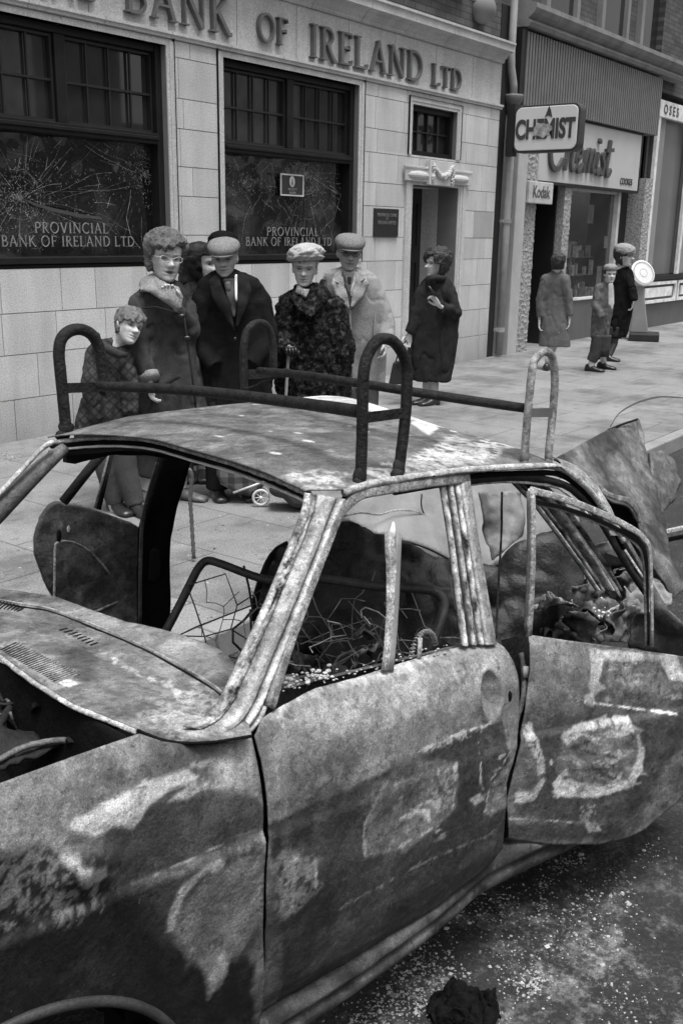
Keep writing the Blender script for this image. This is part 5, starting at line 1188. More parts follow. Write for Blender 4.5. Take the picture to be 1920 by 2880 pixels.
# pale sheet seen through the windows: the bent far rear door skin
sheet('far_rear_door', [pv(*p) for p in [(770, 1160, 1.32), (860, 1132, 1.32), (1080, 1105, 1.30), (1300, 1110, 1.25), (1330, 1150, 1.2), (1330, 1200, 1.15), (1240, 1238, 1.1), (1150, 1285, 1.05), (1120, 1306, 1.05), (1050, 1290, 1.1), (960, 1252, 1.15), (900, 1235, 1.2), (850, 1222, 1.25), (800, 1196, 1.3), (775, 1200, 1.3)]], M_sheet, .012, .012, crump=.006, cf=5)
strip('door_fold', [(790, 1185), (830, 1178), (870, 1182), (910, 1172), (950, 1174), (985, 1184), (1030, 1182)], .0035, M_pale, vs=1.24, rag=.001)
strip('door_fold', [(968, 1135), (967, 1160), (972, 1178), (980, 1186)], .003, M_void, vs=1.24, rag=.001)
sheet('scorched_flap', [pv(*p) for p in [(1095, 1130, .8), (1200, 1125, .75), (1205, 1230, .7), (1160, 1262, .7), (1130, 1290, .72), (1115, 1240, .78)]], mat('scorched_sheet', .17, .6, .6, 7, .15, 250, .3), .006, .012, crump=.02, cf=9)
strip('seal_strip', [(1152, 1130), (1150, 1240), (1144, 1340), (1138, 1470)], .004, M_mid, vs=.4, rag=.003)
# ---------------------------------------------------------------- C pillar and torn tail
q = [(1286, 1078), (1330, 1108), (1378, 1160), (1420, 1225), (1462, 1290), (1500, 1350), (1540, 1420), (1568, 1470)]
ruled('rear_pillar', [(1283, 1078), (1326, 1108), (1368, 1158), (1398, 1212), (1408, 1232)], [(1290, 1052), (1340, 1068), (1385, 1112), (1418, 1168), (1440, 1226)],
      [(0, .03), (.1, .012), (.3, .0), (.6, .0), (.85, .02), (1, .06)], [(0, .25, .5), (.15, .5, .6), (.5, .42, .4), (.8, .30, .3), (1, .2, .3)], off=.0, seed=12)
ruled('rear_pillar', [(1236, 1118), (1290, 1175), (1340, 1242), (1390, 1312), (1430, 1372)], [(1290, 1102), (1345, 1150), (1400, 1225), (1450, 1300), (1490, 1372)],
      [(0, .02), (.08, .0), (.12, .03), (.2, .035), (.28, .01), (.36, .03), (.5, .035), (.6, .0), (.66, .03), (.8, .03), (.9, .0), (1, .03)],
      [(0, .1, .5), (.07, .45, .8), (.12, .03, .5), (.22, .03, .5), (.28, .3, 1.0), (.36, .05, 1), (.5, .07, 1), (.6, .35, 1.0), (.66, .04, .5), (.8, .10, 1.2), (.9, .22, 1.0), (1, .05, .5)], off=.075, seed=15)
strip('rear_pillar', [(1400, 1190), (1440, 1250), (1480, 1320), (1520, 1390), (1580, 1470)], [.008, .008, .008, .008, .008], M_mid, .10, rag=.002, flat=.9)
strip('rear_pillar', [(1238, 1118), (1290, 1175), (1340, 1245), (1390, 1315), (1425, 1372)], .005, M_edge, .08, rag=.002)
strip('rear_pillar', [(1386, 1190), (1405, 1220), (1425, 1250), (1478, 1330)], .004, M_pale, .06, rag=.001)
M_lidm = mat('lid_metal', .09, .5, .45, 5, .2, 250, .1, 40)
lid = sheet('boot_lid', [pv(*p) for p in [(1270, 1055, .75), (1300, 1040, .80), (1340, 1016, .86), (1395, 988, .9), (1440, 970, .95), (1463, 964, 1.0), (1472, 1000, .95), (1485, 1060, .85), (1505, 1140, .72), (1525, 1220, .6), (1540, 1290, .5), (1568, 1350, .42), (1540, 1380, .42), (1500, 1310, .48), (1470, 1240, .55), (1462, 1200, .6), (1445, 1170, .62), (1400, 1150, .66), (1370, 1120, .68), (1330, 1085, .7)]], M_car, .008, .006, crump=.012, cf=5, wear=WearShade(.11, .55, 5, 9).blob([(-.3, -.1), (.3, -.12), (.3, -.02), (-.3, .0)], .16, .03, .06, 12, .6, .5))
strip('lid_flange', [(1352, 1098), (1375, 1122), (1405, 1140), (1440, 1150), (1460, 1172), (1468, 1200)], [.008, .010, .009, .010, .010, .006], M_edge, vs=.5, rag=.001)
strip('lid_edge', [(1395, 988), (1430, 974), (1463, 963)], .005, M_dark, vs=.92)
strip('lid_edge', [(1463, 964), (1485, 1060), (1505, 1140), (1525, 1220), (1542, 1290)], .005, M_pale, vs=.60, rag=.001) if False else None
sheet('boot_floor', [pv(*p) for p in [(1360, 1110, .75), (1420, 1140, .75), (1465, 1165, .72), (1480, 1230, .68), (1500, 1300, .62), (1440, 1290, .62), (1400, 1220, .66)]], M_dark, .006, .012, crump=.01)
strip('lamp_wire', [(1400, 980), (1420, 950), (1450, 930), (1480, 918), (1520, 911), (1580, 915)], [.003, .003, .005, .006, .004, .003], mat('wire_grey', .16, .6), vs=1.0, rag=.0)
tail = sheet('rear_quarter_panel', [pv(*p) for p in [(1495, 1345, .14), (1530, 1400, .10), (1580, 1440, .06), (1700, 1480, .06), (1700, 1640, .10), (1560, 1560, .14), (1500, 1500, .16), (1440, 1490, .22), (1450, 1420, .22)]], M_mid, .008, .012, crump=.012)
random.seed(5)
cr0 = [([(1280, 1300, .7), (1330, 1275, .66), (1400, 1240, .62), (1420, 1290, .6), (1370, 1330, .6), (1300, 1340, .65)], M_mid), ([(1270, 1370, .6), (1340, 1330, .55), (1430, 1340, .5), (1440, 1390, .45), (1350, 1400, .5), (1290, 1420, .55)], M_dark),
       ([(1290, 1430, .5), (1360, 1390, .42), (1460, 1370, .36), (1490, 1430, .3), (1490, 1480, .28), (1380, 1470, .34), (1320, 1480, .4)], mat('crumpled_sheet', .11, .5, .6, 14, .3, 200, .5, extra=metalx)), ([(1240, 1400, .5), (1300, 1380, .45), (1320, 1440, .4), (1280, 1470, .4), (1240, 1465, .4)], M_dark),
       ([(1270, 1290, .62), (1340, 1230, .6), (1345, 1260, .58), (1290, 1320, .6)], M_mid), ([(1350, 1470, .3), (1420, 1380, .3), (1470, 1400, .28), (1488, 1475, .26)], mat('crumpled_sheet', .2)),
       ([(1430, 1350, .4), (1490, 1330, .32), (1540, 1370, .26), (1540, 1400, .24), (1480, 1410, .3), (1440, 1400, .36)], M_sheet), ([(1240, 1240, .62), (1300, 1210, .6), (1310, 1290, .6), (1250, 1330, .6)], M_dark)]
for k, (pts, m) in enumerate(cr0):
    c = np.mean([(p[0], p[1]) for p in pts], 0)
    pts2 = [(p[0], p[1], p[2] + random.uniform(-.03, .03)) for p in pts]
    sheet('crumpled_metal', [pv(*p) for p in pts2], m, .003, .006, crump=.05, cf=9)
strip('crumple_edge', [(1312, 1378), (1315, 1400), (1330, 1420), (1350, 1440), (1372, 1447)], .003, M_pale, vs=.40, rag=.002)
strip('crumple_edge', [(1355, 1440), (1370, 1425), (1395, 1405), (1420, 1392)], .004, M_pale, vs=.36, rag=.006)
fl = MB(); random.seed(9)
for k in range(26): p = pv(random.gauss(1395, 22), random.gauss(1412, 16), .27 + random.random() * .05); fl.ball(tuple(p), random.uniform(.0015, .005), 6, 4)
tag(fl.build('ash_flakes', mat('white_ash', .8), car, True), kind='stuff')
q = MB(); R = []
for a in np.linspace(0, 2 * pi, 36, endpoint=False): pass
# dark far wheel behind the tail, and a second torn panel beyond it
sheet('far_quarter_panel', [pv(*p) for p in [(1488, 1040, 1.25), (1520, 1035, 1.25), (1545, 1055, 1.22), (1560, 1110, 1.15), (1545, 1150, 1.1), (1520, 1180, 1.05), (1500, 1120, 1.12)]], M_mid, .02, .015, crump=.02)
strip('bumper_iron', [(1525, 1222), (1570, 1212), (1640, 1200)], .010, M_pale, vs=.75, rag=.002, sub=2)
strip('bumper_iron', [(1530, 1240), (1570, 1232), (1640, 1220)], .010, M_void, vs=.78, rag=.002, sub=2)

# ================================================================== ROOF RACK (rests on the roof)
rack = empty('roof_rack', (0, 0, 0), 'charred tubular roof rack with four upright hoops clamped across the car roof', 'roof rack')
rack.matrix_world = mm
def hoopr(name, pts, r, m, rag=.0008): return tubec(name, pts, r, m, rack, 12, 1, rag, (0, 1, 0), 7)
def pvs(L, v): return [pv(x, y, v) for x, y in L]
h1 = hoopr('hoop', pvs([(828, 1098), (830, 1040), (832, 960), (834, 870), (842, 822), (862, 786), (882, 778), (905, 786), (928, 822), (934, 870), (930, 960), (922, 1030), (916, 1078)], .215), .0125, M_rackm, .0012)
h2 = hoopr('hoop', pvs([(1204, 1058), (1207, 1000), (1213, 930), (1219, 868), (1226, 830), (1240, 812), (1254, 808), (1268, 824), (1273, 868), (1270, 930), (1263, 1000), (1258, 1052)], .225), .0105, M_rackp, .0015)
h3 = hoopr('hoop', pvs([(152, 985), (146, 920), (139, 850), (136, 810), (142, 778), (162, 760), (188, 757), (212, 770), (228, 800), (236, 850), (238, 890)], 1.27), .0165, M_rackm, .0008)
h4 = hoopr('hoop', pvs([(562, 900), (560, 850), (560, 800), (568, 760), (590, 742), (612, 748), (624, 775), (628, 820), (628, 870)], 1.25), .0125, M_rackm, .0008)
def bar(name, L, r, m=M_rackm): return tubec(name, [pv(*p) for p in L], r, m, rack, 12, 1, .0006, (0, 0, 1), 8)
bar('cross_bar', [(228, 887, 1.25), (400, 894, .98), (530, 906, .78), (680, 925, .52), (826, 945, .24)], .0145)
bar('cross_bar', [(596, 852, 1.2), (700, 862, .9), (840, 883, .62), (1000, 908, .42), (1208, 938, .24)], .0125)
def plate(name, P4, m=M_rackm):
    a = [pv(*p) for p in P4]; q = MB(); nrm = np.cross(a[1] - a[0], a[3] - a[0]); nrm = _n(nrm) * .003
    q.add([tuple(p - nrm) for p in a] + [tuple(p + nrm) for p in a], [(0, 1, 2, 3), (7, 6, 5, 4), (0, 4, 5, 1), (1, 5, 6, 2), (2, 6, 7, 3), (3, 7, 4, 0)]); return q.build(name, m, rack)
plate('hoop_plate', [(834, 948, .212), (928, 937, .212), (926, 960, .212), (836, 972, .212)]); plate('hoop_plate', [(1214, 938, .222), (1268, 937, .222), (1266, 958, .222), (1213, 958, .222)], mat('rack_plate', .12, .6))
plate('hoop_plate', [(146, 880, 1.27), (238, 878, 1.27), (238, 900, 1.27), (146, 903, 1.27)]); plate('hoop_plate', [(562, 850, 1.25), (628, 846, 1.25), (628, 866, 1.25), (562, 872, 1.25)])
def foot(x, y, v, s=1.0, m=M_rackm):
    c = pv(x, y, v); q = MB(); i0 = 0; q.ball(tuple(c), (.017 * s, .014 * s, .020 * s), 10, 7); q.ball((c[0] - .008 * s, c[1] - .004, c[2] - .014 * s), (.016 * s, .014 * s, .012 * s), 9, 6)
    q.v = [tuple(Vector(p) + .005 * s * noise.noise_vector(Vector(p) * 50)) for p in q.v]; return q.build('clamp_foot', m, rack, True)
foot(826, 1094, .212); foot(915, 1074, .212); foot(1204, 1054, .222, .8, mat('foot_metal', .1, .7, .5, 30)); foot(1260, 1052, .222, .8, mat('foot_metal', .1)); foot(152, 985, 1.27, 1.3); foot(240, 893, 1.26, .8)
tubec('tie_wire', [pv(*p) for p in [(560, 893, 1.24), (580, 888, 1.2), (600, 880, 1.16), (625, 870, 1.1), (650, 864, 1.05), (665, 860, 1.0)]], .003, M_rackm, rack, 6, 1, .006, (0, 0, 1), 8)
tubec('tie_wire', [pv(*p) for p in [(605, 850, 1.15), (640, 858, 1.08), (660, 852, 1.0), (690, 862, .92)]], [.006, .009, .008, .004], M_rackm, rack, 8, 1, .006, (0, 0, 1), 8)
# ================================================================== PEOPLE
def skinx(N, L, tc, mp, M_, R_, noise_, col): return col
M_skin = mat('skin', .5, .6, .12, 45, .12, 200, .45, 55, tone=True, spec=.3)
def cloth(name, base, rough=.95, **k): return mat(name, base, rough, k.pop('var', .25), k.pop('scale', 9), k.pop('fine', .25), k.pop('fscale', 160), k.pop('bump', .4), k.pop('bscale', 70), spec=.05, **k)
def quiltx(N, L, tc, mp, M_, R_, noise_, col):
    w1 = N.new('ShaderNodeTexWave'); w1.inputs['Scale'].default_value = 7.5; w1.wave_profile = 'SIN'; w2 = N.new('ShaderNodeTexWave'); w2.inputs['Scale'].default_value = 7.5
    a = N.new('ShaderNodeMapping'); a.inputs['Rotation'].default_value = (0, radians(45), 0); b = N.new('ShaderNodeMapping'); b.inputs['Rotation'].default_value = (0, radians(-45), 0)
    for w_, m_ in ((w1, a), (w2, b)): L.new(tc.outputs['Object'], m_.inputs[0]); L.new(m_.outputs[0], w_.inputs[0])
    return M_('MULTIPLY', col, R_(M_('MINIMUM', w1.outputs['Fac'], w2.outputs['Fac']), 0, .30, .62, 1.12))

class Frame:
    """a person's own upright frame: x to the right as seen from the pavement edge, y away from it, z up"""
    def __init__(s, foot):
        s.o = np.array([foot[0], foot[1], 0.0]); d = s.o - [0, 0, 0]; d[2] = 0; s.yd = _n(d); s.xd = np.array([s.yd[1], -s.yd[0], 0]); s.zd = np.array([0, 0, 1.])
        s.M = np.stack([s.xd, s.yd, s.zd]); s.dist = np.linalg.norm(d)
    def p(s, x, y, dy=0.0):
        d = ray(x, y); c = s.o + s.yd * dy; t = np.dot(c - CAM, s.yd) / np.dot(d, s.yd); return s.M @ (CAM + d * t - s.o)
    def px(s): return abs(s.p(800, 900)[0] - s.p(801, 900)[0])
def place(o, fr, parent=None):
    if parent is None:
        m = Matrix(fr.M.T.tolist()).to_4x4(); m.translation = Vector(fr.o.tolist()); o.matrix_world = m
    else: o.parent = parent
    return o

HZ = np.array([-1, -.93, -.8, -.6, -.4, -.2, 0, .2, .4, .6, .8, .92, 1.0])
HW = np.array([.20, .42, .56, .70, .78, .83, .87, .93, .97, .93, .75, .50, .0])
HF = np.array([.62, .76, .82, .84, .85, .86, .84, .88, .88, .78, .56, .36, .0])
HB = np.array([-.10, .10, .25, .45, .62, .78, .90, .98, 1.0, .95, .74, .48, .0])
def head_pts(nz=56, nt=64, fem=False, mouth=0.0):
    """unit head (half height 1): x side, y back (-y is the face), z up"""
    R = []
    zz = -np.cos(np.linspace(0, pi, nz)) * .999; zz = .5 * zz + .5 * np.linspace(-.999, .999, nz)
    for z in zz:
        w_ = np.interp(z, HZ, HW) * .70; f = np.interp(z, HZ, HF) * .84; b = np.interp(z, HZ, HB) * .86; cy = (b - f) / 2; ry = (b + f) / 2; row = []
        for k in range(nt):
            a = 2 * pi * k / nt; a = a - .38 * sin(a * 1) * 0; ca, sa = cos(a), sin(a)      # a=0 -> +x ; a=-pi/2 -> face
            e = 2.0 if sa > 0 else 2.3
            m = (abs(ca) ** e + abs(sa) ** e) ** (-1 / e); x = w_ * m * ca; y = cy + ry * m * sa
            if sa < 0:
                nose = exp(-(x / (.085 + .05 * sst(-z, .05, .3))) ** 2) * (sst(-z, -.12, .28) - sst(-z, .30, .40)); y -= .33 * nose
                brow = exp(-((z - .17) / .09) ** 2) * exp(-(x / .5) ** 4); y -= .06 * brow
                for sx in (-1, 1): y += .13 * exp(-((x - sx * .26) / .15) ** 2 - ((z + .0) / .10) ** 2); y -= .055 * exp(-((x - sx * .40) / .17) ** 2 - ((z + .26) / .16) ** 2)
                y -= .06 * exp(-(x / .24) ** 2) * (exp(-((z + .50) / .05) ** 2) + 1.1 * exp(-((z + .63) / .055) ** 2)); y += .05 * exp(-(x / .24) ** 2 - ((z + .565) / .025) ** 2)
                y -= .08 * exp(-(x / .25) ** 2 - ((z + .90) / .12) ** 2)
                if mouth: y += .12 * exp(-(x / .14) ** 2 - ((z + .58) / .06) ** 2)
            row.append((x, y, z))
        R.append(row)
    return R
def face_tone(P, base, age=0.0, mouth=0.0, brow=.35):
    x, y, z = P[:, 0], P[:, 1], P[:, 2]; t = np.full(len(P), base * .86); f = (y < -.2)
    def g(cx, cz, rx, rz): return np.exp(-((x - cx) / rx) ** 2 - ((z - cz) / rz) ** 2) * f
    for sx in (-1, 1):
        t = t * (1 - .5 * g(sx * .27, .01, .19, .10)); t = t * (1 - .35 * g(sx * .27, .055, .16, .018)); t = t * (1 - .93 * np.minimum(1, 1.6 * g(sx * .27, .0, .085, .034))); t = t * (1 - .75 * brow / .35 * g(sx * .29, .145, .17, .036)); t = t * (1 - .3 * g(sx * .52, -.35, .12, .3))
        t = t * (1 - .5 * g(sx * .09, -.37, .04, .03)); t = t * (1 - .22 * age * g(sx * .24, -.43, .04, .13)); t = t * (1 - .2 * age * g(sx * .27, -.11, .13, .035))
    t = t * (1 - .5 * g(0, -.57, .23, .06)); t = t * (1 - .8 * g(0, -.565, .22, .022)); t = t * (1 - .3 * g(0, -.40, .13, .03)); t = t * (1 - .15 * g(0, -.73, .15, .03))
    if mouth: t = t * (1 - .93 * np.minimum(1, 1.7 * g(0, -.58, .12, .055)))
    return t
def rotm(yaw, pitch, roll):
    return np.array((Matrix.Rotation(roll, 3, 'Y') @ Matrix.Rotation(yaw, 3, 'Z') @ Matrix.Rotation(pitch, 3, 'X')).to_3x3())
def hand(mb, wrist, d, palm_n, s=1.0, curl=.5, thumb=1):
    """palm, four unequal curled fingers and a thumb leaving its side"""
    w_ = np.array(wrist, float); d = _n(d); n = np.array(palm_n, float); n = _n(n - d * np.dot(n, d)); r = np.cross(d, n)
    P = lambda a, b, c: w_ + (d * a + r * b + n * c) * s
    R = []
    for a, hw, ht in ((-.01, .026, .019), (.02, .032, .017), (.055, .040, .014), (.082, .041, .012), (.092, .036, .009)):
        R.append([tuple(P(a, hw * cos(t), ht * sin(t))) for t in np.linspace(0, 2 * pi, 14, endpoint=False)])
    mb.rings(R)
    for k, (b, L) in enumerate(((-.030, .062), (-.010, .074), (.010, .078), (.030, .070))):
        b *= -thumb; pts = [P(.080, b, 0)]; ang = 0; c = np.array([.082, b, 0.0]); seg = (.45, .32, .24); rad = [.0095, .0090, .0082, .0070]
        for q, sg in enumerate(seg):
            ang += curl * (.55 + .25 * q); c = c + np.array([cos(ang) * L * sg, 0, sin(ang) * L * sg]); pts.append(P(*c))
        mb.tube(pts, [x * s for x in rad], 8)
        mb.ball(tuple(pts[-1]), .0070 * s, 8, 6)
    t0 = P(.018, .026 * thumb, .003); t1 = P(.045, .050 * thumb, .014); t2 = P(.068, .056 * thumb, .026); t3 = P(.088, .052 * thumb, .036); mb.tube([t0, t1, t2, t3], [.013 * s, .0115 * s, .0100 * s, .0080 * s], 8); mb.ball(tuple(t3), .008 * s, 8, 6)

def make_person(foot, hc, hh, yaw=0, pitch=0, roll=0, tone=.5, label='', arms=(), legs=(), torso=None, age=0, mouth=0, group=None, brow=.35, ears=True, vox=.007, handk=1.0, name='person', skinleg=None):
    """hc: head centre pixel, hh: chin-to-crown height in pixels, arms: (shoulder, elbow, wrist, hand dir, palm normal, curl, thumb) as local points"""
    fr = Frame(foot); k = fr.px(); s = hh * k / 2; C = fr.p(*hc); Rm = rotm(radians(yaw), radians(pitch), radians(roll))
    rings = [[tuple(C + Rm @ (np.array(p) * s)) for p in r] for r in head_pts(mouth=mouth)]
    neck0 = C + Rm @ (np.array([0, .22, -.55]) * s); sh = torso or (C[0], C[2] - 1.9 * s)
    mb = MB(); mb.rings(rings)
    base = np.array([sh[0], .03, sh[1]])
    mb.tube([neck0, (neck0 + base) / 2 + np.array([0, .005, .0]), base, base + [0, 0, -.06]], [.42 * s, .40 * s, .46 * s, .55 * s], 18)
    hip = base[2] * .60; R = []
    kq = .72 * base[2] / 1.4
    for t, rx, ry in ((0, .05, .05), (.05, .15, .085), (.15, .165, .10), (.35, .14, .10), (.6, .13, .095), (.85, .15, .11), (1, .145, .105), (1.08, .08, .08)):
        z = base[2] * (1 - t) + hip * t; x = base[0] * (1 - t) + (legs[0][0][0] + legs[-1][0][0]) / 2 * t if legs else base[0]
        R.append([(x + rx * kq * cos(a), .04 + ry * kq * sin(a), z) for a in np.linspace(0, 2 * pi, 20, endpoint=False)])
    mb.rings(R)
    for A in arms: mb.tube([A[0], A[1], A[2] if len(A) > 3 and A[3] is not None else np.array(A[1]) * .5 + np.array(A[2]) * .5], [.030, .026, .022], 12)
    for Lg in legs: mb.tube([Lg[0], Lg[1], (np.array(Lg[1]) * .45 + np.array(Lg[2]) * .55) + [0, .012, 0], Lg[2]], [.060, .046, .046, .034], 14)
    for e in ((-1, 1) if ears else ()):
        c = C + Rm @ (np.array([e * .66, .10, -.10]) * s); mb.ball(tuple(c), (.09 * s, .16 * s, .25 * s), 10, 8)
    V, N_, F = remesh(mb, vox, 1)
    # fine head surface replaces the coarse one above the jaw
    hb = MB(); hb.rings(rings, cap=True); n0 = len(V)
    Pl = (np.array(hb.v) - C) @ Rm / s
    t0 = np.full(n0, tone); Vl = (V - C) @ Rm / s; t0 = np.where(Vl[:, 2] > -1.1, face_tone(Vl, tone, age, mouth, brow), tone)
    if skinleg is not None: t0 = np.where(V[:, 2] < .5, skinleg, t0)
    hsh = MB()
    for A in arms:
        if len(A) > 3 and A[3] is not None: hand(hsh, A[2], np.array(A[3]), np.array(A[4]), handk, A[5], A[6])
    vs = [tuple(v) for v in V] + [tuple(C + Rm @ (p * s * 1.004)) for p in Pl] + hsh.v
    fs = list(F) + [tuple(i + n0 for i in f) for f in hb.f] + [tuple(i + n0 + len(hb.v) for i in f) for f in hsh.f]
    tn = np.concatenate([t0, face_tone(Pl, tone, age, mouth, brow), np.full(len(hsh.v), tone)])
    o = mkobj(name, vs, fs, M_skin, None, True, attr=tn); place(o, fr); tag(o, label, 'person', group)
    o['_f'] = 0
    return o, fr, C, s, Rm
def clean(o):
    if '_f' in o: del o['_f']
def headshell(Rm, C, s, fn, nz=90, nt=110):
    """a surface around the head; fn(dir x,y,z unit-head coords, side angle) -> outward offset in head units, or None to sink below the skin"""
    R = []
    for r in head_pts(nz, nt):
        row = []
        for p in r:
            p = np.array(p); d = p - np.array([0, .05, .05]); L = np.linalg.norm(d) + 1e-9; o_ = fn(p); row.append(tuple(C + Rm @ ((p + d / L * o_) * s)))
        R.append(row)
    return R
def hair(o, C, s, Rm, m, thick=.18, low=-.3, fringe=.42, side=.62, rough_=.06, back=0.1, name='hair', freq=5, parting=0, vol=0.0):
    def fn(p):
        x, y, z = p; n_ = noise.noise(Vector((x * freq, y * freq, z * freq * .6))) * rough_ * 1.3 + abs(noise.noise(Vector((x * 15, y * 15, z * 4)))) * rough_ * 1.1 + noise.noise(Vector((x * 34, y * 34, z * 7))) * rough_ * .5
        facem = (y < -.05) and (z < fringe + .12 * sin(x * 3 + parting) + .22 * noise.noise(Vector((x * 9, 3.3, 1))) ) and abs(x) < side + (.1 if z < 0 else 0)
        cutlow = z < low + (.25 if y < -.1 else 0)
        if facem or cutlow: return -.10
        return thick + n_ + vol * max(0, z) + back * max(0, y)
    q = MB(); q.rings(headshell(Rm, C, s, fn), cap=True); return q.build(name, m, o, True, fix=False)
def furcap(o, C, s, Rm, m, z0=.32, z1=1.25, r=1.0, name='hat', rough_=.05, tilt=0, flat=.35, roll_=.0):
    q = MB(); R = []
    for i in range(22):
        t = i / 21; z = z0 + (z1 - z0) * t; k = (1 - max(0, (t - flat) / (1 - flat)) ** 2.2) ** .5 if t > flat else 1.0; k *= (.86 + .14 * sin(min(t / .25, 1) * pi / 2))
        row = []
        for a in np.linspace(0, 2 * pi, 48, endpoint=False):
            n_ = 1 + rough_ * noise.noise(Vector((cos(a) * 3, sin(a) * 3, z * 5))) + rough_ * .7 * noise.noise(Vector((cos(a) * 9, sin(a) * 9, z * 14)))
            x = .82 * r * k * cos(a) * n_; y = .06 + .98 * r * k * sin(a) * n_; row.append(tuple(C + Rm @ (np.array([x, y, z + tilt * -y + roll_ * x]) * s)))
        R.append(row)
    q.rings(R); return q.build(name, m, o, True)
def flatcap(o, C, s, Rm, m, name='flat_cap'):
    q = MB(); R = []
    for i in range(14):
        t = i / 13; z = .34 + .74 * sin(t * pi / 2); k = [0.84, .93, .98, 1.0, .99, .97, .92, .86, .78, .68, .56, .42, .24, .0][i]
        R.append([tuple(C + Rm @ (np.array([.88 * k * cos(a), -.04 + 1.06 * k * sin(a) - (.10 if sin(a) < 0 else 0) * k, z - .20 * max(0, -sin(a)) * k + .015 * noise.noise(Vector((a, t * 5, 1)))]) * s)) for a in np.linspace(0, 2 * pi, 40, endpoint=False)])
    q.rings(R); ob = q.build(name, m, o, True)
    q = MB(); T = []; Bt = []
    for a in np.linspace(-pi * .92, -pi * .08, 20):
        for L_, lst in ((0, T), (1, Bt)): pass
    R = []
    for z_, k in ((.0, 0), (.0, 1), (-.035, 1), (-.035, 0)):
        R.append([tuple(C + Rm @ (np.array([(.70 + .06 * k) * cos(a), -.12 + (.80 + .36 * k) * sin(a), .33 + z_ - .12 * k * -sin(a)]) * s)) for a in np.linspace(-pi * .93, -pi * .07, 22)])
    R.append(R[0]); q.rings(R, cap=False, closed=False); q.build('cap_peak', m, ob, True); return ob
def glasses(o, C, s, Rm, m, w_=.24, h=.13, r=.018, wing=.0):
    q = MB()
    for e in (-1, 1):
        pts = [tuple(C + Rm @ (np.array([e * .28 + w_ * .92 * cos(a), -.80 - .02 * cos(a) * e * -1, -.02 + h * sin(a) + wing * e * cos(a) * max(0, sin(a))]) * s)) for a in np.linspace(0, 2 * pi, 22)]
        q.tube(pts, r * s, 6); q.tube([tuple(C + Rm @ (np.array(p) * s)) for p in ((e * .50, -.78, .04), (e * .66, -.45, .06), (e * .70, .05, .05))], r * s * .9, 6)
    q.tube([tuple(C + Rm @ (np.array(p) * s)) for p in ((-.07, -.86, .02), (0, -.90, .03), (.07, -.86, .02))], r * s, 6)
    g = q.build('spectacles', m, o, True)
    q = MB()
    for e in (-1, 1): q.add([tuple(C + Rm @ (np.array([e * .28 + w_ * .88 * cos(a), -.80, -.02 + h * .95 * sin(a)]) * s)) for a in np.linspace(0, 2 * pi, 20, endpoint=False)], [tuple(range(20))])
    q.build('lens', mat('lens_glass', .5, .05, 0, 1, 0, 1, 0, alpha=.06), g)
def garment(o, fr, rows, m, name='coat', sleeves=(), vox=.011, fold=.010, ff=5.0, extra=None, seed=0, dy=0.03, fine=.0, smooth_it=3, stretch=.35):
    """rows: (y, x left, x right, depth ratio[, dy]) outline of the cloth in the photo, turned into elliptical sections"""
    mb = MB(); R = []; rows = [tuple(r) + (dy,) * (5 - len(r)) for r in rows]
    rr = []
    for a, b in zip(rows[:-1], rows[1:]):
        n = max(2, int(abs(b[0] - a[0]) / 14))
        for i in range(n): t = i / n; rr.append(tuple(a[j] * (1 - t) + b[j] * t for j in range(5)))
    rr.append(rows[-1])
    for y, xl, xr, k, d_ in rr:
        L_ = fr.p(xl, y, d_); R__ = fr.p(xr, y, d_); c = (L_ + R__) / 2; w_ = (R__[0] - L_[0]) / 2; sl = (R__[2] - L_[2])
        row = []
        for a in np.linspace(0, 2 * pi, 44, endpoint=False):
            e = 2.3; q = (abs(cos(a)) ** e + abs(sin(a)) ** e) ** (-1 / e); row.append((c[0] + w_ * q * cos(a), c[1] + w_ * k * q * sin(a), c[2]))
        R.append(row)
    mb.rings(R)
    for S in sleeves:
        P = [np.array(p, float) for p in S[0]]; mb.tube(P, S[1], 16); 
        for p, r in list(zip(P, S[1]))[:-1]: mb.ball(tuple(p), r * .99, 14, 10)
    if extra: extra(mb)
    V, N_, F = remesh(mb, vox, smooth_it)
    Q = V * [1, 1, stretch] * ff + seed * 7.7
    n1 = fbm(Q, 3) - .5; n2 = fbm(V * [1.3, 1.3, .8] * ff * 2.6 + seed, 3) - .5
    n3 = fbm(V * [1.2, 1.2, .45] * ff * 1.5 + seed * 3.1 + .4 * n1[:, None], 2) - .5
    V = V + N_ * (fold * 3.2 * n1 + fold * 1.6 * n2 - fold * 1.1 * np.exp(-(n3 / .035) ** 2))[:, None]
    if fine: V = V + N_ * (fine * 2 * (fbm(V * 38 + seed, 3) - .5) + fine * 1.2 * (fbm(V * 90 + seed, 2) - .5))[:, None]
    return mkobj(name, V, F, m, o, True)
def shoe(mb, ankle, d, L=.26, sole=.0, w_=.048):
    a = np.array(ankle, float); d = _n([d[0], d[1], 0]); r = np.array([-d[1], d[0], 0]); R = []
    for t, hw, h in ((-.30, .55, .5), (-.27, .8, .85), (-.15, .9, 1.0), (.05, .88, .95), (.25, .95, .62), (.45, 1.05, .48), (.6, .95, .42), (.68, .7, .32), (.70, .4, .2)):
        row = []
        for q in np.linspace(0, 2 * pi, 16, endpoint=False):
            z = .035 * h * 1.3 + .045 * h * 1.2 * sin(q); row.append(tuple(np.array([a[0], a[1], sole]) + d * (t * L) + r * (w_ * hw * cos(q)) + np.array([0, 0, max(z, 0.002)])))
        R.append(row)
    mb.rings(R)
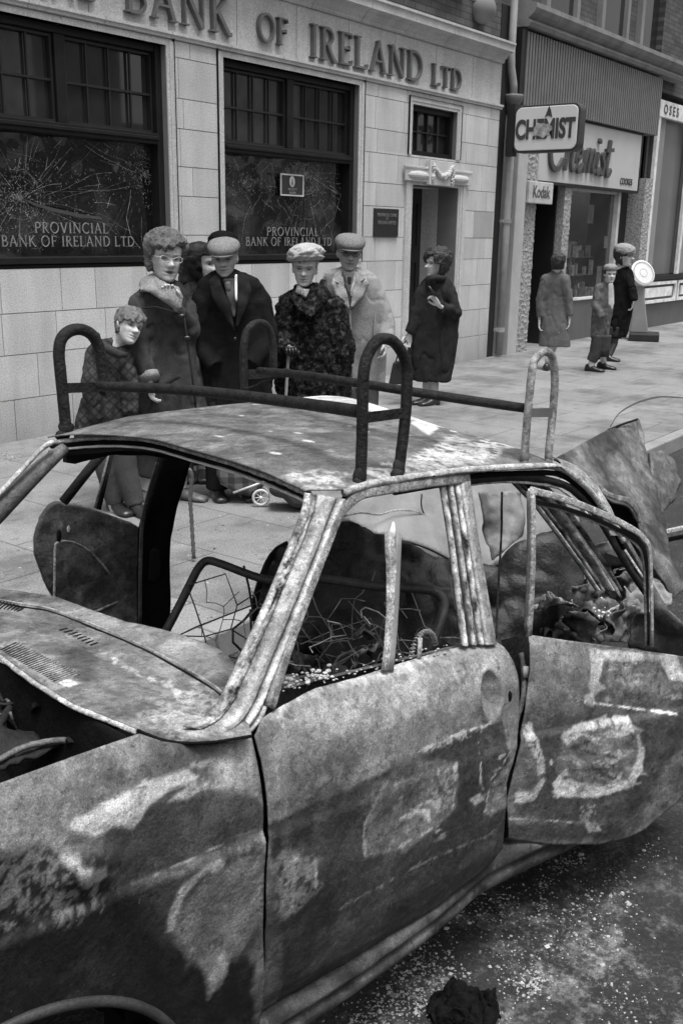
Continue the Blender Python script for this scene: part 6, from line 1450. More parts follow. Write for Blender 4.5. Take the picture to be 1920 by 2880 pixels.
def legs_shoes(o, fr, L, m_tr, m_sh, name='trousers', flare=0, vox=.009, sock=None):
    """L: list of (hip local, knee local, ankle local, r hip, r knee, r hem, hem z, foot direction)"""
    if m_tr is not None:
        mb = MB()
        for h_, k_, a_, r0, r1, r2, hz, fd_ in L:
            e = np.array(a_, float).copy(); e[2] = hz; mb.tube([h_, k_, (np.array(k_) * .5 + e * .5), e], [r0, r1, (r1 + r2) / 2, r2], 16)
        V, N_, F = remesh(mb, vox, 2); n1 = fbm(V * [9, 9, 6], 3) - .5; V = V + N_ * (.012 * n1)[:, None]; mkobj(name, V, F, m_tr, o, True)
    for h_, k_, a_, r0, r1, r2, hz, fd_ in L: q = MB(); shoe(q, a_, fd_); q.build('shoe', m_sh, o, True)
def frontpoly(o, fr, name, pix, dyf, m, thick=.008, parent=None, res=.012, puff=0.0):
    """a piece of cloth (lapel, collar, scarf) lying in front of the coat; dyf: one depth per point"""
    P = [fr.p(x, y, d) for (x, y), d in zip(pix, dyf if hasattr(dyf, '__len__') else [dyf] * len(pix))]
    A = np.array(P); c = A.mean(0); loc = (A - c)[:, [0, 2]]; h = (A - c)[:, 1]
    def surf(Q):
        d = np.hypot(Q[:, None, 0] - loc[None, :, 0], Q[:, None, 1] - loc[None, :, 1]) + .004; w_ = 1 / d ** 2.5; hh = (w_ * h).sum(1) / w_.sum(1)
        e = -pdist(Q, loc); return np.column_stack([c[0] + Q[:, 0], c[1] + hh - puff * sst(e, 0, .03), c[2] + Q[:, 1]])
    V, F, _q = gridpanel(loc, surf, res)
    ob = mkobj(name, V, F, m, o, True); sm = ob.modifiers.new('s', 'SOLIDIFY'); sm.thickness = thick; sm.offset = 0; return ob
M_shoe = mat('dark_leather', .02, .35, .2, 10, .1, 200, .1); M_btn = mat('button', .02, .3); M_white = mat('white_cloth', .72, .9, .05, 10, .1, 200, .1)

# ------------------------------------------------------------------ 1 boy
g = (3.98, 4.62)
G_ = 'bystanders watching from the pavement'
fr = Frame(g); p = fr.p
arms = [(p(215, 810, .02), p(205, 890, .0), p(225, 960, -.03)), (p(290, 815, 0), p(305, 880, -.02), p(300, 950, -.05))]
lg = [(p(235, 985, .03), p(245, 1080, .02), p(268, 1180, .04)), (p(275, 985, 0), p(290, 1080, -.02), p(312, 1188, -.04))]
o, fr, C, s, R = make_person(g, (297, 750), 74, yaw=28, pitch=-16, roll=26, tone=.62, label='boy in a dark quilted anorak tilting his head to peer past the roof rack hoop', arms=arms, legs=lg, torso=(p(262, 805)[0], p(262, 800)[2]), group=G_, mouth=0, vox=.006)
M_bh = mat('boy_hair', .13, .7, .5, 25, .3, 90, .8, 60, stretch=(1, 1, .3)); hair(o, C, s, R, M_bh, thick=.11, low=-.45, fringe=.24, side=.60, rough_=.07, vol=.05)
q_ = cloth('quilted_nylon', .045, .6, var=.5, scale=14, extra=quiltx)
garment(o, fr, [(778, 228, 268, .7), (800, 215, 285, .65), (825, 202, 303, .55), (880, 192, 312, .5), (930, 182, 314, .5), (985, 170, 318, .5), (1005, 172, 320, .5)], q_, 'anorak', [([p(222, 812, .02), p(210, 880, -.03), p(225, 965, -.06)], [.062, .066, .048]), ([p(285, 815, 0), p(300, 885, -.06), p(300, 950, -.1)], [.058, .056, .045])], fold=.010, ff=9, seed=1)
q = MB(); q.tube([p(222, 770, .02), p(222, 785, -.05), p(245, 800, -.1), p(275, 815, -.11), p(292, 815, -.09)], [.022, .03, .03, .024, .014], 12); q.build('hood', cloth('quilted_plain', .04, .7), o, True)
legs_shoes(o, fr, [(lg[0][0], lg[0][1], lg[0][2], .085, .07, .062, .06, (.5, -1)), (lg[1][0], lg[1][1], lg[1][2], .085, .07, .060, .06, (.6, -1))], cloth('grey_trouser', .07), M_shoe)
clean(o)
# ------------------------------------------------------------------ 2 woman with glasses and sheepskin coat
g = (4.20, 4.72); fr = Frame(g); p = fr.p
arms = [(p(325, 700, .0), p(322, 810, -.02), p(345, 878, -.10), (.05, -.25, -1), (.9, -.3, 0), .75, 1), (p(415, 700, .04), p(428, 740, .0), p(402, 700, -.12), (-.3, -.1, 1), (-.3, -1, 0), .55, 1)]
lg = [(p(345, 930, .04), p(340, 1040, .04), p(330, 1160, .02)), (p(400, 930, .04), p(408, 1040, .05), p(418, 1145, .05))]
o, fr, C, s, R = make_person(g, (380, 594), 95, yaw=18, pitch=-2, roll=6, tone=.55, label='woman in cat-eye spectacles and dark sheepskin coat with a pale fleece collar', arms=arms, legs=lg, torso=(p(378, 670)[0], p(378, 672)[2]), age=.6, mouth=1, group=G_, handk=.95)
hair(o, C, s, R, mat('brown_hair', .10, .8, .45, 30, .4, 90, 1.0, 50), thick=.20, low=-.45, fringe=.42, side=.60, rough_=.09, vol=.12, back=.08, freq=4)
glasses(o, C, s, R, mat('light_frame', .62, .4), wing=.07, r=.014)
M_sheep = cloth('suede', .055, .9, var=.45, scale=7, bump=.3)
garment(o, fr, [(640, 348, 402, .8), (656, 324, 424, .7), (672, 310, 434, .64), (700, 303, 440, .6), (760, 300, 452, .55), (830, 300, 462, .55), (900, 302, 470, .55), (960, 305, 478, .55), (1015, 308, 482, .55)], M_sheep, 'sheepskin_coat', [([p(325, 700, 0), p(318, 800, -.05), p(345, 868, -.12)], [.085, .085, .062]), ([p(425, 710, .03), p(440, 760, -.03), p(410, 715, -.10)], [.075, .065, .05])], fold=.010, ff=7, seed=2)
M_fleece = cloth('fleece', .30, var=.2, scale=40, bump=1.0, bscale=120)
frontpoly(o, fr, 'fleece_collar', [(326, 640), (322, 655), (322, 668), (345, 672), (375, 690), (402, 708), (416, 712), (412, 690), (404, 670), (390, 655), (370, 645), (352, 630)], [.02, -.0, -.08, -.14, -.17, -.17, -.17, -.16, -.16, -.15, -.12, .0], M_fleece, .02, puff=.02)
frontpoly(o, fr, 'fleece_collar', [(398, 655), (410, 660), (418, 680), (417, 712), (408, 700), (402, 680)], [-.12, -.12, -.14, -.17, -.16, -.14], M_fleece, .018, puff=.015)
q = MB(); c0 = p(344, 862, -.12); q.tube([p(341, 858, -.11), p(346, 872, -.13)], [.062, .064], 18); q.build('fleece_cuff', M_fleece, o, True)
frontpoly(o, fr, 'coat_pocket', [(372, 880), (412, 860), (414, 868), (376, 890)], -.165, cloth('suede_dark', .03), .008)
q = MB(); q.tube([p(421, 712, -.175), p(430, 780, -.18), p(440, 850, -.18), p(450, 940, -.18)], .006, 6); q.build('front_seam', cloth('suede_dark', .03), o, True)
q = MB(); q.tube([p(330, 708, -.13), p(360, 705, -.165), p(395, 715, -.175), p(420, 722, -.175)], .005, 6); q.build('yoke_seam', cloth('suede_dark', .03), o, True)
for (x, y) in ((418, 726), (430, 776)): q = MB(); q.ball(tuple(p(x, y, -.20)), (.022, .010, .013), 10, 6); q.build('button', M_btn, o, True)
legs_shoes(o, fr, [(lg[0][0], lg[0][1], lg[0][2], .1, .095, .085, .17, (-.1, -1)), (lg[1][0], lg[1][1], lg[1][2], .1, .095, .085, .17, (1, -.6))], cloth('brown_trouser', .05), mat('tan_boot', .10, .5, .5, 30, .2))
clean(o)
# ------------------------------------------------------------------ 3 headscarf woman
g = (4.85, 4.95); fr = Frame(g); p = fr.p
arms = [(p(425, 690), p(420, 780), p(430, 850))]; lg = [(p(440, 930), p(440, 1040), p(440, 1160)), (p(470, 930), p(470, 1040), p(470, 1160))]
o, fr, C, s, R = make_person(g, (464, 606), 84, yaw=62, pitch=0, tone=.55, label='woman in a dark patterned headscarf half hidden behind the man in the dark overcoat', arms=arms, legs=lg, torso=(p(452, 665)[0], p(452, 668)[2]), age=.5, group=G_, ears=False)
M_scarf = cloth('head_scarf', .025, var=.9, scale=16, fine=.1)
def scf(p_):
    x, y, z = p_
    if y < -.30 and -.95 < z < .42 and abs(x) < .62: return -.08
    return .12 + .05 * noise.noise(Vector((x * 4, y * 4, z * 4))) + (.22 * max(0, y) if z < .3 else .1 * max(0, y))
q = MB(); q.rings(headshell(R, C, s, scf)); q.build('headscarf', M_scarf, o, True, fix=False)
frontpoly(o, fr, 'scarf_tail', [(425, 600), (450, 625), (480, 640), (470, 660), (430, 650), (408, 660), (414, 625)], [.08, .0, -.02, -.05, -.0, .04, .08], M_scarf, .02, puff=.02)
garment(o, fr, [(645, 430, 480, .8), (670, 415, 490, .7), (720, 410, 495, .6), (800, 412, 498, .55), (900, 415, 500, .55), (1000, 415, 505, .55)], cloth('boucle_coat', .035, var=.6, scale=60), 'coat', [([p(428, 695), p(422, 780), p(430, 850)], [.075, .07, .055])], seed=3, vox=.014)
legs_shoes(o, fr, [(a[0], a[1], a[2], .09, .06, .045, .1, (0, -1)) for a in lg], cloth('dark_stocking', .04), M_shoe); clean(o)
# ------------------------------------------------------------------ 4 person with the black fur hat behind
g = (5.25, 5.10); fr = Frame(g); p = fr.p
lg = [(p(500, 930), p(500, 1030), p(500, 1140)), (p(530, 930), p(530, 1030), p(530, 1140))]
o, fr, C, s, R = make_person(g, (512, 582), 78, yaw=0, tone=.5, label='person in a black fur hat standing hidden behind the grey flat cap', arms=[(p(480, 690), p(478, 780), p(480, 850))], legs=lg, torso=(p(515, 650)[0], p(515, 655)[2]), group=G_, vox=.012)
furcap(o, C, s, R, cloth('black_fur', .010, var=.4, scale=30, bump=1, bscale=90), .3, 1.24, 1.0, 'fur_hat', .10)
garment(o, fr, [(635, 490, 545, .8), (665, 470, 560, .7), (760, 468, 565, .6), (880, 465, 570, .55), (1000, 465, 570, .55)], cloth('plain_dark', .02), 'coat', seed=4, vox=.016)
legs_shoes(o, fr, [(a[0], a[1], a[2], .09, .08, .07, .08, (0, -1)) for a in lg], cloth('dark_stocking', .04), M_shoe, vox=.014); clean(o)
# ------------------------------------------------------------------ 5 man in dark overcoat and grey cap
g = (4.62, 4.42); fr = Frame(g); p = fr.p
arms = [(p(465, 690, .02), p(455, 790, .02), p(500, 850, -.08)), (p(595, 690, .02), p(612, 770, .02), p(570, 840, -.08))]
lg = [(p(500, 920, .02), p(500, 1040, .0), p(500, 1190, .02)), (p(560, 920, .02), p(562, 1040, .0), p(565, 1190, .02))]
o, fr, C, s, R = make_person(g, (516, 592), 80, yaw=-8, pitch=6, roll=-2, tone=.44, label='elderly man in a black overcoat and light grey tweed flat cap', arms=arms, legs=lg, torso=(p(525, 655)[0], p(525, 660)[2]), age=1, group=G_)
flatcap(o, C, s, R, cloth('grey_tweed', .22, var=.25, scale=70, bump=.8, bscale=150))
hair(o, C, s, R, mat('grey_hair', .3, .8, .3, 30), thick=.05, low=-.05, fringe=.9, side=.60, rough_=.02)
M_ovc = cloth('black_wool', .013, var=.3)
garment(o, fr, [(618, 500, 538, .8), (627, 482, 566, .72), (640, 464, 594, .66), (655, 453, 606, .6), (700, 446, 620, .55), (760, 442, 628, .52), (830, 445, 628, .52), (900, 448, 626, .52), (980, 448, 628, .52), (1060, 450, 630, .5)], M_ovc, 'overcoat', [([p(470, 690, .02), p(455, 790, 0), p(495, 845, -.10)], [.085, .08, .06]), ([p(592, 690, .02), p(612, 775, 0), p(575, 840, -.10)], [.085, .08, .062])], fold=.010, ff=6, seed=5)
frontpoly(o, fr, 'lapel', [(500, 625), (478, 648), (490, 690), (540, 762), (528, 700), (510, 660)], [-.06, -.11, -.15, -.175, -.17, -.13], cloth('black_wool_lapel', .018), .010, puff=.008)
frontpoly(o, fr, 'lapel', [(548, 625), (572, 640), (578, 670), (560, 720), (541, 762), (545, 700), (546, 660)], [-.06, -.10, -.14, -.17, -.175, -.17, -.12], cloth('black_wool_lapel', .018), .010, puff=.008)
frontpoly(o, fr, 'shirt_front', [(512, 640), (545, 640), (546, 690), (538, 735), (524, 690)], [-.09, -.09, -.14, -.165, -.15], mat('grey_jumper', .05, .9), .006)
frontpoly(o, fr, 'white_scarf_edge', [(539, 630), (545, 630), (545, 692), (540, 694)], [-.10, -.10, -.165, -.165], M_white, .008)
frontpoly(o, fr, 'tie_knot', [(518, 648), (528, 646), (530, 662), (524, 672), (519, 662)], -.13, mat('dull_tie', .16, .8), .01)
q = MB(); q.ball(tuple(p(540, 778, -.19)), (.010, .006, .010), 10, 6); q.build('button', M_btn, o, True)
legs_shoes(o, fr, [(a[0], a[1], a[2], .1, .085, .075, .06, (.2, -1)) for a in lg], cloth('black_trouser', .02), M_shoe); clean(o)
# ------------------------------------------------------------------ 6 woman in white fur hat and black astrakhan coat
g = (5.35, 4.36); fr = Frame(g); p = fr.p
arms = [(p(662, 700, .02), p(650, 790, .0), p(660, 800, -.16), None, None, 0, 0), (p(770, 700, .02), p(790, 800, .02), p(770, 890, .0))]
lg = [(p(690, 930, .02), p(690, 1040, .0), p(690, 1140, .02)), (p(740, 930, .02), p(742, 1040, .0), p(745, 1140, .02))]
o, fr, C, s, R = make_person(g, (700, 616), 78, yaw=-4, pitch=4, roll=3, tone=.60, label='old woman in a white fur hat and curly black fur coat holding a walking stick', arms=arms, legs=lg, torso=(p(705, 665)[0], p(705, 668)[2]), age=1, group=G_)
furcap(o, C, s, R, cloth('white_fur', .44, var=.2, scale=30, bump=1, bscale=90), .40, 1.42, 1.28, 'fur_hat', .12, tilt=.10, flat=.30, roll_=.12)
hair(o, C, s, R, mat('grey_hair', .3, .8, .3, 30), thick=.06, low=-.2, fringe=.45, side=.62, rough_=.05)
glasses(o, C, s, R, mat('thin_frame', .25, .4), w_=.21, h=.12, r=.010)
def furx(N, L, tc, mp, M_, R_, noise_, col): return M_('ADD', col, R_(noise_(26, 5, .8), .50, .68, 0, .085))
M_astr = cloth('astrakhan', .010, var=.6, scale=40, bump=1.0, bscale=60, extra=furx)
garment(o, fr, [(650, 690, 728, .8), (664, 672, 752, .7), (680, 660, 768, .64), (700, 652, 778, .6), (740, 645, 790, .55), (800, 637, 800, .52), (860, 633, 805, .52), (930, 632, 808, .5), (1010, 632, 808, .5)], M_astr, 'fur_coat', [([p(668, 700, .02), p(650, 790, -.02), p(662, 810, -.15)], [.085, .085, .07]), ([p(765, 705, .02), p(788, 800, .0), p(775, 885, -.02)], [.085, .088, .07])], fold=.014, ff=7, seed=6, fine=.012, vox=.010)
frontpoly(o, fr, 'fur_collar', [(668, 668), (678, 662), (700, 695), (722, 668), (738, 640), (748, 645), (752, 690), (715, 730), (688, 715), (670, 690)], [-.03, -.06, -.15, -.12, -.05, -.03, -.12, -.17, -.17, -.10], M_astr, .02, puff=.01)
frontpoly(o, fr, 'neck_scarf', [(682, 655), (700, 664), (712, 664), (702, 684), (690, 676), (679, 676)], [-.09, -.12, -.12, -.15, -.13, -.08], mat('speckled_scarf', .22, .9, .9, 60, .6, 90), .008)
legs_shoes(o, fr, [(a[0], a[1], a[2], .09, .06, .045, .1, (0, -1)) for a in lg], cloth('dark_stocking', .04), M_shoe); clean(o)
w_ = lambda q: fr.M.T @ np.array(q) + fr.o
stk = MB(); a = w_(p(664, 792, -.24)); b = w_(p(657, 905, -.26)); d_ = _n(b - a); L = (a[2]) / -d_[2]
stk.tube([a, a + d_ * L], [.011, .009], 10); hd2 = MB(); hand(hd2, p(662, 806, -.19), (.1, -.5, .2), (0, 0, -1), 1.0, 1.2, 1); gl_ = hd2.build('glove', mat('glove_leather', .015, .4), o, True)
tag(stk.build('walking_stick', mat('cane', .16, .5, .2, 20), None, True), 'plain walking stick held upright before the curly black fur coat', 'stick')
# ------------------------------------------------------------------ 7 man in pale overcoat
g = (6.02, 4.56); fr = Frame(g); p = fr.p
arms = [(p(765, 680, .03), p(758, 770, .05), p(765, 860, .06)), (p(862, 680, .02), p(880, 745, .0), p(884, 785, -.08), (.0, -.3, -1), (-1, 0, 0), .7, -1)]
lg = [(p(800, 890, .02), p(800, 990, .0), p(800, 1090, .02)), (p(840, 890, .02), p(842, 990, .0), p(845, 1090, .02))]
o, fr, C, s, R = make_person(g, (802, 580), 77, yaw=6, pitch=4, roll=2, tone=.42, label='tall man in a pale herringbone overcoat, tweed cap and heavy glasses', arms=arms, legs=lg, torso=(p(800, 635)[0], p(800, 637)[2]), age=.9, group=G_)
flatcap(o, C, s, R, cloth('pale_tweed', .20, var=.3, scale=70, bump=.8, bscale=150)); glasses(o, C, s, R, mat('heavy_frame', .06, .4), w_=.21, h=.12, r=.02)
hair(o, C, s, R, mat('dark_grey_hair', .12, .8, .3, 30), thick=.04, low=-.1, fringe=.9, side=.62, rough_=.02)
M_her = cloth('herringbone', .27, var=.12, scale=8, fine=.35, fscale=140)
garment(o, fr, [(610, 784, 816, .8), (617, 764, 840, .7), (626, 746, 860, .64), (638, 741, 872, .6), (660, 738, 880, .58), (720, 738, 886, .54), (780, 745, 888, .52), (840, 755, 886, .5), (880, 758, 884, .5), (890, 760, 882, .5)], M_her, 'overcoat', [([p(768, 680, .03), p(755, 770, .04), p(765, 850, .05)], [.085, .08, .06]), ([p(860, 680, .02), p(884, 745, .0), p(886, 782, -.08)], [.088, .08, .072])], fold=.005, ff=6, seed=7)
M_lap = M_her
frontpoly(o, fr, 'lapel', [(784, 618), (766, 632), (760, 655), (778, 690), (803, 712), (798, 680), (790, 650)], [-.07, -.11, -.15, -.17, -.18, -.17, -.13], M_lap, .008, puff=.0)
frontpoly(o, fr, 'lapel', [(818, 616), (838, 630), (846, 652), (830, 685), (804, 712), (808, 680), (812, 650)], [-.06, -.10, -.15, -.17, -.18, -.16, -.12], M_lap, .008, puff=.0)
frontpoly(o, fr, 'striped_scarf', [(786, 620), (794, 640), (803, 660), (806, 690), (799, 672), (784, 640)], [-.08, -.12, -.15, -.175, -.17, -.11], mat('scarf_dark', .05, .9), .01)
frontpoly(o, fr, 'striped_scarf', [(815, 622), (822, 628), (812, 660), (805, 690), (804, 668), (810, 645)], [-.08, -.09, -.14, -.178, -.15, -.12], mat('scarf_pale', .35, .9), .01)
frontpoly(o, fr, 'tie', [(797, 635), (808, 635), (805, 655), (799, 652)], -.135, mat('dark_tie', .02, .7), .01)
q = MB(); q.tube([p(757, 655, -.165), p(764, 668, -.172), p(778, 690, -.185), p(803, 713, -.197)], .0035, 6); q.tube([p(847, 652, -.165), p(840, 668, -.172), p(830, 687, -.185), p(805, 713, -.197)], .0035, 6); q.tube([p(768, 646, -.13), p(778, 652, -.155)], .004, 6); q.tube([p(838, 640, -.12), p(828, 648, -.15)], .004, 6); q.build('lapel_edge', mat('seam_dark', .06, .9), o, True)
q = MB(); q.tube([p(804, 712, -.19), p(806, 800, -.18), p(808, 880, -.18)], .004, 6); q.tube([p(862, 712, -.08), p(858, 780, -.1), p(856, 820, -.12)], .006, 6); q.build('coat_seam_shade', mat('seam_shade_grey', .15, .9), o, True)  # front opening, plus a dark shading line between sleeve and body
legs_shoes(o, fr, [(a[0], a[1], a[2], .1, .085, .08, .06, (.2, -1)) for a in lg], cloth('grey_trouser', .07), M_shoe); clean(o)
# ------------------------------------------------------------------ 8 woman in the doorway holding a purse
g = (8.60, 5.50); fr = Frame(g); p = fr.p
arms = [(p(972, 672, .0), p(952, 745, -.02), p(940, 768, -.04), (-.2, 0, -1), (0, -1, 0), .8, 1), (p(1030, 672, .0), p(1040, 722, -.04), p(1008, 702, -.18), (-.6, -.1, .8), (-.5, -.5, -.5), .7, -1)]
lg = [(p(980, 830, .02), p(980, 880, .02), p(977, 925, .04)), (p(995, 830, .0), p(997, 882, .0), p(993, 940, -.02))]
o, fr, C, s, R = make_person(g, (1001, 605), 56, yaw=-58, pitch=0, tone=.58, label='dark-haired woman in a long charcoal coat standing sideways by the bank doorway', arms=arms, legs=lg, torso=(p(1002, 645)[0], p(1002, 648)[2]), age=.4, group=G_, skinleg=.34, vox=.009)
hair(o, C, s, R, mat('black_hair', .022, .6, .5, 30, .4, 90, 1.0, 50), thick=.26, low=-.6, fringe=.40, side=.50, rough_=.10, back=.25)
M_ch = cloth('charcoal_wool', .028, var=.3)
garment(o, fr, [(632, 984, 1020, .8), (645, 968, 1034, .7), (668, 955, 1048, .6), (710, 950, 1054, .55), (770, 945, 1050, .55), (830, 944, 1042, .55), (874, 943, 1034, .55)], M_ch, 'coat', [([p(972, 675), p(955, 740, -.02), p(941, 765, -.04)], [.085, .07, .055]), ([p(1028, 678), p(1042, 718, -.05), p(1014, 706, -.16)], [.09, .085, .062])], fold=.014, seed=8, vox=.012)
q = MB(); q.tube([p(983, 655, -.10), p(985, 640, -.10), p(1000, 638, -.12), p(1020, 640, -.06)], [.03, .035, .03, .03], 12); q.build('coat_collar', M_ch, o, True)
for k, (a, dd) in enumerate(((lg[0][2], (-1, -.5)), (lg[1][2], (-1, -.6)))): q = MB(); shoe(q, a, dd, .24); q.build('shoe', M_shoe, o, True)
w_ = lambda q: fr.M.T @ np.array(q) + fr.o
pu = MB(); a = w_(p(984, 657, -.26)); b = w_(p(1000, 680, -.24)); pu.tube([a, b], [.016, .02], 8, True, .5); pu.box(0, 0, 0, 0, 0, 0) if False else None
tag(pu.build('clutch_purse', mat('purse_leather', .02, .3), None, True), 'small dark purse gripped at the chest of the woman by the doorway', 'purse')
hb_ = empty('handbag', tuple(w_(p(921, 860, -.04))), 'black handbag hanging from the lowered hand of the woman by the doorway', 'bag')
P4 = [np.array(w_(p(x, y, d))) - np.array(hb_.location) for (x, y, d) in [(902, 832, -.1), (936, 822, -.02), (942, 882, -.02), (892, 882, -.1)]]
q = MB(); nn = fr.yd * .045; q.add([tuple(v - nn) for v in P4] + [tuple(v + nn * .6) for v in P4], [(0, 1, 2, 3), (7, 6, 5, 4), (0, 4, 5, 1), (1, 5, 6, 2), (2, 6, 7, 3), (3, 7, 4, 0)]); q.build('bag_body', mat('bag_leather', .018, .22), hb_, bevel=.015)
q = MB(); q.tube([tuple(np.array(w_(p(x, y, d))) - np.array(hb_.location)) for x, y, d in [(908, 832, -.08), (918, 800, -.06), (932, 782, -.05), (940, 800, -.05), (936, 826, -.03)]], .008, 8); q.build('bag_strap', mat('bag_leather', .018), hb_, True)
q = MB(); q.ball(tuple(np.array(w_(p(918, 828, -.14))) - np.array(hb_.location)), .016, 8, 6); q.build('bag_clasp', mat('clasp', .7, .2, metal=1), hb_, True); clean(o)
# ------------------------------------------------------------------ 9 girl seen from behind in a grey belted coat
G2 = 'passers-by outside the chemist'
g = (12.02, 5.78); fr = Frame(g); p = fr.p
arms = [(p(1252, 640), p(1238, 690), p(1238, 735), (0, 0, -1), (1, 0, 0), .6, -1), (p(1292, 640), p(1304, 690), p(1307, 732), (0, 0, -1), (-1, 0, 0), .6, 1)]
lg = [(p(1262, 760), p(1264, 800), p(1256, 836, -.04)), (p(1280, 760), p(1274, 790), p(1262, 815, .3))]
o, fr, C, s, R = make_person(g, (1281, 604), 36, yaw=165, tone=.5, label='short-haired woman in a long grey coat walking away past the chemist door', arms=arms, legs=lg, torso=(p(1278, 630)[0], p(1278, 632)[2]), group=G2, vox=.012, skinleg=.42)
hair(o, C, s, R, mat('black_hair', .022), thick=.14, low=-.6, fringe=.45, side=.6, rough_=.08)
M_gc = cloth('grey_coat', .12, var=.15)
garment(o, fr, [(622, 1268, 1292, .8), (632, 1254, 1298, .7), (650, 1248, 1304, .6), (690, 1248, 1300, .5), (715, 1244, 1302, .5), (760, 1238, 1308, .5), (796, 1236, 1310, .5)], M_gc, 'coat', [([p(1254, 642), p(1240, 690), p(1240, 728)], [.075, .062, .055]), ([p(1294, 642), p(1305, 690), p(1308, 726)], [.075, .062, .055])], fold=.007, ff=6, seed=9, vox=.014)
q = MB(); q.tube([lg[0][2] + np.array([0, 0, .03]), lg[0][2] + (lg[0][1] - lg[0][2]) * .75], [.042, .05], 10); q.build('white_sock', M_white, o, True)
for a, dd in ((lg[0][2], (.3, 1)), (lg[1][2], (.3, 1))): q = MB(); shoe(q, a, dd, .24, max(0, a[2] - .1)); q.build('shoe', M_shoe, o, True)
clean(o)
# ------------------------------------------------------------------ 10 small girl in bobble hat
g = (12.35, 5.22); fr = Frame(g); p = fr.p
arms = [(p(1378, 655), p(1368, 700), p(1378, 730)), (p(1402, 655), p(1405, 695), p(1400, 725))]
lg = [(p(1374, 770), p(1366, 810), p(1356, 845)), (p(1388, 770), p(1386, 800), p(1384, 832, .3))]
o, fr, C, s, R = make_person(g, (1400, 630), 34, yaw=18, pitch=0, tone=.58, label='small girl in a knitted hat and patterned coat walking beside a woman in black', arms=arms, legs=lg, torso=(p(1392, 652)[0], p(1392, 654)[2]), group=G2, vox=.011)
furcap(o, C, s, R, cloth('knit_hat', .24, var=.3, scale=40), .45, 1.25, 1.0, 'knitted_hat', .04)
hair(o, C, s, R, mat('black_hair', .022), thick=.08, low=-.4, fringe=.5, side=.6, rough_=.05)
M_pc = cloth('patterned_coat', .12, var=.5, scale=16)
garment(o, fr, [(645, 1384, 1404, .8), (655, 1372, 1408, .7), (680, 1362, 1410, .6), (720, 1358, 1406, .55), (750, 1356, 1400, .55), (778, 1354, 1398, .55)], M_pc, 'coat', [([p(1376, 662), p(1366, 700, -.04), p(1380, 730, -.08)], [.07, .062, .05])], fold=.008, ff=8, seed=10, vox=.012)
frontpoly(o, fr, 'scarf', [(1396, 652), (1406, 650), (1408, 690), (1403, 705), (1396, 700)], -.16, mat('pale_scarf', .5), .02)
legs_shoes(o, fr, [(lg[0][0], lg[0][1], lg[0][2], .085, .075, .07, .13, (1, -.3)), (lg[1][0], lg[1][1], lg[1][2], .085, .075, .07, .17, (1, -.3))], cloth('dark_slacks', .06), M_shoe, vox=.012)
q = MB(); q.tube([lg[0][2] + np.array([0, 0, -.0]), lg[0][2] + np.array([.01, 0, .10])], .042, 10); q.tube([lg[1][2] + np.array([0, 0, .0]), lg[1][2] + np.array([.01, 0, .10])], .040, 10); q.build('white_socks', M_white, o, True); clean(o)
# ------------------------------------------------------------------ 11 woman in black coat and pale fur hat
g = (13.60, 5.62); fr = Frame(g); p = fr.p
arms = [(p(1432, 625), p(1448, 665), p(1452, 692), (0, -.3, -1), (-1, 0, 0), .7, 1), (p(1412, 625), p(1410, 670), p(1415, 705))]
lg = [(p(1405, 750), p(1394, 790), p(1384, 822, .1), ), (p(1415, 750), p(1410, 790), p(1396, 822, -.1))]
o, fr, C, s, R = make_person(g, (1434, 588), 40, yaw=62, tone=.6, label='woman in a black coat and pale fur hat striding towards the weighing scale', arms=arms, legs=lg, torso=(p(1424, 618)[0], p(1424, 620)[2]), group=G2, vox=.012, skinleg=.03)
furcap(o, C, s, R, cloth('pale_fur', .30, var=.2, scale=30, bump=1, bscale=90), .20, 1.25, 1.12, 'fur_hat', .09, tilt=-.1)
hair(o, C, s, R, mat('black_hair', .022), thick=.12, low=-.8, fringe=.5, side=.5, rough_=.08, back=.3)
garment(o, fr, [(610, 1418, 1440, .8), (620, 1408, 1452, .7), (645, 1402, 1458, .6), (700, 1396, 1456, .55), (745, 1392, 1448, .55), (776, 1390, 1440, .55)], cloth('black_wool', .013), 'coat', [([p(1434, 630), p(1452, 668, -.06), p(1454, 690, -.1)], [.07, .062, .055])], fold=.016, seed=11, vox=.014)
for a, dd in ((lg[0][2], (1, -.1)), (lg[1][2], (1, -.2))): q = MB(); shoe(q, a, dd, .24); q.build('shoe', M_shoe, o, True)
clean(o)
# ================================================================== STREET THINGS
# coin weighing scale with a drum dial
b = onz(1476, 781); sc = empty('weighing_scale', (b[0], b[1], 0), 'coin weighing scale with a white drum dial on a tapered pillar and heavy foot', 'scale')
fr = Frame((b[0], b[1])); mS = Matrix(fr.M.T.tolist()).to_4x4(); mS.translation = Vector(fr.o.tolist()); sc.matrix_world = mS; p = fr.p
M_en = mat('white_enamel', .62, .35, .08, 5, .1, 200); M_gr = mat('grey_enamel', .26, .4, .1, 5, .1, 200)
a0, a1 = p(1443, 778), p(1512, 778); q = MB(); q.box(a0[0], a1[0], -.3, .25, 0, .13); q.build('foot_plate', mat('iron_base', .02, .5), sc, bevel=.02)
a0, a1, b0, b1 = p(1447, 757), p(1488, 757), p(1458, 645), p(1476, 645); q = MB(); q.rings([[(x0, -.10, z), (x1, -.10, z), (x1, .16, z), (x0, .16, z)] for x0, x1, z in ((a0[0], a1[0], .131), ((a0[0] * .3 + b0[0] * .7), (a1[0] * .3 + b1[0] * .7), .7), (b0[0], b1[0], b0[2]))]); q.build('pillar', M_gr, sc, bevel=.012)
c = p(1468, 632); ax = _n([.55, -.75, .42]); r_ = _n(np.cross(ax, [0, 0, 1])); u_ = np.cross(r_, ax); q = MB(); R = []
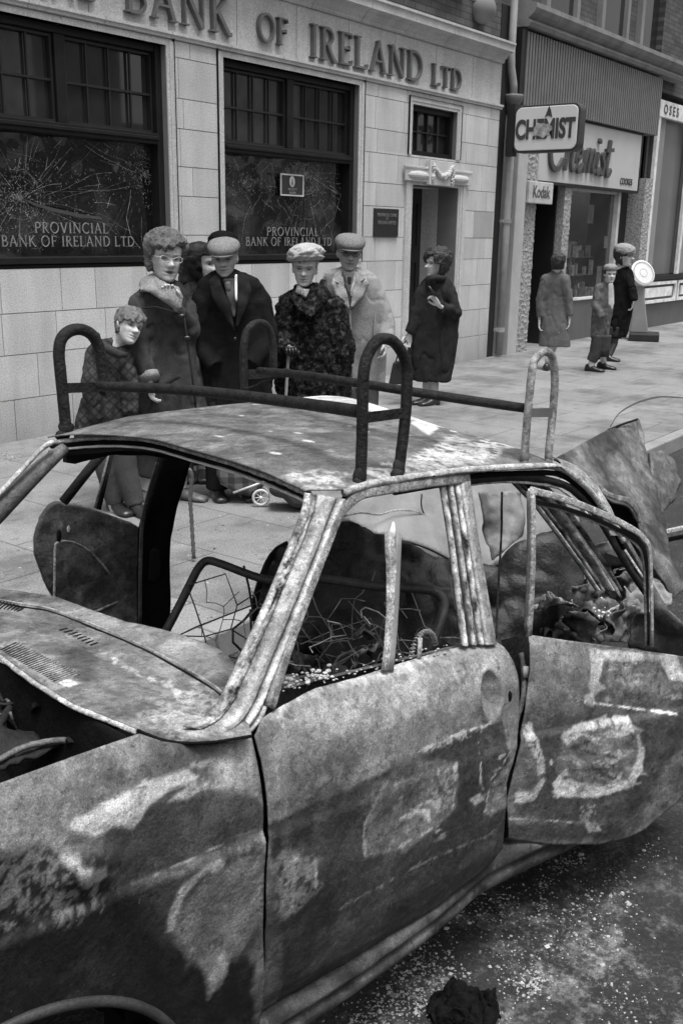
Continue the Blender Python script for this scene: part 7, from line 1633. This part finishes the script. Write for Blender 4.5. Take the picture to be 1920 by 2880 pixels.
for t, r in ((-.16, .10), (-.14, .20), (.06, .21), (.065, .225), (.10, .225), (.10, .20), (.11, .0)): R.append([tuple(np.array(c) + ax * t + (r_ * cos(k) + u_ * sin(k)) * r) for k in np.linspace(0, 2 * pi, 36, endpoint=False)])
q.rings(R, cap=False); hd_ = q.build('dial_drum', M_en, sc, True)
q = MB()
for r, w_ in ((.188, .004), (.07, .002)): q.tube([tuple(np.array(c) + ax * .112 + (r_ * cos(k) + u_ * sin(k)) * r) for k in np.linspace(0, 2 * pi, 37)], w_, 6)
for k in (): q.tube([tuple(np.array(c) + ax * .113 + (r_ * cos(k) + u_ * sin(k)) * rr) for rr in (.155, .18)], .003, 5)
q.build('dial_marks', mat('dial_ink', .22, .5), hd_)
# tartan shopping trolley lying by the feet
b = onz(572, 1150); fr = Frame((b[0], b[1])); tr = empty('shopping_trolley', (0, 0, 0), 'tartan shopping trolley bag on two small white-rimmed wheels', 'trolley'); mS = Matrix(fr.M.T.tolist()).to_4x4(); mS.translation = Vector(fr.o.tolist()); tr.matrix_world = mS; p = fr.p
def tartx(N, L, tc, mp, M_, R_, noise_, col):
    s = N.new('ShaderNodeSeparateXYZ'); L.new(tc.outputs['Object'], s.inputs[0]); r = col
    for ax_, k in (('X', 11), ('Z', 11)):
        a = M_('MULTIPLY', s.outputs[ax_], k); a = M_('FRACT', a, 0); r = M_('MULTIPLY', r, R_(M_('GREATER_THAN', a, .55), 0, 1, 1, .45)); b2 = M_('FRACT', M_('MULTIPLY', s.outputs[ax_], k * 1.0), 0); r = M_('ADD', r, M_('MULTIPLY', M_('COMPARE', b2, .3), .0)) if False else r
    return r
P8 = [p(498, 1066, -.1), p(590, 1090, -.1), p(588, 1150, -.1), p(500, 1118, -.1)]; q = MB(); R = []
for d in (-.1, .16): R.append([tuple(p(x, y, d)) for x, y in [(496, 1030), (604, 1040), (606, 1118), (574, 1142), (540, 1130), (506, 1112), (497, 1090)]])
q.rings(R); q.build('bag_body', mat('tartan_cloth', .12, .8, .2, 20, .2, 200, .2, extra=tartx), tr, bevel=.02)
q = MB(); q.tube([p(536, 1132, -.13), p(612, 1104, -.13)], .007, 8); q.tube([p(536, 1132, .17), p(612, 1104, .17)], .007, 8); q.build('trolley_frame', mat('bright_rod', .6, .3), tr, True)
for d, yy in ((-.16, 0), (.2, -8)):
    c = p(599, 1143 + yy, d); q = MB(); q.tube([tuple(c + np.array([.048 * cos(k), 0, .048 * sin(k)])) for k in np.linspace(0, 2 * pi, 29)], .009, 8)
    w_ = q.build('wheel', mat('tyre_grey', .5, .6), tr, True); q = MB()
    for k in range(8): q.tube([tuple(c), tuple(c + np.array([.045 * cos(k * pi / 4), 0, .045 * sin(k * pi / 4)]))], .0025, 5)
    q.ball(tuple(c), .012, 8, 6); q.build('spokes', mat('bright_rod', .6), w_, True)
# second bag, dark, behind the pillar
b = onz(690, 1168); fr = Frame((b[0], b[1])); p = fr.p; q = MB(); q.rings([[tuple(p(x, y, d)) for x, y in [(615, 1118), (650, 1110), (712, 1120), (722, 1150), (705, 1168), (672, 1166), (650, 1145), (622, 1138)]] for d in (-.12, .12)])
ob = q.build('shopping_bag', mat('dark_canvas', .03, .8, .4, 12), None, bevel=.03); place(ob, fr); tag(ob, 'slumped dark canvas bag on the pavement beside the tartan trolley', 'bag')
# crooked chain-like cable hanging behind the centre pillar
b = onz(447, 1290); fr = Frame((b[0] - .0, b[1])); p = fr.p; q = MB(); pts = [(418, 1085), (428, 1078), (437, 1080), (441, 1095), (439, 1120), (437, 1150), (440, 1190), (443, 1240), (446, 1290)]
P = [p(*a) for a in pts]; out = []
for a, b_ in zip(P[:-1], P[1:]):
    for k in range(6): out.append(a + (b_ - a) * k / 6)
q.tube(out, [.009 + .004 * (k % 2) for k in range(len(out))], 8); ob = q.build('crook_stick', mat('knotted_cane', .10, .7, .4, 30), None, True); place(ob, fr); tag(ob, 'knotted crook stick standing on the pavement behind the wreck', 'stick')
# ---- ash and glass scattered over the road and pavement
random.seed(33); db = MB()
def chip(x, y, z, s):
    a = random.uniform(0, pi); c, n_ = cos(a), sin(a); k = random.uniform(.4, 1); h = s * random.uniform(.3, .8)
    v = [(-s, -s * k), (s, -s * k * .7), (s * .8, s * k), (-s * .6, s * k * .8)]
    db.add([(x + c * i - n_ * j, y + n_ * i + c * j, z) for i, j in v] + [(x + .5 * (c * i - n_ * j), y + .5 * (n_ * i + c * j), z + h) for i, j in v], [(0, 1, 5, 4), (1, 2, 6, 5), (2, 3, 7, 6), (3, 0, 4, 7), (4, 5, 6, 7)])
clus = [(1290, 1985, 28, 120), (1320, 1975, 24, 90), (1245, 2030, 18, 90), (1250, 2075, 22, 90), (1150, 2080, 60, 330), (1060, 2100, 60, 260), (980, 2190, 50, 190), (930, 2220, 60, 240), (960, 2290, 70, 520), (1020, 2250, 60, 330), (880, 2320, 60, 330), (1230, 2260, 40, 280), (1200, 2255, 40, 150), (1180, 2180, 70, 160), (1330, 2080, 60, 120), (1400, 2150, 80, 160), (1120, 2350, 80, 200), (1420, 2040, 60, 110), (1500, 1960, 60, 80), (1270, 2130, 100, 200), (840, 2350, 60, 200), (1440, 2290, 80, 120)]
for x, y, r, n_ in clus:
    for k in range(int(n_ * 2.4)):
        a = random.gauss(0, r * .6), random.gauss(0, r * .45); w_ = onz(x + a[0], y + a[1], -.12); chip(w_[0], w_[1], -.122, abs(random.gauss(0, .0019)) + .0009)
for k in range(5000):
    w_ = onz(random.uniform(620, 1600), random.uniform(1820, 2400), -.12); chip(w_[0], w_[1], -.122, abs(random.gauss(0, .0012)) + .0007)
for x, y, r, n_ in clus:
    for k in range(int(n_ / 9)):
        a = random.gauss(0, r * .5), random.gauss(0, r * .38); w_ = onz(x + a[0], y + a[1], -.12); chip(w_[0], w_[1], -.121, abs(random.gauss(.001, .003)) + .0015)
tag(db.build('ash_litter', mat('ash_litter', .33, .8, .4, 200, .2, 300, 0, island=.5), fix=False), kind='stuff')
db = MB()
for k in range(500):
    w_ = onz(random.uniform(0, 800), random.uniform(1180, 1420), 0); chip(w_[0], w_[1], -.001, abs(random.gauss(0, .004)) + .002)
for k in range(120): w_ = onz(random.gauss(20, 25), random.gauss(1050, 8), 0); chip(w_[0], w_[1], -.001, .006)
tag(db.build('pavement_litter', mat('litter_mixed', .2, .9, .4, 60, .2, 300, 0, island=.9), fix=False), kind='stuff')
# charred rag on the road
b = onz(1075, 2320, -.12); q = MB(); q.ball((b[0], b[1], -.105), (.10, .075, .018), 110, 70)
q.v = [tuple(Vector(v) + .045 * noise.noise_vector(Vector(v) * 14) + Vector((0, 0, .04 * (abs(noise.noise(Vector(v) * 30)) ** .6) - .015)) + .006 * noise.noise_vector(Vector(v) * 110)) for v in q.v]
rg = q.build('charred_rag', M_void, None, True); tag(rg, 'crumpled charred rag lying on the ash-strewn road beside the car', 'rag')
for o in list(scene.objects):
    for k in ('_w', '_f'):
        if k in o: del o[k]
